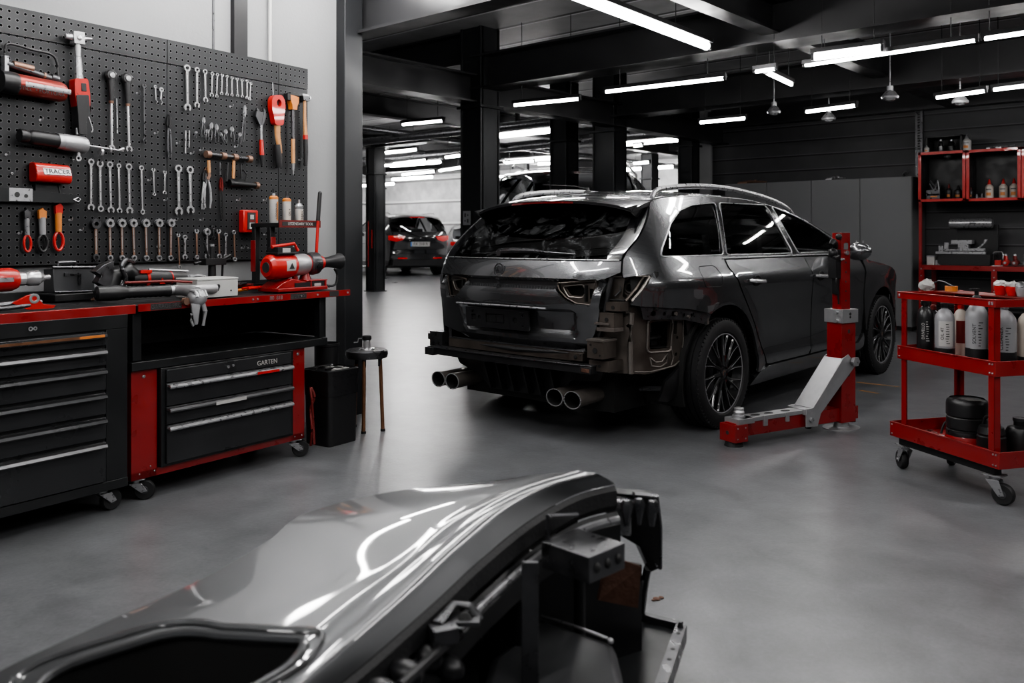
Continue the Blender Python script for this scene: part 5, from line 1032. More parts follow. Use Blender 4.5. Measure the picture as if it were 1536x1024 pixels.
# clamp hanging over the edge
yq = l_at(290, 450, FX)[0]; t = LT('bench_clamp', 'cast silver clamp gripping the red bench edge and hanging down', 'clamp', FX, yq, BZ)
b = MB(); b.ball((.03, 0, .015), .046, sq=(1, 1, .9)); b.tube([(-.10, -.01, .045), (-.04, 0, .045), (.02, 0, .035)], [.024, .027, .032], 12)
b.tube([(.035, -.012, .0), (.045, -.02, -.05), (.045, -.018, -.11)], [.026, .018, .010], 10, flat=.7); b.tube([(.035, .018, .0), (.045, .032, -.05), (.045, .022, -.12)], [.022, .014, .009], 10, flat=.7); b.tube([(.048, -.045, -.055), (.05, -.048, -.09), (.048, -.035, -.115)], .006, 6)
for k in range(4): b.tube([(.02, -.03+k*.018, .05), (.055, -.03+k*.018, .045), (.07, -.03+k*.018, .02)], .007, 6)
b.build('jaw', 'alu', t); b = MB(); b.cyl((.008, -.055, .0), (.03, -.055, .0), .017); b.mi = 1; b.b2((.008, -.045, -.02), (.02, .045, -.006)); b.build('pad', ['copper', 'red_bright'], t)
# white box
x, y = -3.68, l_at(277, 447, -3.63)[0]
ya_, yb2 = l_at(296, 447, -3.64)[0], l_at(357, 443, -3.64)[0]; t = LT('metal_box', 'small scuffed white metal box with a keyhole plate on the bench', 'box', -3.64, ya_, BZ)
W = yb2-ya_; b = MB(); b.b2((-.17, 0, 0), (0, W, .085)); b.build('box_shell', 'white', t, bev=.003)
b = MB(); b.b2((-.172, -.002, .085), (.002, W+.002, .096)); b.build('lid', 'white', t, bev=.003); b = MB(); b.cyl((0, W*.5, .055), (.004, W*.5, .055), .010); b.prism([(-.010, .0), (.010, .0), (0, -.02)], .003, fr((0.001, W*.5, .052), (0, 1, 0), (0, 0, 1), (1, 0, 0))); b.cyl((0, W*.22, .06), (.003, W*.22, .06), .005); b.cyl((0, W*.82, .03), (.003, W*.82, .03), .004); b.build('keyhole_plate', 'gun', t)
# small vise standing behind the box
x, y = -3.95, l_at(318, 425, -3.95)[0]; t = LT('drill_stand', 'little dark tripod drill stand rising behind the white box', 'tool', x, y, BZ)
b = MB(); b.lathe([(.04, 0), (.04, .008), (.018, .015), (.018, .05)], 18); b.cyl((0, 0, .05), (0, 0, .15), .022, .02); b.b2((-.03, -.06, .15), (.03, .07, .185)); b.cyl((0, -.07, .165), (0, -.11, .16), .008); b.cyl((0, .05, .17), (0, .12, .20), .008); b.cyl((0, .06, .0), (0, .07, .17), .006); b.cyl((0, .0, .18), (0, .0, .25), .011); b.cyl((0, -.02, .185), (0, -.05, .27), .006); b.build('stand_body', 'black', t, bev=.001); b = MB(); b.lathe([(.022, 0), (.026, .015), (.02, .03)], 16, m=Matrix.Translation((0, 0, .045))); b.cyl((0, 0, .25), (0, 0, .262), .013); b.build('collar', 'chrome', t)
# pliers heap
x, y = -3.86, l_at(385, 436, -3.86)[0]; G5 = 'loose pliers lying in the heap on the bench'
for k, (dx, dy, rz, m_, lab) in enumerate(((0, -.07, 1.45, 'orange', 'orange gripped pliers lying in the loose heap on the bench, lowest'), (.03, .0, 1.75, 'red_bright', 'red gripped pliers lying in the loose heap on the bench, beside the red machine'), (-.05, .01, 1.3, 'red_dark', 'dark red gripped pliers lying in the loose heap, behind the others'), (-.02, -.10, 1.9, 'gun', 'plain steel pliers lying in the loose heap, by the white box'))):
    o_ = lw(x+dx, y+dy, BZ+.012+k*.011); b = MB()
    for s_ in (-1, 1): b.mi = 0; b.prism([(0, .0), (s_*.012, .01), (s_*.008, .06), (0, .065)], .008, Matrix.Translation((0, 0, -.004))); b.mi = 1; b.tube([(s_*-.004, .0, 0), (s_*.022, -.05, 0), (s_*.02, -.12, 0)], [.006, .008, .007], 8)
    b.cyl((0, 0, -.006), (0, 0, .008), .009); o = b.build('loose_pliers', ['gun', m_], None, loc=o_, rz=RL+rz-PI/2); tag(o, lab, 'pliers', G5)
# bottle shelf with three cans, carried on red uprights behind the machine
sx = -3.95; s0, s1 = l_at(391, 335, sx)[0], l_at(418, 335, sx)[0]
sA = l_at(418, 335, -3.82); sB = l_at(480, 338, -3.82); z_ = sB[1]
t = LT('bottle_shelf', 'small black shelf with red lettered front edge above the red bench machine', 'shelf', -3.82, sA[0], BZ); W = sB[0]-sA[0]; zs_ = sA[1]-BZ
b = MB(); b.b2((-.24, 0, zs_-.02), (0, W, zs_+.004)); b.build('shelf_plate', 'black', t, bev=.002)
b = MB(); b.b2((0, 0, zs_-.022), (.006, W, zs_+.020)); b.mi = 1; b.b2((.006, .02, zs_-.012), (.0068, W-.03, zs_+.010)); ed = b.build('front_edge', ['red_dark', 'ink'], t); text('edge_lettering', 'LEGENDARY TOOL', .022, 'label', ed, (.0075, W*.5, zs_-.001), (0, 1, 0), (0, 0, 1))
b = MB(); b.b2((-.23, .0, 0), (-.20, .035, zs_-.02)); b.b2((-.10, .0, 0), (-.07, .035, zs_-.02)); b.mi = 1; b.b2((-.07, .0, .16), (-.063, .035, .30)); b.b2((-.235, -.004, .10), (-.195, 0, .28)); b.build('upright', ['black', 'red'], t, bev=.002)
for k, (px, h_, m_, lab) in enumerate(((410.5, .135, 'label', 'white can with orange lid and nozzle, first on the little shelf'), (430, .125, 'label', 'white can with orange print and grey nozzle, middle of the little shelf'), (448.5, .085, 'label', 'short white bottle with clear shoulder, last on the little shelf'))):
    yc = l_at(px, 325, -3.93)[0]; c = LT('spray_can', lab, 'can', -3.93, yc, BZ+zs_+.005, 0, 'cans on the little shelf'); r_ = .0255
    b = MB(); b.lathe([(r_-.002, 0), (r_, .003), (r_, h_), (r_-.003, h_+.004)], 22); b.build('can_body', m_, c)
    b = MB()
    if k < 2: b.lathe([(r_+.0005, h_), (r_+.0005, h_+.012), (r_-.008, h_+.02)], 22); b.build('rim', 'orange', c); b = MB(); b.cyl((0, 0, h_+.018), (0, 0, h_+.035), .010); b.mi = 1; b.cyl((0, 0, h_+.035), (0, 0, h_+.060), .005, .007); b.build('nozzle', ['chrome', 'gun'] if k == 0 else ['gun', 'gun'], c)
    else: b.lathe([(r_, h_), (r_+.001, h_+.015), (r_-.010, h_+.032), (.007, h_+.034), (.007, h_+.055), (.0, h_+.056)], 22); b.build('shoulder', 'chrome', c)
    b = MB(); b.ring(r_+.0002, r_+.0006, h_*.8, -.9 if k else .0, .35 if k else .5, 8, Matrix.Translation((0, 0, h_*.1))); b.build('print_band', 'orange' if k == 0 else 'cream', c)
    text('can_lettering', ('LOOSENER', 'OIL 4', 'CLEAN')[k], .018, 'ink', c, (r_+.0012, 0, h_*.5), (0, 0, 1), (0, -1, 0))
# lever rod
yq0, zq0 = l_at(479, 290, -3.80); yq1, zq1 = l_at(473, 372, -3.80)
t = LT('pry_lever', 'red steel lever with black grip leaning upright against the little shelf', 'lever', -3.795, yq1, BZ)
b = MB(); b.cyl((.0, 0, zq1-BZ-.09), (0, (yq0-yq1)*.55, (zq0+zq1)/2-BZ+.01), .009); b.build('rod', 'red_bright', t); b = MB(); b.cyl((0, (yq0-yq1)*.5, (zq0+zq1)/2-BZ), (0, yq0-yq1, zq0-BZ), .012, .012); b.ball((0, yq0-yq1, zq0-BZ), .0125); b.build('grip', 'plastic', t)
# red bench machine
ym = l_at(405, 436, -3.74)[0]; t = LT('bench_machine', 'red bench motor with black conical snout on a red base at the bench end', 'machine', -3.74, ym, BZ)
fm = fr((-.02, .02, .135), (1, 0, 0), (0, 0, 1), (0, 1, .04)); fm2 = fm
b = MB(); b.lathe([(.0, -.03), (.05, -.03), (.068, -.01), (.072, .03), (.072, .12), (.062, .15)], 28, m=fm); b.mi = 1; b.lathe([(.0, -.034), (.028, -.034), (.03, -.028)], 20, m=fm); b.build('motor', ['red_bright', 'ink'], t)
b = MB(); b.lathe([(.060, .15), (.062, .17), (.060, .24), (.050, .26)], 26, m=fm); b.mi = 1; b.lathe([(.050, .26), (.062, .268), (.066, .30), (.064, .33), (.05, .345), (.035, .35)], 26, m=fm); b.mi = 2; b.lathe([(.052, .268-.012), (.054, .27)], 26, m=fm); b.lathe([(.036, .345), (.040, .35), (.040, .372), (.034, .378)], 22, m=fm); b.build('gearbox', ['alu', 'gun', 'red_bright'], t)
b = MB(); b.lathe([(.030, .375), (.030, .42), (.042, .50), (.049, .515), (.049, .52), (.042, .52)], 24, m=fm, cap=False); b.mi = 1; b.lathe([(.043, .52), (.046, .524), (.040, .50), (.0, .47)], 24, m=fm, cap=False); b.lathe([(.010, .47), (.012, .535), (.008, .545), (.0, .546)], 14, m=fm); b.build('snout', ['plastic', 'chrome'], t)
b = MB(); b.b2((-.06, .02, .205), (.04, .17, .215)); b.b2((-.05, .03, .20), (.03, .15, .245)); b.mi = 1; b.tube([(-.01, .02, .245), (-.01, .18, .262), (.0, .20, .22)], .010, 8); b.mi = 2; b.b2((.031, .06, .212), (.034, .115, .238)); b.build('top_switch_box', ['plastic', 'red_bright', 'label'], t, bev=.003)
b = MB(); b.at(Matrix.Identity(4)); b.ring(.0725, .0732, .065, -.35, .45, 8, fm @ Matrix.Translation((0, 0, .055))); b.mi = 1; b.prism([(-.018, -.015), (.018, -.015), (0, .018)], .001, fr((.0545, .108, .14), (0, 1, 0), (0, 0, 1), (1, 0, 0))); b.build('rating_label', ['label', 'ink'], t)
b = MB(); b.prism([(.0, .02), (.33, .02), (.33, .03), (.28, .045), (.20, .05), (.12, .07), (.05, .05)], .14, fr((-.09, 0, 0), (0, 1, 0), (0, 0, 1), (1, 0, 0))); b.b2((-.10, .0, 0), (.07, .36, .02)); b.b2((-.085, .21, .05), (.06, .37, .058)); b.b2((.045, .24, .0), (.06, .25, .058)); b.b2((.045, .35, .0), (.06, .362, .058)); b.cyl((-.02, .27, .055), (-.02, .27, .10), .035, .022); b.cyl((-.02, .20, .05), (-.02, .19, .09), .016); b.build('base', 'red', t, bev=.003)
b = MB(); b.b2((.0, .13, .02), (.055, .30, .045)); b.b2((.0, .255, .005), (.056, .345, .05)); b.mi = 1; b.b2((.056, .27, .022), (.057, .32, .038)); b.build('base_inset', ['plastic', 'label'], t)
b = MB(); b.tube(cr([(-.02, .50, .11), (-.02, .52, .08), (-.02, .515, .03), (-.02, .49, .012), (-.02, .44, .015)], 5), .007, 8); b.tube(cr([(.0, .36, .03), (.02, .40, .02), (.01, .43, .004)], 4), .003, 6); b.build('cable', 'plastic', t)
# ================================================================== floor things beside the bench
x, y = -3.625, 3.495; t = LT('waste_bin', 'black rectangular waste bin lined with a black bag beside the rolling bench', 'bin', x, y)
b = MB(); o_ = rnd(rect(-.205, 0, .0, .225), .03); b.prism(o_, .40, fr((0, 0, 0)), top=1.05); b.build('bin_body', 'plastic', t, bev=.004)
b = MB(); c_ = Vector((-.1025, .1125, 0)); ring_o = lambda s_, z, j=0.: [b.v(((p[0]+.1025)*s_-.1025+random.Random(i*7+int(z*900)).uniform(-j, j), (p[1]-.1125)*s_+.1125+random.Random(i*5+int(z*700)).uniform(-j, j), z)) for i, p in enumerate(o_)]
b.rings([ring_o(1.07, .285, .004), ring_o(1.09, .34, .003), ring_o(1.12, .415), ring_o(1.13, .43), ring_o(1.05, .436), ring_o(1.0, .425, .003), ring_o(.95, .34)], cap=False); b.f(ring_o(.95, .34)); b.build('bin_bag', mat('black_bag', (.012, .012, .013), .25, bump=.5, bscale=24), t)
b = MB(); rr = random.Random(9)
for k in range(12): p = Vector((-.10+rr.uniform(-.07, .07), .11+rr.uniform(-.08, .08), .428)); b.mi = k % 2; b.box(p, (rr.uniform(.03, .07), rr.uniform(.02, .05), .012), rr.uniform(0, 3))
tag(b.build('scrap_paper', ['gun', 'label'], None, loc=lw(x, y), rz=RL), 'crumpled grey scraps filling the black waste bin', 'scraps', None, 'stuff')
b = MB(); b.lathe([(.066, 0), (.070, .01), (.074, .53), (.080, .535), (.080, .548), (.074, .55), (.070, .52), (.066, .3), (.0, .3)], 28); o = b.build('black_drum', 'plastic', None, loc=lw(-3.93, 3.765), rz=RL); tag(o, 'narrow round black drum standing behind the waste bin', 'drum')
b = MB(); b.tube(cr([(0, 0, .05), (.02, -.01, .15), (.0, .0, .25), (.02, .01, .32), (.0, .0, .37), (.015, -.005, .30), (.01, .01, .18), (.03, 0, .06)], 5), .007, 8)
o = b.build('red_hose', 'red_dark', None, loc=lw(-3.60, 3.33), rz=RL); tag(o, 'dull red hose loop hanging between rolling bench and waste bin', 'hose')
# stool
p = c2w(-.905, 5.40); t = T('round_stool', 'round black topped stool on thin worn bronze legs beside the end column', 'stool', p, .5)
b = MB(); b.lathe([(.10, .455), (.125, .45), (.132, .47), (.130, .492), (.118, .500), (.10, .498)], 34); b.build('seat_ring', 'gun', t)
b = MB(); b.lathe([(.0, .488), (.112, .488), (.116, .496), (.0, .494)], 30); b.build('seat', 'black', t)
for k in range(3):
    a_ = [-1.35, -.15, 2.7][k]; b = MB(); b.cyl((.095*math.cos(a_), .095*math.sin(a_), .46), (.115*math.cos(a_), .115*math.sin(a_), 0), .0115); b.mi = 1; b.cyl((.115*math.cos(a_), .115*math.sin(a_), 0), (.115*math.cos(a_), .115*math.sin(a_), .015), .015); b.cyl((.095*math.cos(a_), .095*math.sin(a_), .40), (.094*math.cos(a_), .094*math.sin(a_), .46), .013); b.build('leg', ['bronze', 'black'], t)
t = T('hand_grinder', 'small chrome hand grinder with crank standing on the round stool', 'grinder', p+Vector((0, 0, .497)), .5)
b = MB(); b.lathe([(.05, 0), (.048, .01), (.024, .014), (.022, .055), (.026, .06)], 20); b.build('grinder_body', 'chrome', t); b = MB(); b.lathe([(.024, .058), (.030, .07), (.028, .085), (.02, .09)], 20); b.build('cap', 'black', t); b = MB(); b.tube([(-.02, 0, .07), (-.055, 0, .068), (-.06, 0, .045), (-.085, .0, .042)], .004, 6); b.build('crank', 'steel', t)
# ================================================================== lift arm beside the rear wheel
po = c2w(2.07, 5.45); pe = c2w(1.25, 4.97); dv = (pe-po).normalized()
lf = T('jack_stand', 'red upright jack post with a low silver topped arm reaching to the rear wheel', 'car jack', po, math.atan2(dv.y, dv.x)); AL = (pe-po).length
b = MB(); b.b2((-.065, -.055, .045), (.065, .055, .665)); b.b2((-.04, -.035, .74), (.04, .035, 1.225)); b.mi = 1
for z in (.60, .42, .33): b.b2((-.012, .055, z), (.006, .0565, z+.022))
for z in (.80, .86, .92, .98, 1.04, 1.10, 1.16): b.cyl((.0, .035, z), (.0, .0362, z), .006, n=10)
b.build('post', ['red', 'ink'], lf, bev=.004)
b = MB(); b.b2((-.075, -.068, .665), (.075, .068, .748)); b.mi = 1; b.cyl((.0, .068, .72), (.0, .0695, .72), .010); b.cyl((.0, .068, .70), (.0, .0695, .70), .008); b.mi = 0
for z in (.68, .73): b.cyl((-.09, .02, z), (-.07, .02, z), .013); b.cyl((.07, .03, z), (.088, .03, z), .010)
b.build('sleeve', ['alu', 'ink'], lf, bev=.003)
b = MB(); b.b2((-.11, -.04, .055), (AL, .04, .135)); b.b2((AL-.08, -.062, .03), (AL+.02, .062, .128)); b.mi = 1; b.cyl((AL+.02, 0, .08), (AL+.022, 0, .08), .012); b.mi = 2
for x in (AL-.06, AL-.0): b.cyl((x, .062, .05), (x, .065, .05), .005, n=8); b.cyl((x, .062, .11), (x, .065, .11), .005, n=8)
b.build('arm', ['red', 'ink', 'steel'], lf, bev=.003)
b = MB(); b.b2((.33, -.046, .135), (AL-.06, .046, .158)); b.b2((.52, .034, .105), (.545, .052, .16)); b.b2((.70, .034, .10), (.73, .052, .16)); b.b2((AL-.14, -.055, .128), (AL-.01, .055, .158))
b.mi = 1
for x in (.50, .64, .75): b.lathe([(.0, 0), (.026, 0), (.026, .002)], 18, m=Matrix.Translation((x, .0, .157)) @ Matrix.Diagonal((1.3, .8, 1, 1)))
b.build('arm_channel', ['alu', 'ink'], lf, bev=.003)
b = MB(); b.lathe([(.038, .158), (.038, .172), (.030, .174), (.032, .19), (.026, .20), (.028, .212), (.02, .216)], 24, m=Matrix.Translation((AL-.07, 0, 0))); b.build('lifting_pad', 'alu', lf)
# slanted silver brace
b = MB()
for s_ in (-1, 1): b.prism([(-.05, .40), (.02, .47), (.07, .45), (.34, .17), (.40, .17), (.40, .06), (.30, .055), (.27, .13)], .008, fr((0, s_*.064, 0), (1, 0, 0), (0, 0, 1), (0, s_, 0)))
b.prism([(.075, .448), (.345, .168), (.335, .160), (.068, .436)], .136, fr((0, .068, 0), (1, 0, 0), (0, 0, 1), (0, -1, 0)))
b.b2((.30, -.07, .13), (.40, .07, .165)); b.build('brace', 'alu', lf, bev=.002)
b = MB(); b.cyl((-.02, -.09, .425), (-.02, .095, .425), .020); b.lathe([(.03, 0), (.032, .02), (.02, .024)], 6, m=along((-.02, .08, .425), (-.02, 1, .425))); b.build('pivot_bolt', 'steel', lf); b = MB(); b.cyl((.36, -.08, .10), (.36, .085, .10), .014); b.build('pivot_bolt', 'steel', lf)
b = MB(); b.lathe([(.0, 0), (.12, 0), (.12, .006), (.05, .010), (.045, .05), (.0, .05)], 26, m=Matrix.Translation((-.0, 0, 0)) @ Matrix.Diagonal((1.05, .85, 1, 1))); b.build('foot_plate', 'alu', lf); b = MB(); b.cyl((AL-.03, 0, 0), (AL-.03, 0, .032), .055, .045); b.cyl((.30, 0, 0.03), (.30, 0, .056), .018); b.cyl((-.09, 0, .03), (-.09, 0, .056), .03); b.build('rubber_foot', 'rubber', lf)
b = MB(); b.tube([(.055, .0, 1.13), (.075, .01, 1.16), (.10, .02, 1.17), (.12, .02, 1.15)], [.018, .022, .022, .015], 8); b.b2((.035, -.03, .94), (.085, .03, 1.12)); b.ball((.10, .02, 1.10), .030); b.ball((.06, .03, 1.20), .02)
b.cyl((.06, .03, 1.08), (.13, .05, 1.07), .010); b.tube([(.07, .02, 1.0), (.085, .03, .92), (.065, .03, .85), (.06, .03, .78)], .006, 6); b.b2((.038, -.02, .84), (.062, .02, .96)); b.build('ratchet_lock', 'black', lf, bev=.002)
b = MB(); b.cyl((.0, .036, 1.10), (.0, .05, 1.10), .014); b.cyl((.02, .036, 1.06), (.06, .05, 1.06), .007); b.b2((-.02, .035, 1.12), (.02, .0365, 1.16)); b.build('ratchet_pin', 'chrome', lf)
# ================================================================== trolley
tro = c2w(1.985, 4.45); TR = TH+math.atan2(-.963, .27)
ct, st = math.cos(TR), math.sin(TR)
def tw(x, y, z=0.): return tro+Vector((ct*x-st*y, st*x+ct*y, z))
def tx(px, y):                       # local x that shows at px for a given local y
    a = (px-768)/F; X0, Y0 = 1.985+.963*y, 4.45+.27*y; return (a*Y0-X0)/(.27+a*.963)
tr = T('tool_trolley', 'red three level steel trolley on castors loaded with bottles', 'trolley', tro, TR)
Lx, Wy = .62, .36
for x in (.02, Lx-.01):
    for y in (0, Wy):
        b = MB(); sx_ = 1 if x < .3 else -1; sy_ = 1 if y == 0 else -1
        b.b2((x, y, .20), (x+sx_*.034, y+sy_*.004, .922)); b.b2((x, y, .20), (x+sx_*.004, y+sy_*.034, .922)); b.build('corner_post', 'red', tr, bev=.001)
def tray(z0, z1, x0, x1_, nm, open_=False):
    b = MB(); t_ = .004
    if not open_: b.b2((x0, -.004, z0+.008), (x1_, Wy+.004, z0+.014))
    b.b2((x0, -.006, z0), (x1_, -.002, z1)); b.b2((x0, Wy+.002, z0), (x1_, Wy+.006, z1)); b.b2((x0-.002, -.006, z0), (x0+.002, Wy+.006, z1)); b.b2((x1_-.002, -.006, z0), (x1_+.002, Wy+.006, z1))
    b.b2((x0, -.010, z1-.004), (x1_, .006, z1)); b.mi = 1
    for x in (x0+.014, x1_-.03, x1_-.014):
        for z in (z0+.014, z1-.014): b.cyl((x, -.010, z), (x, -.005, z), .0042, n=8)
    return b.build(nm, ['red', 'steel'], tr, bev=.001)
tray(.885, .92, .0, Lx, 'top_rail', True); tray(.577, .645, .0, Lx, 'tray'); tray(.170, .245, -.055, Lx+.02, 'tray')
b = MB(); b.b2((.02, .20, .914), (Lx-.02, Wy, .919)); b.build('top_plate', 'red_dark', tr)
b = MB(); b.b2((-.02, .02, .13), (Lx-.03, .06, .170)); b.b2((-.02, Wy-.06, .13), (Lx-.03, Wy-.02, .170)); b.build('under_rail', 'black', tr)
for x, y, f_ in ((.0, .04, PI*.9), (Lx-.05, .04, .4), (.0, Wy-.04, 2.2), (Lx-.05, Wy-.04, .8)): caster(tr, x, y, .131, .048, f_)
def bottle(px, y, r_, h, mats, lab, grp=None, cap='black', band=None, z=.592, base=None, words=None, neck=1., ink='ink'):
    x = tx(px, y); t = T('bottle', lab, 'bottle', tw(x, y, z), TR, grp)
    b = MB(); b.lathe([(r_*.94, 0), (r_, .006), (r_, h*.70), (r_*.93, h*.77), (r_*.62, h*.85), (r_*.36, h*.88), (r_*.34, h*.92)], 26); b.build('bottle_body', mats, t)
    b = MB(); b.lathe([(r_*.42*neck, h*.90), (r_*.42*neck, h*.97), (r_*.25, h), (.0, h)], 18)
    if cap == 'pump': b.cyl((0, 0, h), (0, 0, h+.03), r_*.2); b.b2((-.01, -.035, h+.02), (.01, .01, h+.032))
    b.build('cap', 'plastic' if cap == 'pump' else cap, t)
    if base: b = MB(); b.lathe([(r_*.9, -.001), (r_+.0015, .004), (r_+.0015, h*base), (r_, h*base+.002)], 26); b.build('base_sleeve', 'plastic', t)
    if band:
        b = MB(); a0 = -.72-.62; b.ring(r_+.0004, r_+.0010, h*.42, a0, a0+1.5, 12, Matrix.Translation((0, 0, h*.26))); lb = b.build('label_panel', band, t)
        if words: text('label_lettering', words, r_*.46, ink, lb, (r_*math.cos(-.95)*1.03, r_*math.sin(-.95)*1.03, h*.47), (0, 0, 1), (math.sin(-.95), -math.cos(-.95), 0))
        if words:
            g = MB(); rr = random.Random(len(words))
            for k in range(9): a1 = -.55+rr.uniform(-.1, .0); g.ring(r_+.0011, r_+.0014, h*.012, a1, a1+rr.uniform(.15, .4), 4, Matrix.Translation((0, 0, h*(.30+.04*k))))
            g.build('label_print', ink, lb)
    return t
bottle(1388, .06, .040, .295, 'plastic', 'all black bottle with pale lettering at the trolley corner post', cap='black', words='DRIVELLO', band='plastic', neck=1.2, ink='label')
bottle(1417, .08, .045, .29, 'silver', 'silver bottle with red and white label and black foot on the trolley', cap='black', band='label', base=.22, words='OIL 4T')
bottle(1465, .08, .048, .335, 'silver', 'tall silver bottle with pump top and printed column of text', cap='pump', band='silver', base=.26, words='SOLVENT')
bottle(1505, .13, .054, .31, 'silver', 'silver bottle with hazard signs half behind the trolley post', cap='steel', band='silver', base=.27, words='CLEANER')
bottle(1545, .24, .050, .30, 'cream', 'cream bottle at the picture edge of the middle trolley tray', cap='black', base=.2)
bottle(1441, .28, .036, .27, 'cream', 'cream bottle with red shoulder standing behind the silver ones', cap='red_bright', band='red_dark')
bottle(1400, .26, .036, .25, 'plastic', 'second black bottle standing behind the black corner bottle', cap='red_dark')
x = tx(1440, .05); b = MB(); b.b2((-.05, -.02, 0), (.05, .03, .012)); b.cyl((-.03, 0, .012), (-.03, 0, .03), .014); b.cyl((.02, .005, .012), (.05, .01, .03), .010); b.tube([(-.05, .0, .02), (.0, .03, .035), (.05, .0, .02)], .005, 6)
o = b.build('valve_fitting', 'gun', None, loc=tw(x, .045, .592), rz=TR); tag(o, 'small dark metal fitting lying between the silver trolley bottles', 'fitting')
# things on the trolley top
def crumple(name, m_, loc, r_, lab, cat, sq=(1, 1, .7), seed=1):
    b = MB(); rr = random.Random(seed); b.ball((0, 0, r_*sq[2]*.8), r_, 16, sq)
    for q in b.bm.verts: q.co += Vector((rr.uniform(-.25, .25)*r_, rr.uniform(-.25, .25)*r_, rr.uniform(-.2, .25)*r_ if q.co.z > r_*.3 else 0))
    o = b.build(name, m_, None, loc=loc, rz=TR, smooth=50); return tag(o, lab, cat)
crumple('cloth_rag', 'label', tw(tx(1396, .3), .28, .915), .034, 'crumpled white rag on the trolley top by the corner post', 'rag', (1.2, 1, .9), 3)
b = MB(); b.ring(.018, .030, .026, n=22); b.mi = 1; b.ring(.017, .0185, .027, n=22); o = b.build('tape_roll', ['orange', 'gun'], None, loc=tw(tx(1427, .27), .27, .92), rz=TR); tag(o, 'roll of orange tape on the trolley top', 'tape')
b = MB(); b.tube(cr([(-.08, 0, .01), (-.03, .01, .04), (.03, .0, .045), (.09, .01, .02), (.12, 0, .004)], 5), .004, 6); o = b.build('bent_wire', 'gun', None, loc=tw(tx(1408, .32), .32, .919), rz=TR); tag(o, 'bent grey wire lying on the trolley top', 'wire')
for k, (px, m1, m2, lab) in enumerate(((1501, 'white', 'red_bright', 'white and red squeeze bottle lying on the trolley top'), (1519, 'red_bright', 'label', 'red tub with crumpled white top on the trolley top'), (1534, 'silver', 'gun', 'grey tin on the trolley top at the picture edge'))):
    t = T('small_tub', lab, 'tub', tw(tx(px, .28), .28, .92), TR); b = MB(); b.lathe([(.022, 0), (.030, .03), (.029, .045)], 18); b.build('tub_body', m2 if k == 0 else m1, t); b = MB(); rr = random.Random(k); b.ball((0, 0, .05), .028, 12, (1.1, 1, .6)); 
    for q in b.bm.verts: q.co += Vector((rr.uniform(-.006, .006), rr.uniform(-.006, .006), rr.uniform(-.004, .006)))
    b.build('tub_top', m1 if k == 0 else m2, t)
# bottom tray
x = tx(1448, .14); t = T('ribbed_drum', 'squat black ribbed drum standing in a red dish on the lowest tray', 'drum', tw(x, .15, .186), TR)
b = MB(); b.lathe([(.088, .03), (.092, .035), (.092, .08), (.086, .085), (.092, .09), (.092, .14), (.087, .146), (.093, .152), (.093, .205), (.09, .22), (.078, .232), (.078, .226), (.0, .222)], 40); b.mi = 1; b.lathe([(.0931, .055), (.0935, .060), (.0935, .07), (.0931, .075)], 40, cap=False); b.build('drum_body', ['plastic', 'gun'], t); b = MB(); b.lathe([(.08, 0), (.098, .01), (.099, .035), (.093, .055), (.0, .055)], 36); b.build('red_dish', 'red', t)
x = tx(1500, .20); t = T('black_canister', 'low black canister with handle loop at the near end of the lowest tray', 'canister', tw(x+.02, .13, .186), TR)
b = MB(); b.lathe([(.058, 0), (.062, .006), (.062, .085), (.056, .09), (.060, .10), (.052, .13), (.03, .135)], 30); b.build('canister_body', 'plastic', t); b = MB(); b.tube(cr([(-.05, 0, .12), (-.03, 0, .17), (.03, 0, .17), (.05, 0, .12)], 4), .008, 8); b.build('handle', 'black', t)
t = T('black_canister', 'black canister behind the near post with round cap', 'canister', tw(tx(1530, .28), .285, .186), TR); b = MB(); b.lathe([(.06, 0), (.065, .006), (.065, .10), (.055, .12), (.03, .13), (.03, .15), (.0, .15)], 30); b.build('canister_body', 'plastic', t); b = MB(); b.cyl((0, 0, .15), (0, 0, .165), .034); b.build('cap', 'gun', t)
crumple('cloth_rag', 'red_dark', tw(tx(1396, .12), .11, .184), .035, 'small dark red rag on the lowest tray beside the drum', 'rag', (1.3, 1, .5), 5)
b = MB(); b.tube([(-.09, 0, .008), (0, .01, .015), (.09, .02, .01)], .007, 6); b.b2((.07, .0, .0), (.11, .04, .014)); o = b.build('pry_tool', 'steel', None, loc=tw(.09, .10, .187), rz=TR+.5); tag(o, 'flat steel pry tool lying on the lowest tray', 'tool')
b = MB(); b.tube(cr([(0, -.02, 0.01), (.0, .0, .06), (.0, .04, .075), (.0, .07, .05), (0, .08, .01)], 5), .006, 8); o = b.build('cable_loop', 'rubber', None, loc=tw(.07, .22, .183), rz=TR); tag(o, 'black cable loop at the far corner of the lowest tray', 'cable')
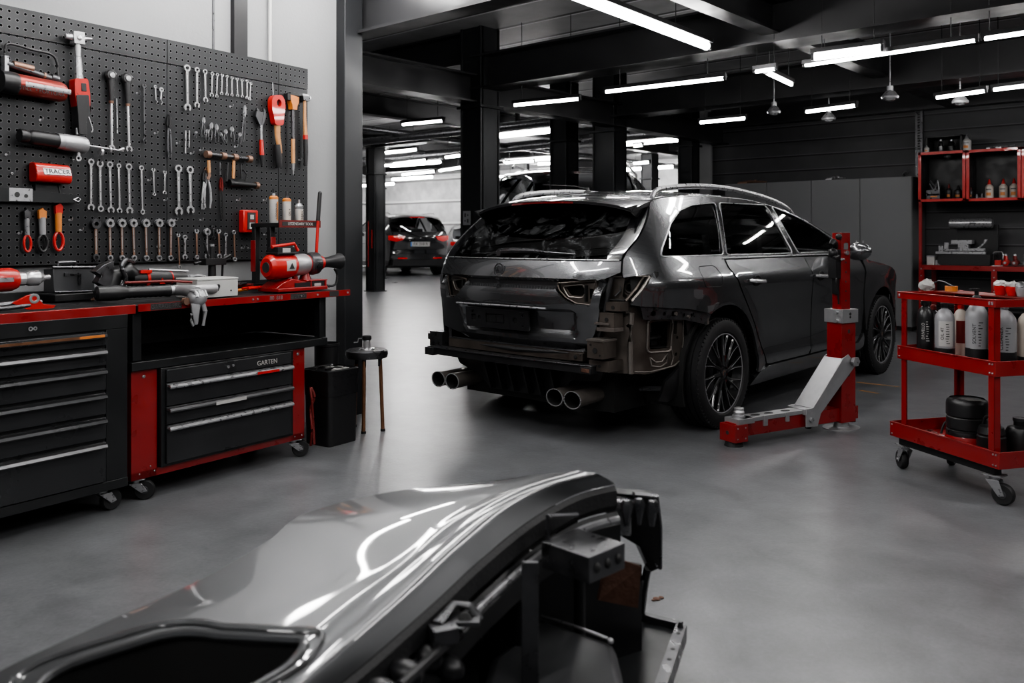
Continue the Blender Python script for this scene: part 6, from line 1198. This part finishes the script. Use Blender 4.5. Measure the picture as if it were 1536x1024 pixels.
# ================================================================== lockers
LY = 11.6
def wx(px, y): a = (px-768)/F; t = y/(SN*a+CS); return (CS*a-SN)*t
def wxz(px, py, y): a = (px-768)/F; t = y/(SN*a+CS); return ((CS*a-SN)*t, HC-(py-HY)*t/F)
ed = [-7.35+.0, -6.74, -6.09, -5.44, wx(1217, LY), wx(1290, LY), wx(1368, LY)]
labs = ('grey locker farthest from the red shelving, mostly behind the car roof', 'grey locker at the pale column end of the row, half behind the car roof', 'grey locker in the middle of the row, just clear of the car roof', 'grey locker second from the red shelving', 'grey locker standing next to the red shelving')
for k, lab in enumerate(labs):
    if k == 0: continue
    x0, x1_ = ed[k+1], ed[k+2]-.002
    t = T('locker', lab, 'locker', (x0, LY, 0)); W = x1_-x0
    b = MB(); b.b2((0, .02, .05), (W, .56, 1.97)); b.mi = 1; b.b2((.01, .03, 0), (W-.01, .55, .05)); b.build('carcass', ['locker', 'dark'], t, bev=.002)
    b = MB(); b.b2((.004, 0, .055), (W-.004, .02, 1.965)); d = b.build('door', 'locker', t, bev=.002)
    b = MB(); b.b2((W-.05 if k != 4 else .035, -.018, 1.02), (W-.035 if k != 4 else .05, -.0, 1.15)); b.build('handle', 'steel', d, bev=.003)
def topthing(px0, px1, m_, lab, nm, cat):
    x0, x1_ = wx(px0, LY+.15), wx(px1, LY+.15); b = MB(); L = x1_-x0; b.tube([(0, 0, .02), (L*.4, .0, .03), (L, 0, .018)], [.012, .02, .01], 8); b.b2((0, -.04, 0), (L*.35, .04, .02)); b.ball((L*.6, 0, .035), .022); o = b.build(nm, m_, None, loc=(x0, LY+.15, 1.972)); tag(o, lab, cat)
topthing(1240, 1268, 'steel', 'grey metal tool lying on top of the lockers beside the shelving', 'metal_tool', 'tool'); topthing(1108, 1150, 'copper', 'red and grey tool lying on top of the lockers behind the car', 'metal_tool', 'tool')
b = MB(); b.tube([(0, 0, 0), (0, -.05, .02), (.03, -.06, .05), (.06, -.05, .03)], .01, 6); o = b.build('wall_hook', 'steel', None, loc=(wx(1356, 12.17), 12.19, 2.02)); tag(o, 'small bright hook on the block wall above the last locker', 'hook')
# ================================================================== red shelving
SY = 11.52
def cube(px0, px1, pyt, pyb, lab):
    x0, z1 = wxz(px0, pyt, SY); x1_, _ = wxz(px1, pyt, SY); z0 = wxz(px0, pyb, SY)[1]; W = x1_-x0; Hh = z1-z0; t = T('wall_cube', lab, 'shelf', (x0, SY, z0)); t_ = .035
    b = MB(); b.b2((0, 0, 0), (t_, .02, Hh)); b.b2((W-t_, 0, 0), (W, .02, Hh)); b.b2((0, 0, 0), (W, .02, t_)); b.b2((0, 0, Hh-t_), (W, .02, Hh)); b.build('front_frame', 'red_bright', t, bev=.003)
    b = MB(); b.b2((0, .02, 0), (.02, .40, Hh)); b.b2((W-.02, .02, 0), (W, .40, Hh)); b.b2((0, .02, 0), (W, .40, .03)); b.b2((0, .02, Hh-.02), (W, .40, Hh)); b.b2((0, .39, 0), (W, .40, Hh)); b.build('cube_box', 'black', t); return x0, x1_, z0, z1
q1 = cube(1377, 1448, 229, 303, 'red framed open wall cube above the machine, next to the lockers'); q2 = cube(1449, 1531, 225, 302, 'wide red framed open wall cube holding three white bottles'); q3 = cube(1532, 1600, 220, 301, 'red framed open wall cube cut by the picture edge')
zc = q1[2]+.032
def small_bottle(px, z, h, r_, m_, capm, lab, y=SY+.15, tip=True, grp=None):
    t = T('glue_bottle', lab, 'bottle', (wx(px, y), y, z), 0, grp); b = MB(); b.lathe([(r_*.9, 0), (r_, .006), (r_, h*.6), (r_*.5, h*.72), (r_*.45, h*.74)], 18); b.build('bottle_body', m_, t); b = MB(); b.lathe([(r_*.48, h*.73), (r_*.42, h*.80), (r_*.2, h*.95), (r_*.1, h)], 14); b.build('nozzle', capm, t)
    b = MB(); b.ring(r_+.0005, r_+.0015, h*.16, -2.1, -1.0, 8, Matrix.Translation((0, 0, h*.15))); b.mi = 1; b.ring(r_+.0005, r_+.0015, h*.06, -2.2, -.9, 8, Matrix.Translation((0, 0, h*.44))); b.build('label_band', ['orange', 'gun'], t)
for k, px in enumerate((1484, 1505, 1521)): small_bottle(px, zc-.0+q2[2]-q1[2], .235, .046, 'cream', 'red_bright', ('white glue bottle with red nozzle, first in the wide red cube', 'white glue bottle with red nozzle, middle of the wide red cube', 'white glue bottle with red nozzle, last in the wide red cube')[k], grp='glue bottles in the wide red cube')
small_bottle(1423.5, zc, .19, .034, 'plastic', 'red_dark', 'slim black bottle with red band in the first red cube'); small_bottle(1437.5, zc, .17, .046, 'plastic', 'black', 'stout black bottle with pale print in the first red cube')
small_bottle(1456, zc, .15, .03, 'plastic', 'red_dark', 'small dark bottle at the corner of the wide red cube')
t = T('parts_crate', 'small grey crate full of metal parts in the first red cube', 'crate', (wx(1402, SY+.18), SY+.18, zc)); b = MB(); b.b2((-.085, -.07, 0), (.085, .07, .012)); b.b2((-.085, -.07, 0), (-.078, .07, .12)); b.b2((.078, -.07, 0), (.085, .07, .12)); b.b2((-.085, .063, 0), (.085, .07, .12)); b.b2((-.085, -.07, 0), (.085, -.063, .05)); b.b2((-.085, -.07, .07), (.085, -.063, .12)); b.mi = 1; b.b2((-.03, -.072, .03), (.05, -.07, .045)); b.build('crate_body', ['gun', 'orange'], t); b = MB(); rr = random.Random(2)
for k in range(7): b.cyl((rr.uniform(-.06, .06), rr.uniform(-.04, .04), .1), (rr.uniform(-.06, .06), rr.uniform(-.03, .03), rr.uniform(.16, .25)), rr.uniform(.008, .02), n=8)
b.build('metal_parts', 'gun', t)
b = MB(); b.lathe([(.03, 0), (.03, .05), (.02, .055)], 14); b.cyl((.06, 0, .0), (.06, 0, .06), .02); b.b2((-.05, -.02, 0), (.1, .02, .012)); o = b.build('parts_dish', 'gun', None, loc=(wx(1465, SY+.2), SY+.2, zc)); tag(o, 'little metal dish of parts on the floor of the wide red cube', 'dish')
b = MB(); b.lathe([(.02, .04), (.045, .03), (.05, .0), (.0, -.02)], 16); o = b.build('lamp_puck', 'steel', None, loc=(wx(1422, SY+.2), SY+.2, q1[3]-.06)); tag(o, 'round metal puck lamp beneath the top of the first red cube', 'light')
# on top of the cubes
x0, x1_ = wx(1392, SY+.15), wx(1446, SY+.15); t = T('black_crate', 'open black crate with silver canisters on top of the first red cube', 'crate', (x0, SY+.05, q1[3])); W = x1_-x0
b = MB(); b.b2((0, 0, 0), (W, .3, .012)); b.b2((0, .29, 0), (W, .30, .2)); b.b2((0, 0, 0), (.02, .3, .2)); b.b2((W-.02, 0, 0), (W, .3, .2)); b.b2((0, 0, .18), (W, .3, .2)); b.build('crate_body', 'black', t, bev=.002)
for px, r_, h, m_, lab in ((1411, .035, .13, 'gun', 'grey knob-topped canister inside the open black crate'), (1427, .045, .12, 'plastic', 'black canister inside the open black crate')):
    t = T('canister', lab, 'canister', (wx(px, SY+.18), SY+.18, q1[3]+.013)); b = MB(); b.lathe([(r_, 0), (r_, h*.5), (r_*.6, h*.6), (r_*.8, h*.8), (r_*.4, h)], 16); b.build('canister_body', m_, t); b = MB(); b.cyl((0, 0, h), (0, 0, h+.02), r_*.5); b.build('cap', 'steel', t)
small_bottle(1450, q2[3], .20, .05, 'label', 'steel', 'white bottle standing between the two red cubes on top', y=SY+.1); small_bottle(1390, q1[3], .09, .03, 'label', 'steel', 'tiny white bottle at the corner on top of the first red cube', y=SY+.03)
b = MB(); b.tube([(0, 0, .02), (.1, 0, .03), (.22, 0, .02), (.3, 0, .03)], .010, 6); b.b2((.1, -.02, 0), (.16, .02, .02)); b.b2((0, -.02, 0), (.04, .02, .02)); o = b.build('metal_tool', 'steel', None, loc=(wx(1480, SY+.1), SY+.1, q2[3]+.001)); tag(o, 'slim metal tool lying on top of the wide red cube', 'tool')
# work table of the shelving
xa, zt = wxz(1378, 397, SY); xb = wx(1600, SY); xl = wx(1491, SY)
t = T('red_worktable', 'red steel worktable with perforated leg beneath the red wall cubes', 'table', (xa, SY, 0)); W = xb-xa
b = MB(); b.b2((0, 0, zt-.06), (W, .02, zt)); b.b2((0, .02, zt-.02), (W, .6, zt)); b.build('table_top', 'red', t, bev=.002)
for x_, y_ in ((0, 0), (xl-xa-.03, 0), (W-.06, 0), (0, .54), (W-.06, .54)):
    b = MB(); b.b2((x_, y_, 0), (x_+.06, y_+.04, zt-.06)); b.mi = 1
    if y_ == 0:
        for k in range(9): b.cyl((x_+.03, y_-.002, .12+k*.085), (x_+.03, y_, .12+k*.085), .009, n=8)
    b.build('leg', ['red', 'steel'], t)
b = MB(); b.b2((.02, .05, .30), (W, .58, .32)); b.build('lower_shelf', 'black', t)
b = MB(); b.b2((.0, 0, zt), (.035, .03, q1[2])); o = b.build('red_upright', 'red', None, loc=(xa, SY, 0)); tag(o, 'thin red upright between the worktable and the first wall cube', 'upright')
# machine on the table
x0, x1_ = wx(1408, SY+.1), wx(1487, SY+.1); t = T('bench_engraver', 'black open machine with chrome carriage and steel roll lid on the red worktable', 'machine', (x0, SY+.05, zt)); W = x1_-x0
b = MB(); b.prism(rnd([(0, .02), (.04, .0), (W, .0), (W, .14), (.05, .14), (-.0, .10)], .02), .35, fr((0, .35, 0), (1, 0, 0), (0, 0, 1), (0, -1, 0))); b.b2((W*.25, .30, .14), (W+.02, .34, .50)); b.build('machine_body', 'black', t, bev=.003)
b = MB(); b.b2((-.02, -.01, .14), (W*.92, .02, .17)); b.b2((.02, .03, .18), (W*.4, .06, .20)); b.b2((W*.02, .0, .14), (W*.10, .05, .24)); b.b2((W*.12, .02, .20), (W*.20, .05, .28)); b.b2((W*.5, .0, .18), (W*.9, .05, .21)); b.prism([(0, 0), (.1, .10), (.12, .14), (.09, .14), (.06, .08), (0, .03)], .02, fr((W*.74, .03, .18), (1, 0, 0), (0, 0, 1), (0, -1, 0))); b.b2((W*.35, .1, .17), (W*.55, .2, .27)); b.b2((W*.22, .1, .26), (W*.62, .22, .31)); b.build('carriage', 'steel', t, bev=.002)
x2, x3 = wx(1425, SY+.2)-x0, wx(1487, SY+.2)-x0; zz_ = wxz(1450, 335, SY+.2)[1]-zt
b = MB(); b.cyl((x2, .18, zz_), (x3, .18, zz_), .062, n=26); b.cyl((x2-.008, .18, zz_), (x2, .18, zz_), .055, n=20); b.cyl((x3, .18, zz_), (x3+.008, .18, zz_), .055, n=20); b.mi = 1; b.b2((x2+.23, .115, zz_-.005), (x2+.30, .122, zz_+.008)); b.build('roll_lid', ['steel', 'ink'], t)
t = T('white_tin', 'small white tin with grey lid beside the black machine', 'tin', (wx(1397, SY+.08), SY+.1, zt)); b = MB(); b.b2((-.05, -.04, 0), (.04, .04, .10)); b.build('tin_body', 'label', t, bev=.004); b = MB(); b.b2((-.052, -.042, .10), (.042, .042, .115)); b.b2((.05, -.03, 0), (.10, .03, .06)); b.build('tin_lid', 'silver', t)
rr = random.Random(5)
t = T('wire_rack', 'small bright wire carrier over red parts on the worktable', 'rack', (wx(1489, SY+.1), SY+.12, zt)); b = MB(); b.tube([(0, 0, .0), (0, 0, .15), (.015, 0, .17), (.09, 0, .17), (.105, 0, .15), (.105, 0, .08)], .007, 6); b.b2((-.01, -.03, 0), (.11, .05, .01)); b.build('wire', 'chrome', t); b = MB(); b.b2((.02, -.02, .01), (.09, .03, .07)); b.build('red_part', 'red_bright', t)
for k, (px, m_, lab) in enumerate(((1509, 'red_bright', 'red air tool lying on the worktable beside the wire carrier'), (1523, 'red_dark', 'dark red coupling standing on the worktable between air tools'), (1539, 'gun', 'grey air tool on the worktable at the picture edge'))):
    t = T('air_tool', lab, 'tool', (wx(px, SY+.12), SY+.16, zt), PI/2); b = MB(); b.cyl((-.07, 0, .04), (.07, 0, .045), .035, .03); b.cyl((.0, .0, .04), (.03, .02, .12), .022); b.build('tool_body', m_, t); b = MB(); b.cyl((-.11, 0, .04), (-.07, 0, .04), .014); b.build('tip', 'chrome', t); b = MB(); b.ball((.03, .02, .13), .024); b.build('knob', 'chrome', t)
# switch plate on the big column
pp = atd(706, 326, 8.9); b = MB(); b.b2((-.055, -.006, -.075), (.055, 0, .075)); b.mi = 1; b.b2((-.03, -.009, .01), (-.008, -.006, .05)); b.b2((.008, -.009, -.05), (.03, -.006, -.01)); b.cyl((.02, -.009, .03), (.02, -.006, .03), .010); b.cyl((-.02, -.009, -.03), (-.02, -.006, -.03), .010)
o = b.build('switch_plate', ['silver', 'gun'], None, loc=(-6.42-.05, 6.74-.151, 1.40)); tag(o, 'small pale switch plate on the big middle column', 'switch')
for k, (z0, z1, dx) in enumerate(((.55, 1.55, -.02), (.95, 1.35, .10))):
    b = MB(); b.cyl((-14.9+dx, 12.3-.18, z0), (-14.9+dx, 12.3-.18, z1), .012, n=8); tag(b.build('hanging_strap', 'red_bright'), ('long red cord running down the black column beside the far car', 'short red cord hanging on the black column beside the far car')[k], 'cord')
# ================================================================== loose front section on the floor
fo = c2w(.0, 1.75); fg = T('car_front_section', 'loose grey car front section with bonnet skin and open blackened radiator frame on the floor', 'car part', fo, 0)
def cp(px, py, z): return atz(px, py, z)-fo
ctl = [
 [(745, 721, 0.607), (790, 713, 0.632), (830, 709, 0.644), (863, 709, 0.647), (898, 714, 0.641), (922, 726, 0.617)],
 [(588, 737, 0.59), (650, 745, 0.605), (715, 746, 0.614), (775, 738, 0.623), (822, 734, 0.624), (862, 742, 0.604)],
 [(458, 770, 0.563), (540, 785, 0.575), (615, 792, 0.581), (695, 782, 0.591), (748, 772, 0.596), (792, 782, 0.574)],
 [(400, 812, 0.534), (480, 850, 0.534), (560, 852, 0.545), (630, 838, 0.556), (680, 828, 0.56), (722, 838, 0.538)],
 [(290, 874, 0.496), (380, 905, 0.504), (470, 910, 0.513), (555, 902, 0.521), (612, 893, 0.523), (655, 900, 0.503)],
 [(140, 941, 0.459), (260, 985, 0.465), (370, 992, 0.476), (455, 988, 0.482), (515, 980, 0.482), (562, 982, 0.464)],
 [(0, 1006, 0.428), (130, 1070, 0.431), (250, 1090, 0.438), (340, 1090, 0.443), (395, 1085, 0.441), (445, 1080, 0.424)],
 [(-120, 1080, 0.398), (0, 1160, 0.4), (130, 1180, 0.408), (230, 1190, 0.411), (290, 1185, 0.409), (340, 1175, 0.392)]]
C = [[cp(*q) for q in row] for row in ctl]
NU, NV = 7, 8
rows = [cr(row, NU) for row in C]
cols = [cr([r_[j] for r_ in rows], NV) for j in range(len(rows[0]))]      # cols[j][i]
G = [[cols[j][i] for j in range(len(cols))] for i in range(len(cols[0]))]
nI, nJ = len(G), len(G[0])
def G_at(u, v): i = max(0, min(nI-1.001, u)); j = max(0, min(nJ-1.001, v)); a, c = int(i), int(j); s_, t_ = i-a, j-c; return (G[a][c]*(1-s_)+G[a+1][c]*s_)*(1-t_)+(G[a][c+1]*(1-s_)+G[a+1][c+1]*s_)*t_
# creases along the bonnet and the lamp opening
for i in range(nI):
    for j in range(nJ):
        v = j/(nJ-1); G[i][j] = G[i][j]+Vector((0, 0, .006*math.exp(-((v-.78)/.07)**2)+.006*math.exp(-((v-.50-.12*(1-i/nI))/.08)**2)))
hole = rnd([(36.5, 5.0), (37.6, 19), (41.5, 21.0), (49, 14.5), (52, 5), (46, 2.5)], 3.)
b = MB(); b.mi = 0
patch(b, [(0, 0), (0, nJ-1), (nI-1, nJ-1), (nI-1, 0)][::-1], lambda u, v: G_at(u, v), 1.0, (hole,), .012, flip=False)
# fix winding so the skin faces up
b.bm.normal_update()
if sum(f.normal.z for f in b.bm.faces) < 0: bmesh.ops.reverse_faces(b.bm, faces=b.bm.faces[:])
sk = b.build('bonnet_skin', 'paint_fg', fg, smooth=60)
# raised moulding round the opening, its dark well
hp = [G_at(u, v) for u, v in hole]
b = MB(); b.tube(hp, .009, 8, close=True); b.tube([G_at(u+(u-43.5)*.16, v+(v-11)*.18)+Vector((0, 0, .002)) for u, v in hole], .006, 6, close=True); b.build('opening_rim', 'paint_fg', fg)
cen = sum(hp, Vector())/len(hp)
b = MB(); r0 = [b.v(p-Vector((0, 0, .004))) for p in hp]; r1 = [b.v(cen+(p-cen)*.9-Vector((0, 0, .20))) for p in hp]; b.rings([r0, r1], cap=False); b.f(r1); b.build('opening_well', 'dark', fg)
b = MB(); p = cp(122, 1008, .30); b.ball(p, .022); b.cyl(p-Vector((0, 0, .05)), p, .008); b.build('well_knob', 'plastic', fg)
# vent dots on the far shoulder
b = MB()
for px, py in ((576, 770), (588, 764), (596, 757), (606, 760)):
    b.ball(cp(px, py, .548), .006, 8, (1.2, 1, .5))
b.build('vent_holes', 'ink', fg)
# pressed lip and black seal along the open side
lip = [G[i][-1] for i in range(0, nI)]
def off(k, dxy, dz): # shift sideways (towards the open side) and down
    t = (lip[min(k+1, nI-1)]-lip[max(k-1, 0)]).normalized(); n = Vector((-t.y, t.x, 0)).normalized(); n = n if n.dot(c2w(1, 0)) > 0 else -n; return lip[k]+n*dxy+Vector((0, 0, dz))
b = MB(); b.grid([[off(k, 0, -.002), off(k, .010, -.012), off(k, .014, -.045), off(k, .004, -.060)] for k in range(nI)]); b.build('seal_lip', 'rubber', fg)
b = MB(); b.tube([off(k, .022, -.075) for k in range(0, nI, 2)], .0085, 8); b.build('bright_flange', 'steel', fg)
b = MB(); b.grid([[off(k, .012, -.06), off(k, .030, -.085), off(k, .030, -.13), off(k, .0, -.15)] for k in range(nI)]); b.grid([[off(k, .0, -.15), off(k, -.16, -.20), off(k, -.34, -.46)] for k in range(2, nI)]); b.build('upper_cross_member', 'black', fg)
# underside shell so that the part has thickness
b = MB(); b.grid([[G[i][0]+Vector((0, 0, -.006)), G[i][0]+Vector((0, 0, -.06)), G[i][0].lerp(G[i][-1], .15)+Vector((0, 0, -.18)), Vector((G[i][0].lerp(G[i][-1], .25).x, G[i][0].lerp(G[i][-1], .25).y, .03-0))] for i in range(nI)]); b.build('wing_underside', 'plastic', fg)
# uprights, brackets
def post(px, py, z, z0, w, m_, dd=.012): pass
b = MB(); p = cp(795, 838, .545); b.box((p.x, p.y, .30), (.035, .012, .48), TH); b.build('upright', 'gun', fg, bev=.002)
b = MB()
for px, py, z in ((752, 880, .36), (700, 930, .36), (850, 770, .5)): p = cp(px, py, z); b.box((p.x, p.y, z-.14), (.05, .03, .30), TH+.2)
b.tube([cp(740, 900, .34), cp(760, 930, .24), cp(740, 980, .2)], .018, 8); b.tube([cp(700, 940, .36), cp(716, 960, .3), cp(705, 1010, .22)], .014, 8); b.build('radiator_hoses', 'plastic', fg)
# big boxed bracket with slots
c = cp(862, 828, .47); ang = TH-.42; e1 = Vector((math.cos(ang), math.sin(ang), 0)); e2 = Vector((-math.sin(ang), math.cos(ang), 0))
b = MB(); fm = fr(cp(812, 812, .545), (cp(884, 838, .545)-cp(812, 812, .545)).normalized(), (0, 0, 1)); Lb = (cp(884, 838, .545)-cp(812, 812, .545)).length
q = fm.to_3x3() @ Vector((0, 0, 1)); s_ = 1 if q.dot(c2w(0, 1)) > 0 else -1
P0, P1 = cp(812, 812, .545), cp(884, 836, .545); D = (P1-P0).normalized(); N_ = Vector((-D.y, D.x, 0)); N_ = N_ if N_.dot(c2w(0.6, 1)) > 0 else -N_
dep = .12; hgt = .055
def quad(b, a, c_, d, e): b.f([b.v(a), b.v(c_), b.v(d), b.v(e)])
up = Vector((0, 0, hgt)); b.rings([[b.v(P0), b.v(P1), b.v(P1+N_*dep), b.v(P0+N_*dep)], [b.v(P0-up), b.v(P1-up), b.v(P1+N_*dep-up), b.v(P0+N_*dep-up)]])
b.mi = 1
for k in range(3): a_ = P1+N_*(dep*(.2+.3*k))-up*.5; b.ball(a_, .008, 10, (1, 1, 1.4))
b.mi = 0; b.tube([P0+N_*.02, P0+N_*.02+Vector((0, 0, .05)), P0+N_*.12+Vector((0, 0, .03))], .006, 6); b.build('boxed_bracket', ['gun', 'ink'], fg, bev=.003)
# end bracket with lugs
b = MB(); c = cp(928, 752, .55); b.box(c, (.075, .06, .018), TH-.3); b.box(c+Vector((0, 0, -.04)), (.06, .015, .08), TH-.3); b.box(cp(905, 742, .56), (.06, .03, .03), TH); b.mi = 1; b.cyl(c+Vector((0, 0, .009)), c+Vector((0, 0, .0105)), .010); b.build('end_lug', ['steel', 'ink'], fg, bev=.003)
b = MB(); c = cp(695, 912, .43)
b.tube([cp(655, 935, .475), cp(680, 905, .49), cp(705, 908, .49), cp(722, 930, .465)], [.014, .012, .012, .010], 6, flat=.5); b.box(cp(697, 928, .47), (.06, .05, .010), TH); b.box(cp(665, 950, .46), (.05, .04, .03), TH+.4); b.mi = 1; b.cyl(cp(697, 928, .4755), cp(697, 928, .477), .012); b.build('hinge_bracket', ['gun', 'ink'], fg, bev=.002)
b = MB()
for px, py, z, r_ in ((640, 985, .42, .03), (672, 1000, .40, .03), (610, 1010, .43, .03), (575, 1040, .43, .03)): b.ball(cp(px, py, z), r_, 10, (1.3, .8, .8))
b.tube([cp(690, 950, .44), cp(655, 980, .44), cp(600, 1030, .44)], .010, 8); b.build('lamp_brackets', 'plastic', fg)
# corner shield
b = MB(); sh = [cp(925, 740, .565), cp(950, 742, .575), cp(985, 744, .56), cp(990, 790, .46), cp(990, 852, .34), cp(977, 858, .335), cp(960, 820, .40), cp(925, 800, .44)]
s2 = [p_+c2w(-.01, .05) for p_ in sh]; b.rings([[b.v(p_) for p_ in sh], [b.v(p_) for p_ in s2]]); b.build('corner_shield', 'black', fg, bev=.003)
b = MB(); b.tube([sh[1]+Vector((0, 0, .002)), sh[2], sh[3], sh[4]], .006, 6)
for px, py, z in ((940, 757, .565), (958, 755, .56), (978, 758, .55)): p = cp(px, py, z); b.tube([p+Vector((0, 0, .012)), p, p+Vector((0, 0, -.05))], [.010, .016, .006], 6)
b.build('shield_edge', 'gun', fg)
b = MB(); b.cyl(cp(982, 752, .548)+c2w(0, -.006), cp(982, 752, .548), .006); b.cyl(cp(983, 846, .35)+c2w(0, -.006), cp(983, 846, .35), .006); b.build('shield_bolt', 'steel', fg)
# leg, rusty plate
b = MB(); b.tube([cp(972, 850, .345), cp(966, 880, .26), cp(962, 918, .12), cp(962, 920, .02)], .011, 6); b.build('support_leg', 'black', fg)
b = MB(); pl = [cp(912, 834, .40), cp(962, 850, .385), cp(957, 912, .285), cp(898, 900, .30)]; b.rings([[b.v(p_) for p_ in pl], [b.v(p_+c2w(-.004, .012)) for p_ in pl]]); b.build('rusty_plate', 'rust', fg)
# bottom frame: perforated rail, cross rail, tray
z = .13
A, B_, D_ = cp(1022, 936, z), cp(962, 1110, z), cp(960, 918, z)
b = MB()
def bar(b, p_, q_, w, h): d_ = (q_-p_).normalized(); n = Vector((-d_.y, d_.x, 0))*w/2; u_ = Vector((0, 0, h)); b.rings([[b.v(p_-n), b.v(p_+n), b.v(p_+n-u_), b.v(p_-n-u_)], [b.v(q_-n), b.v(q_+n), b.v(q_+n-u_), b.v(q_-n-u_)]])
bar(b, A, B_, .030, .045); b.mi = 1
for t_ in (.10, .26, .36, .58, .72, .88): c = A.lerp(B_, t_); b.cyl(c+Vector((0, 0, .0002)), c+Vector((0, 0, .0012)), .006)
b.mi = 0; c = A.lerp(B_, .03); b.cyl(c, c+Vector((0, 0, .014)), .009, .004); b.build('perforated_rail', ['gun', 'ink'], fg, bev=.002)
b = MB(); bar(b, D_, A+c2w(.004, .01), .022, .04); b.build('cross_rail', 'gun', fg, bev=.002)
b = MB(); quad(b, cp(950, 925, .11), cp(1012, 945, .11), cp(950, 1120, .11), cp(840, 1120, .11)); quad(b, cp(700, 960, .16), cp(950, 925, .11), cp(840, 1120, .11), cp(560, 1120, .16)); b.build('floor_tray', 'cab', fg)
# black moulded undertray
T_ = [cp(810, 925, .30), cp(922, 962, .29), cp(945, 1060, .26), cp(900, 1150, .25), cp(690, 1150, .28), cp(735, 985, .30)]
b = MB(); cT = sum(T_, Vector())/len(T_); b.rings([[b.v(p_) for p_ in T_], [b.v(cT+(p_-cT)*1.06-Vector((0, 0, .09))) for p_ in T_]]); b.build('moulded_duct', 'case_grey', fg, bev=.02)
b = MB(); b.tube([cp(812, 924, .306), cp(865, 940, .30), cp(918, 960, .295)], .0035, 6); b.ball(cp(916, 961, .296), .007); b.build('duct_clip', 'steel', fg)
b = MB(); b.tube([cp(985, 915, .0+.001), cp(990, 913, .004)], .004, 5)
b.M = Matrix.Identity(4); bpy.data.objects.remove(b.build('x', 'rust', None))
# dark backdrop added to hide the bright floor behind, then solid dark core
b = MB(); p0, p1 = cp(776, 850, .44)+c2w(.03, .10), cp(967, 858, .335)+c2w(0, .05); p0b, p1b = Vector((p0.x, p0.y, .01)), Vector((p1.x, p1.y, .01)); n_ = c2w(.0, .012); b.rings([[b.v(q) for q in (p0, p1, p1b, p0b)], [b.v(q+n_) for q in (p0, p1, p1b, p0b)]]); b.build('dark_backdrop', 'black', fg)
b = MB(); quad(b, off(3, -.30, -.12), off(nI-2, -.30, -.12), Vector((off(nI-2, -.30, 0).x, off(nI-2, -.30, 0).y, .0+.01)), Vector((off(3, -.30, 0).x, off(3, -.30, 0).y, .01))); b.build('radiator_core', 'dark', fg)
for u_ in (6, 16, 27, 40, 52): p = off(min(u_, nI-2), -.03, -.2); b = MB(); b.cyl((p.x, p.y, .0), (p.x, p.y, p.z+.02), .014); b.build('support_leg', 'black', fg)
b = MB(); 
for k, (px, py, r_) in enumerate(((985, 899, .010), (992, 897, .007), (980, 901, .005))): b.ball(atz(px, py, 0)+Vector((0, 0, .003)), r_, 8, (1.4, 1, .5))
tag(b.build('rust_flakes', 'rust'), 'few rust flakes lying on the floor beside the loose front section', 'rust flakes', None, 'stuff')
# ================================================================== camera and ambient light
cd = bpy.data.cameras.new('camera'); cam = bpy.data.objects.new('camera', cd); COL.objects.link(cam)
cam.location = (0, 0, HC); cam.rotation_euler = (PI/2, 0, TH); cd.sensor_width = 36; cd.lens = F/1536*36; cd.shift_y = -(512-HY)/1536
cd.clip_start = .05; cd.clip_end = 100; cd.dof.use_dof = True; cd.dof.focus_distance = 4.9; cd.dof.aperture_fstop = 3.5
bpy.context.scene.camera = cam
w = bpy.data.worlds.new('World'); bpy.context.scene.world = w; w.use_nodes = True
w.node_tree.nodes['Background'].inputs[0].default_value = (.9, .93, 1, 1); w.node_tree.nodes['Background'].inputs[1].default_value = .12
sc = bpy.context.scene
sc.view_settings.view_transform = 'AgX'; sc.view_settings.look = 'AgX - Medium High Contrast'; sc.view_settings.exposure = 0.22
sc.cycles.use_denoising = True; sc.cycles.max_bounces = 6; sc.cycles.diffuse_bounces = 3; sc.cycles.glossy_bounces = 4; sc.cycles.transparent_max_bounces = 10
sc.cycles.caustics_reflective = False; sc.cycles.caustics_refractive = False; sc.cycles.sample_clamp_indirect = 6
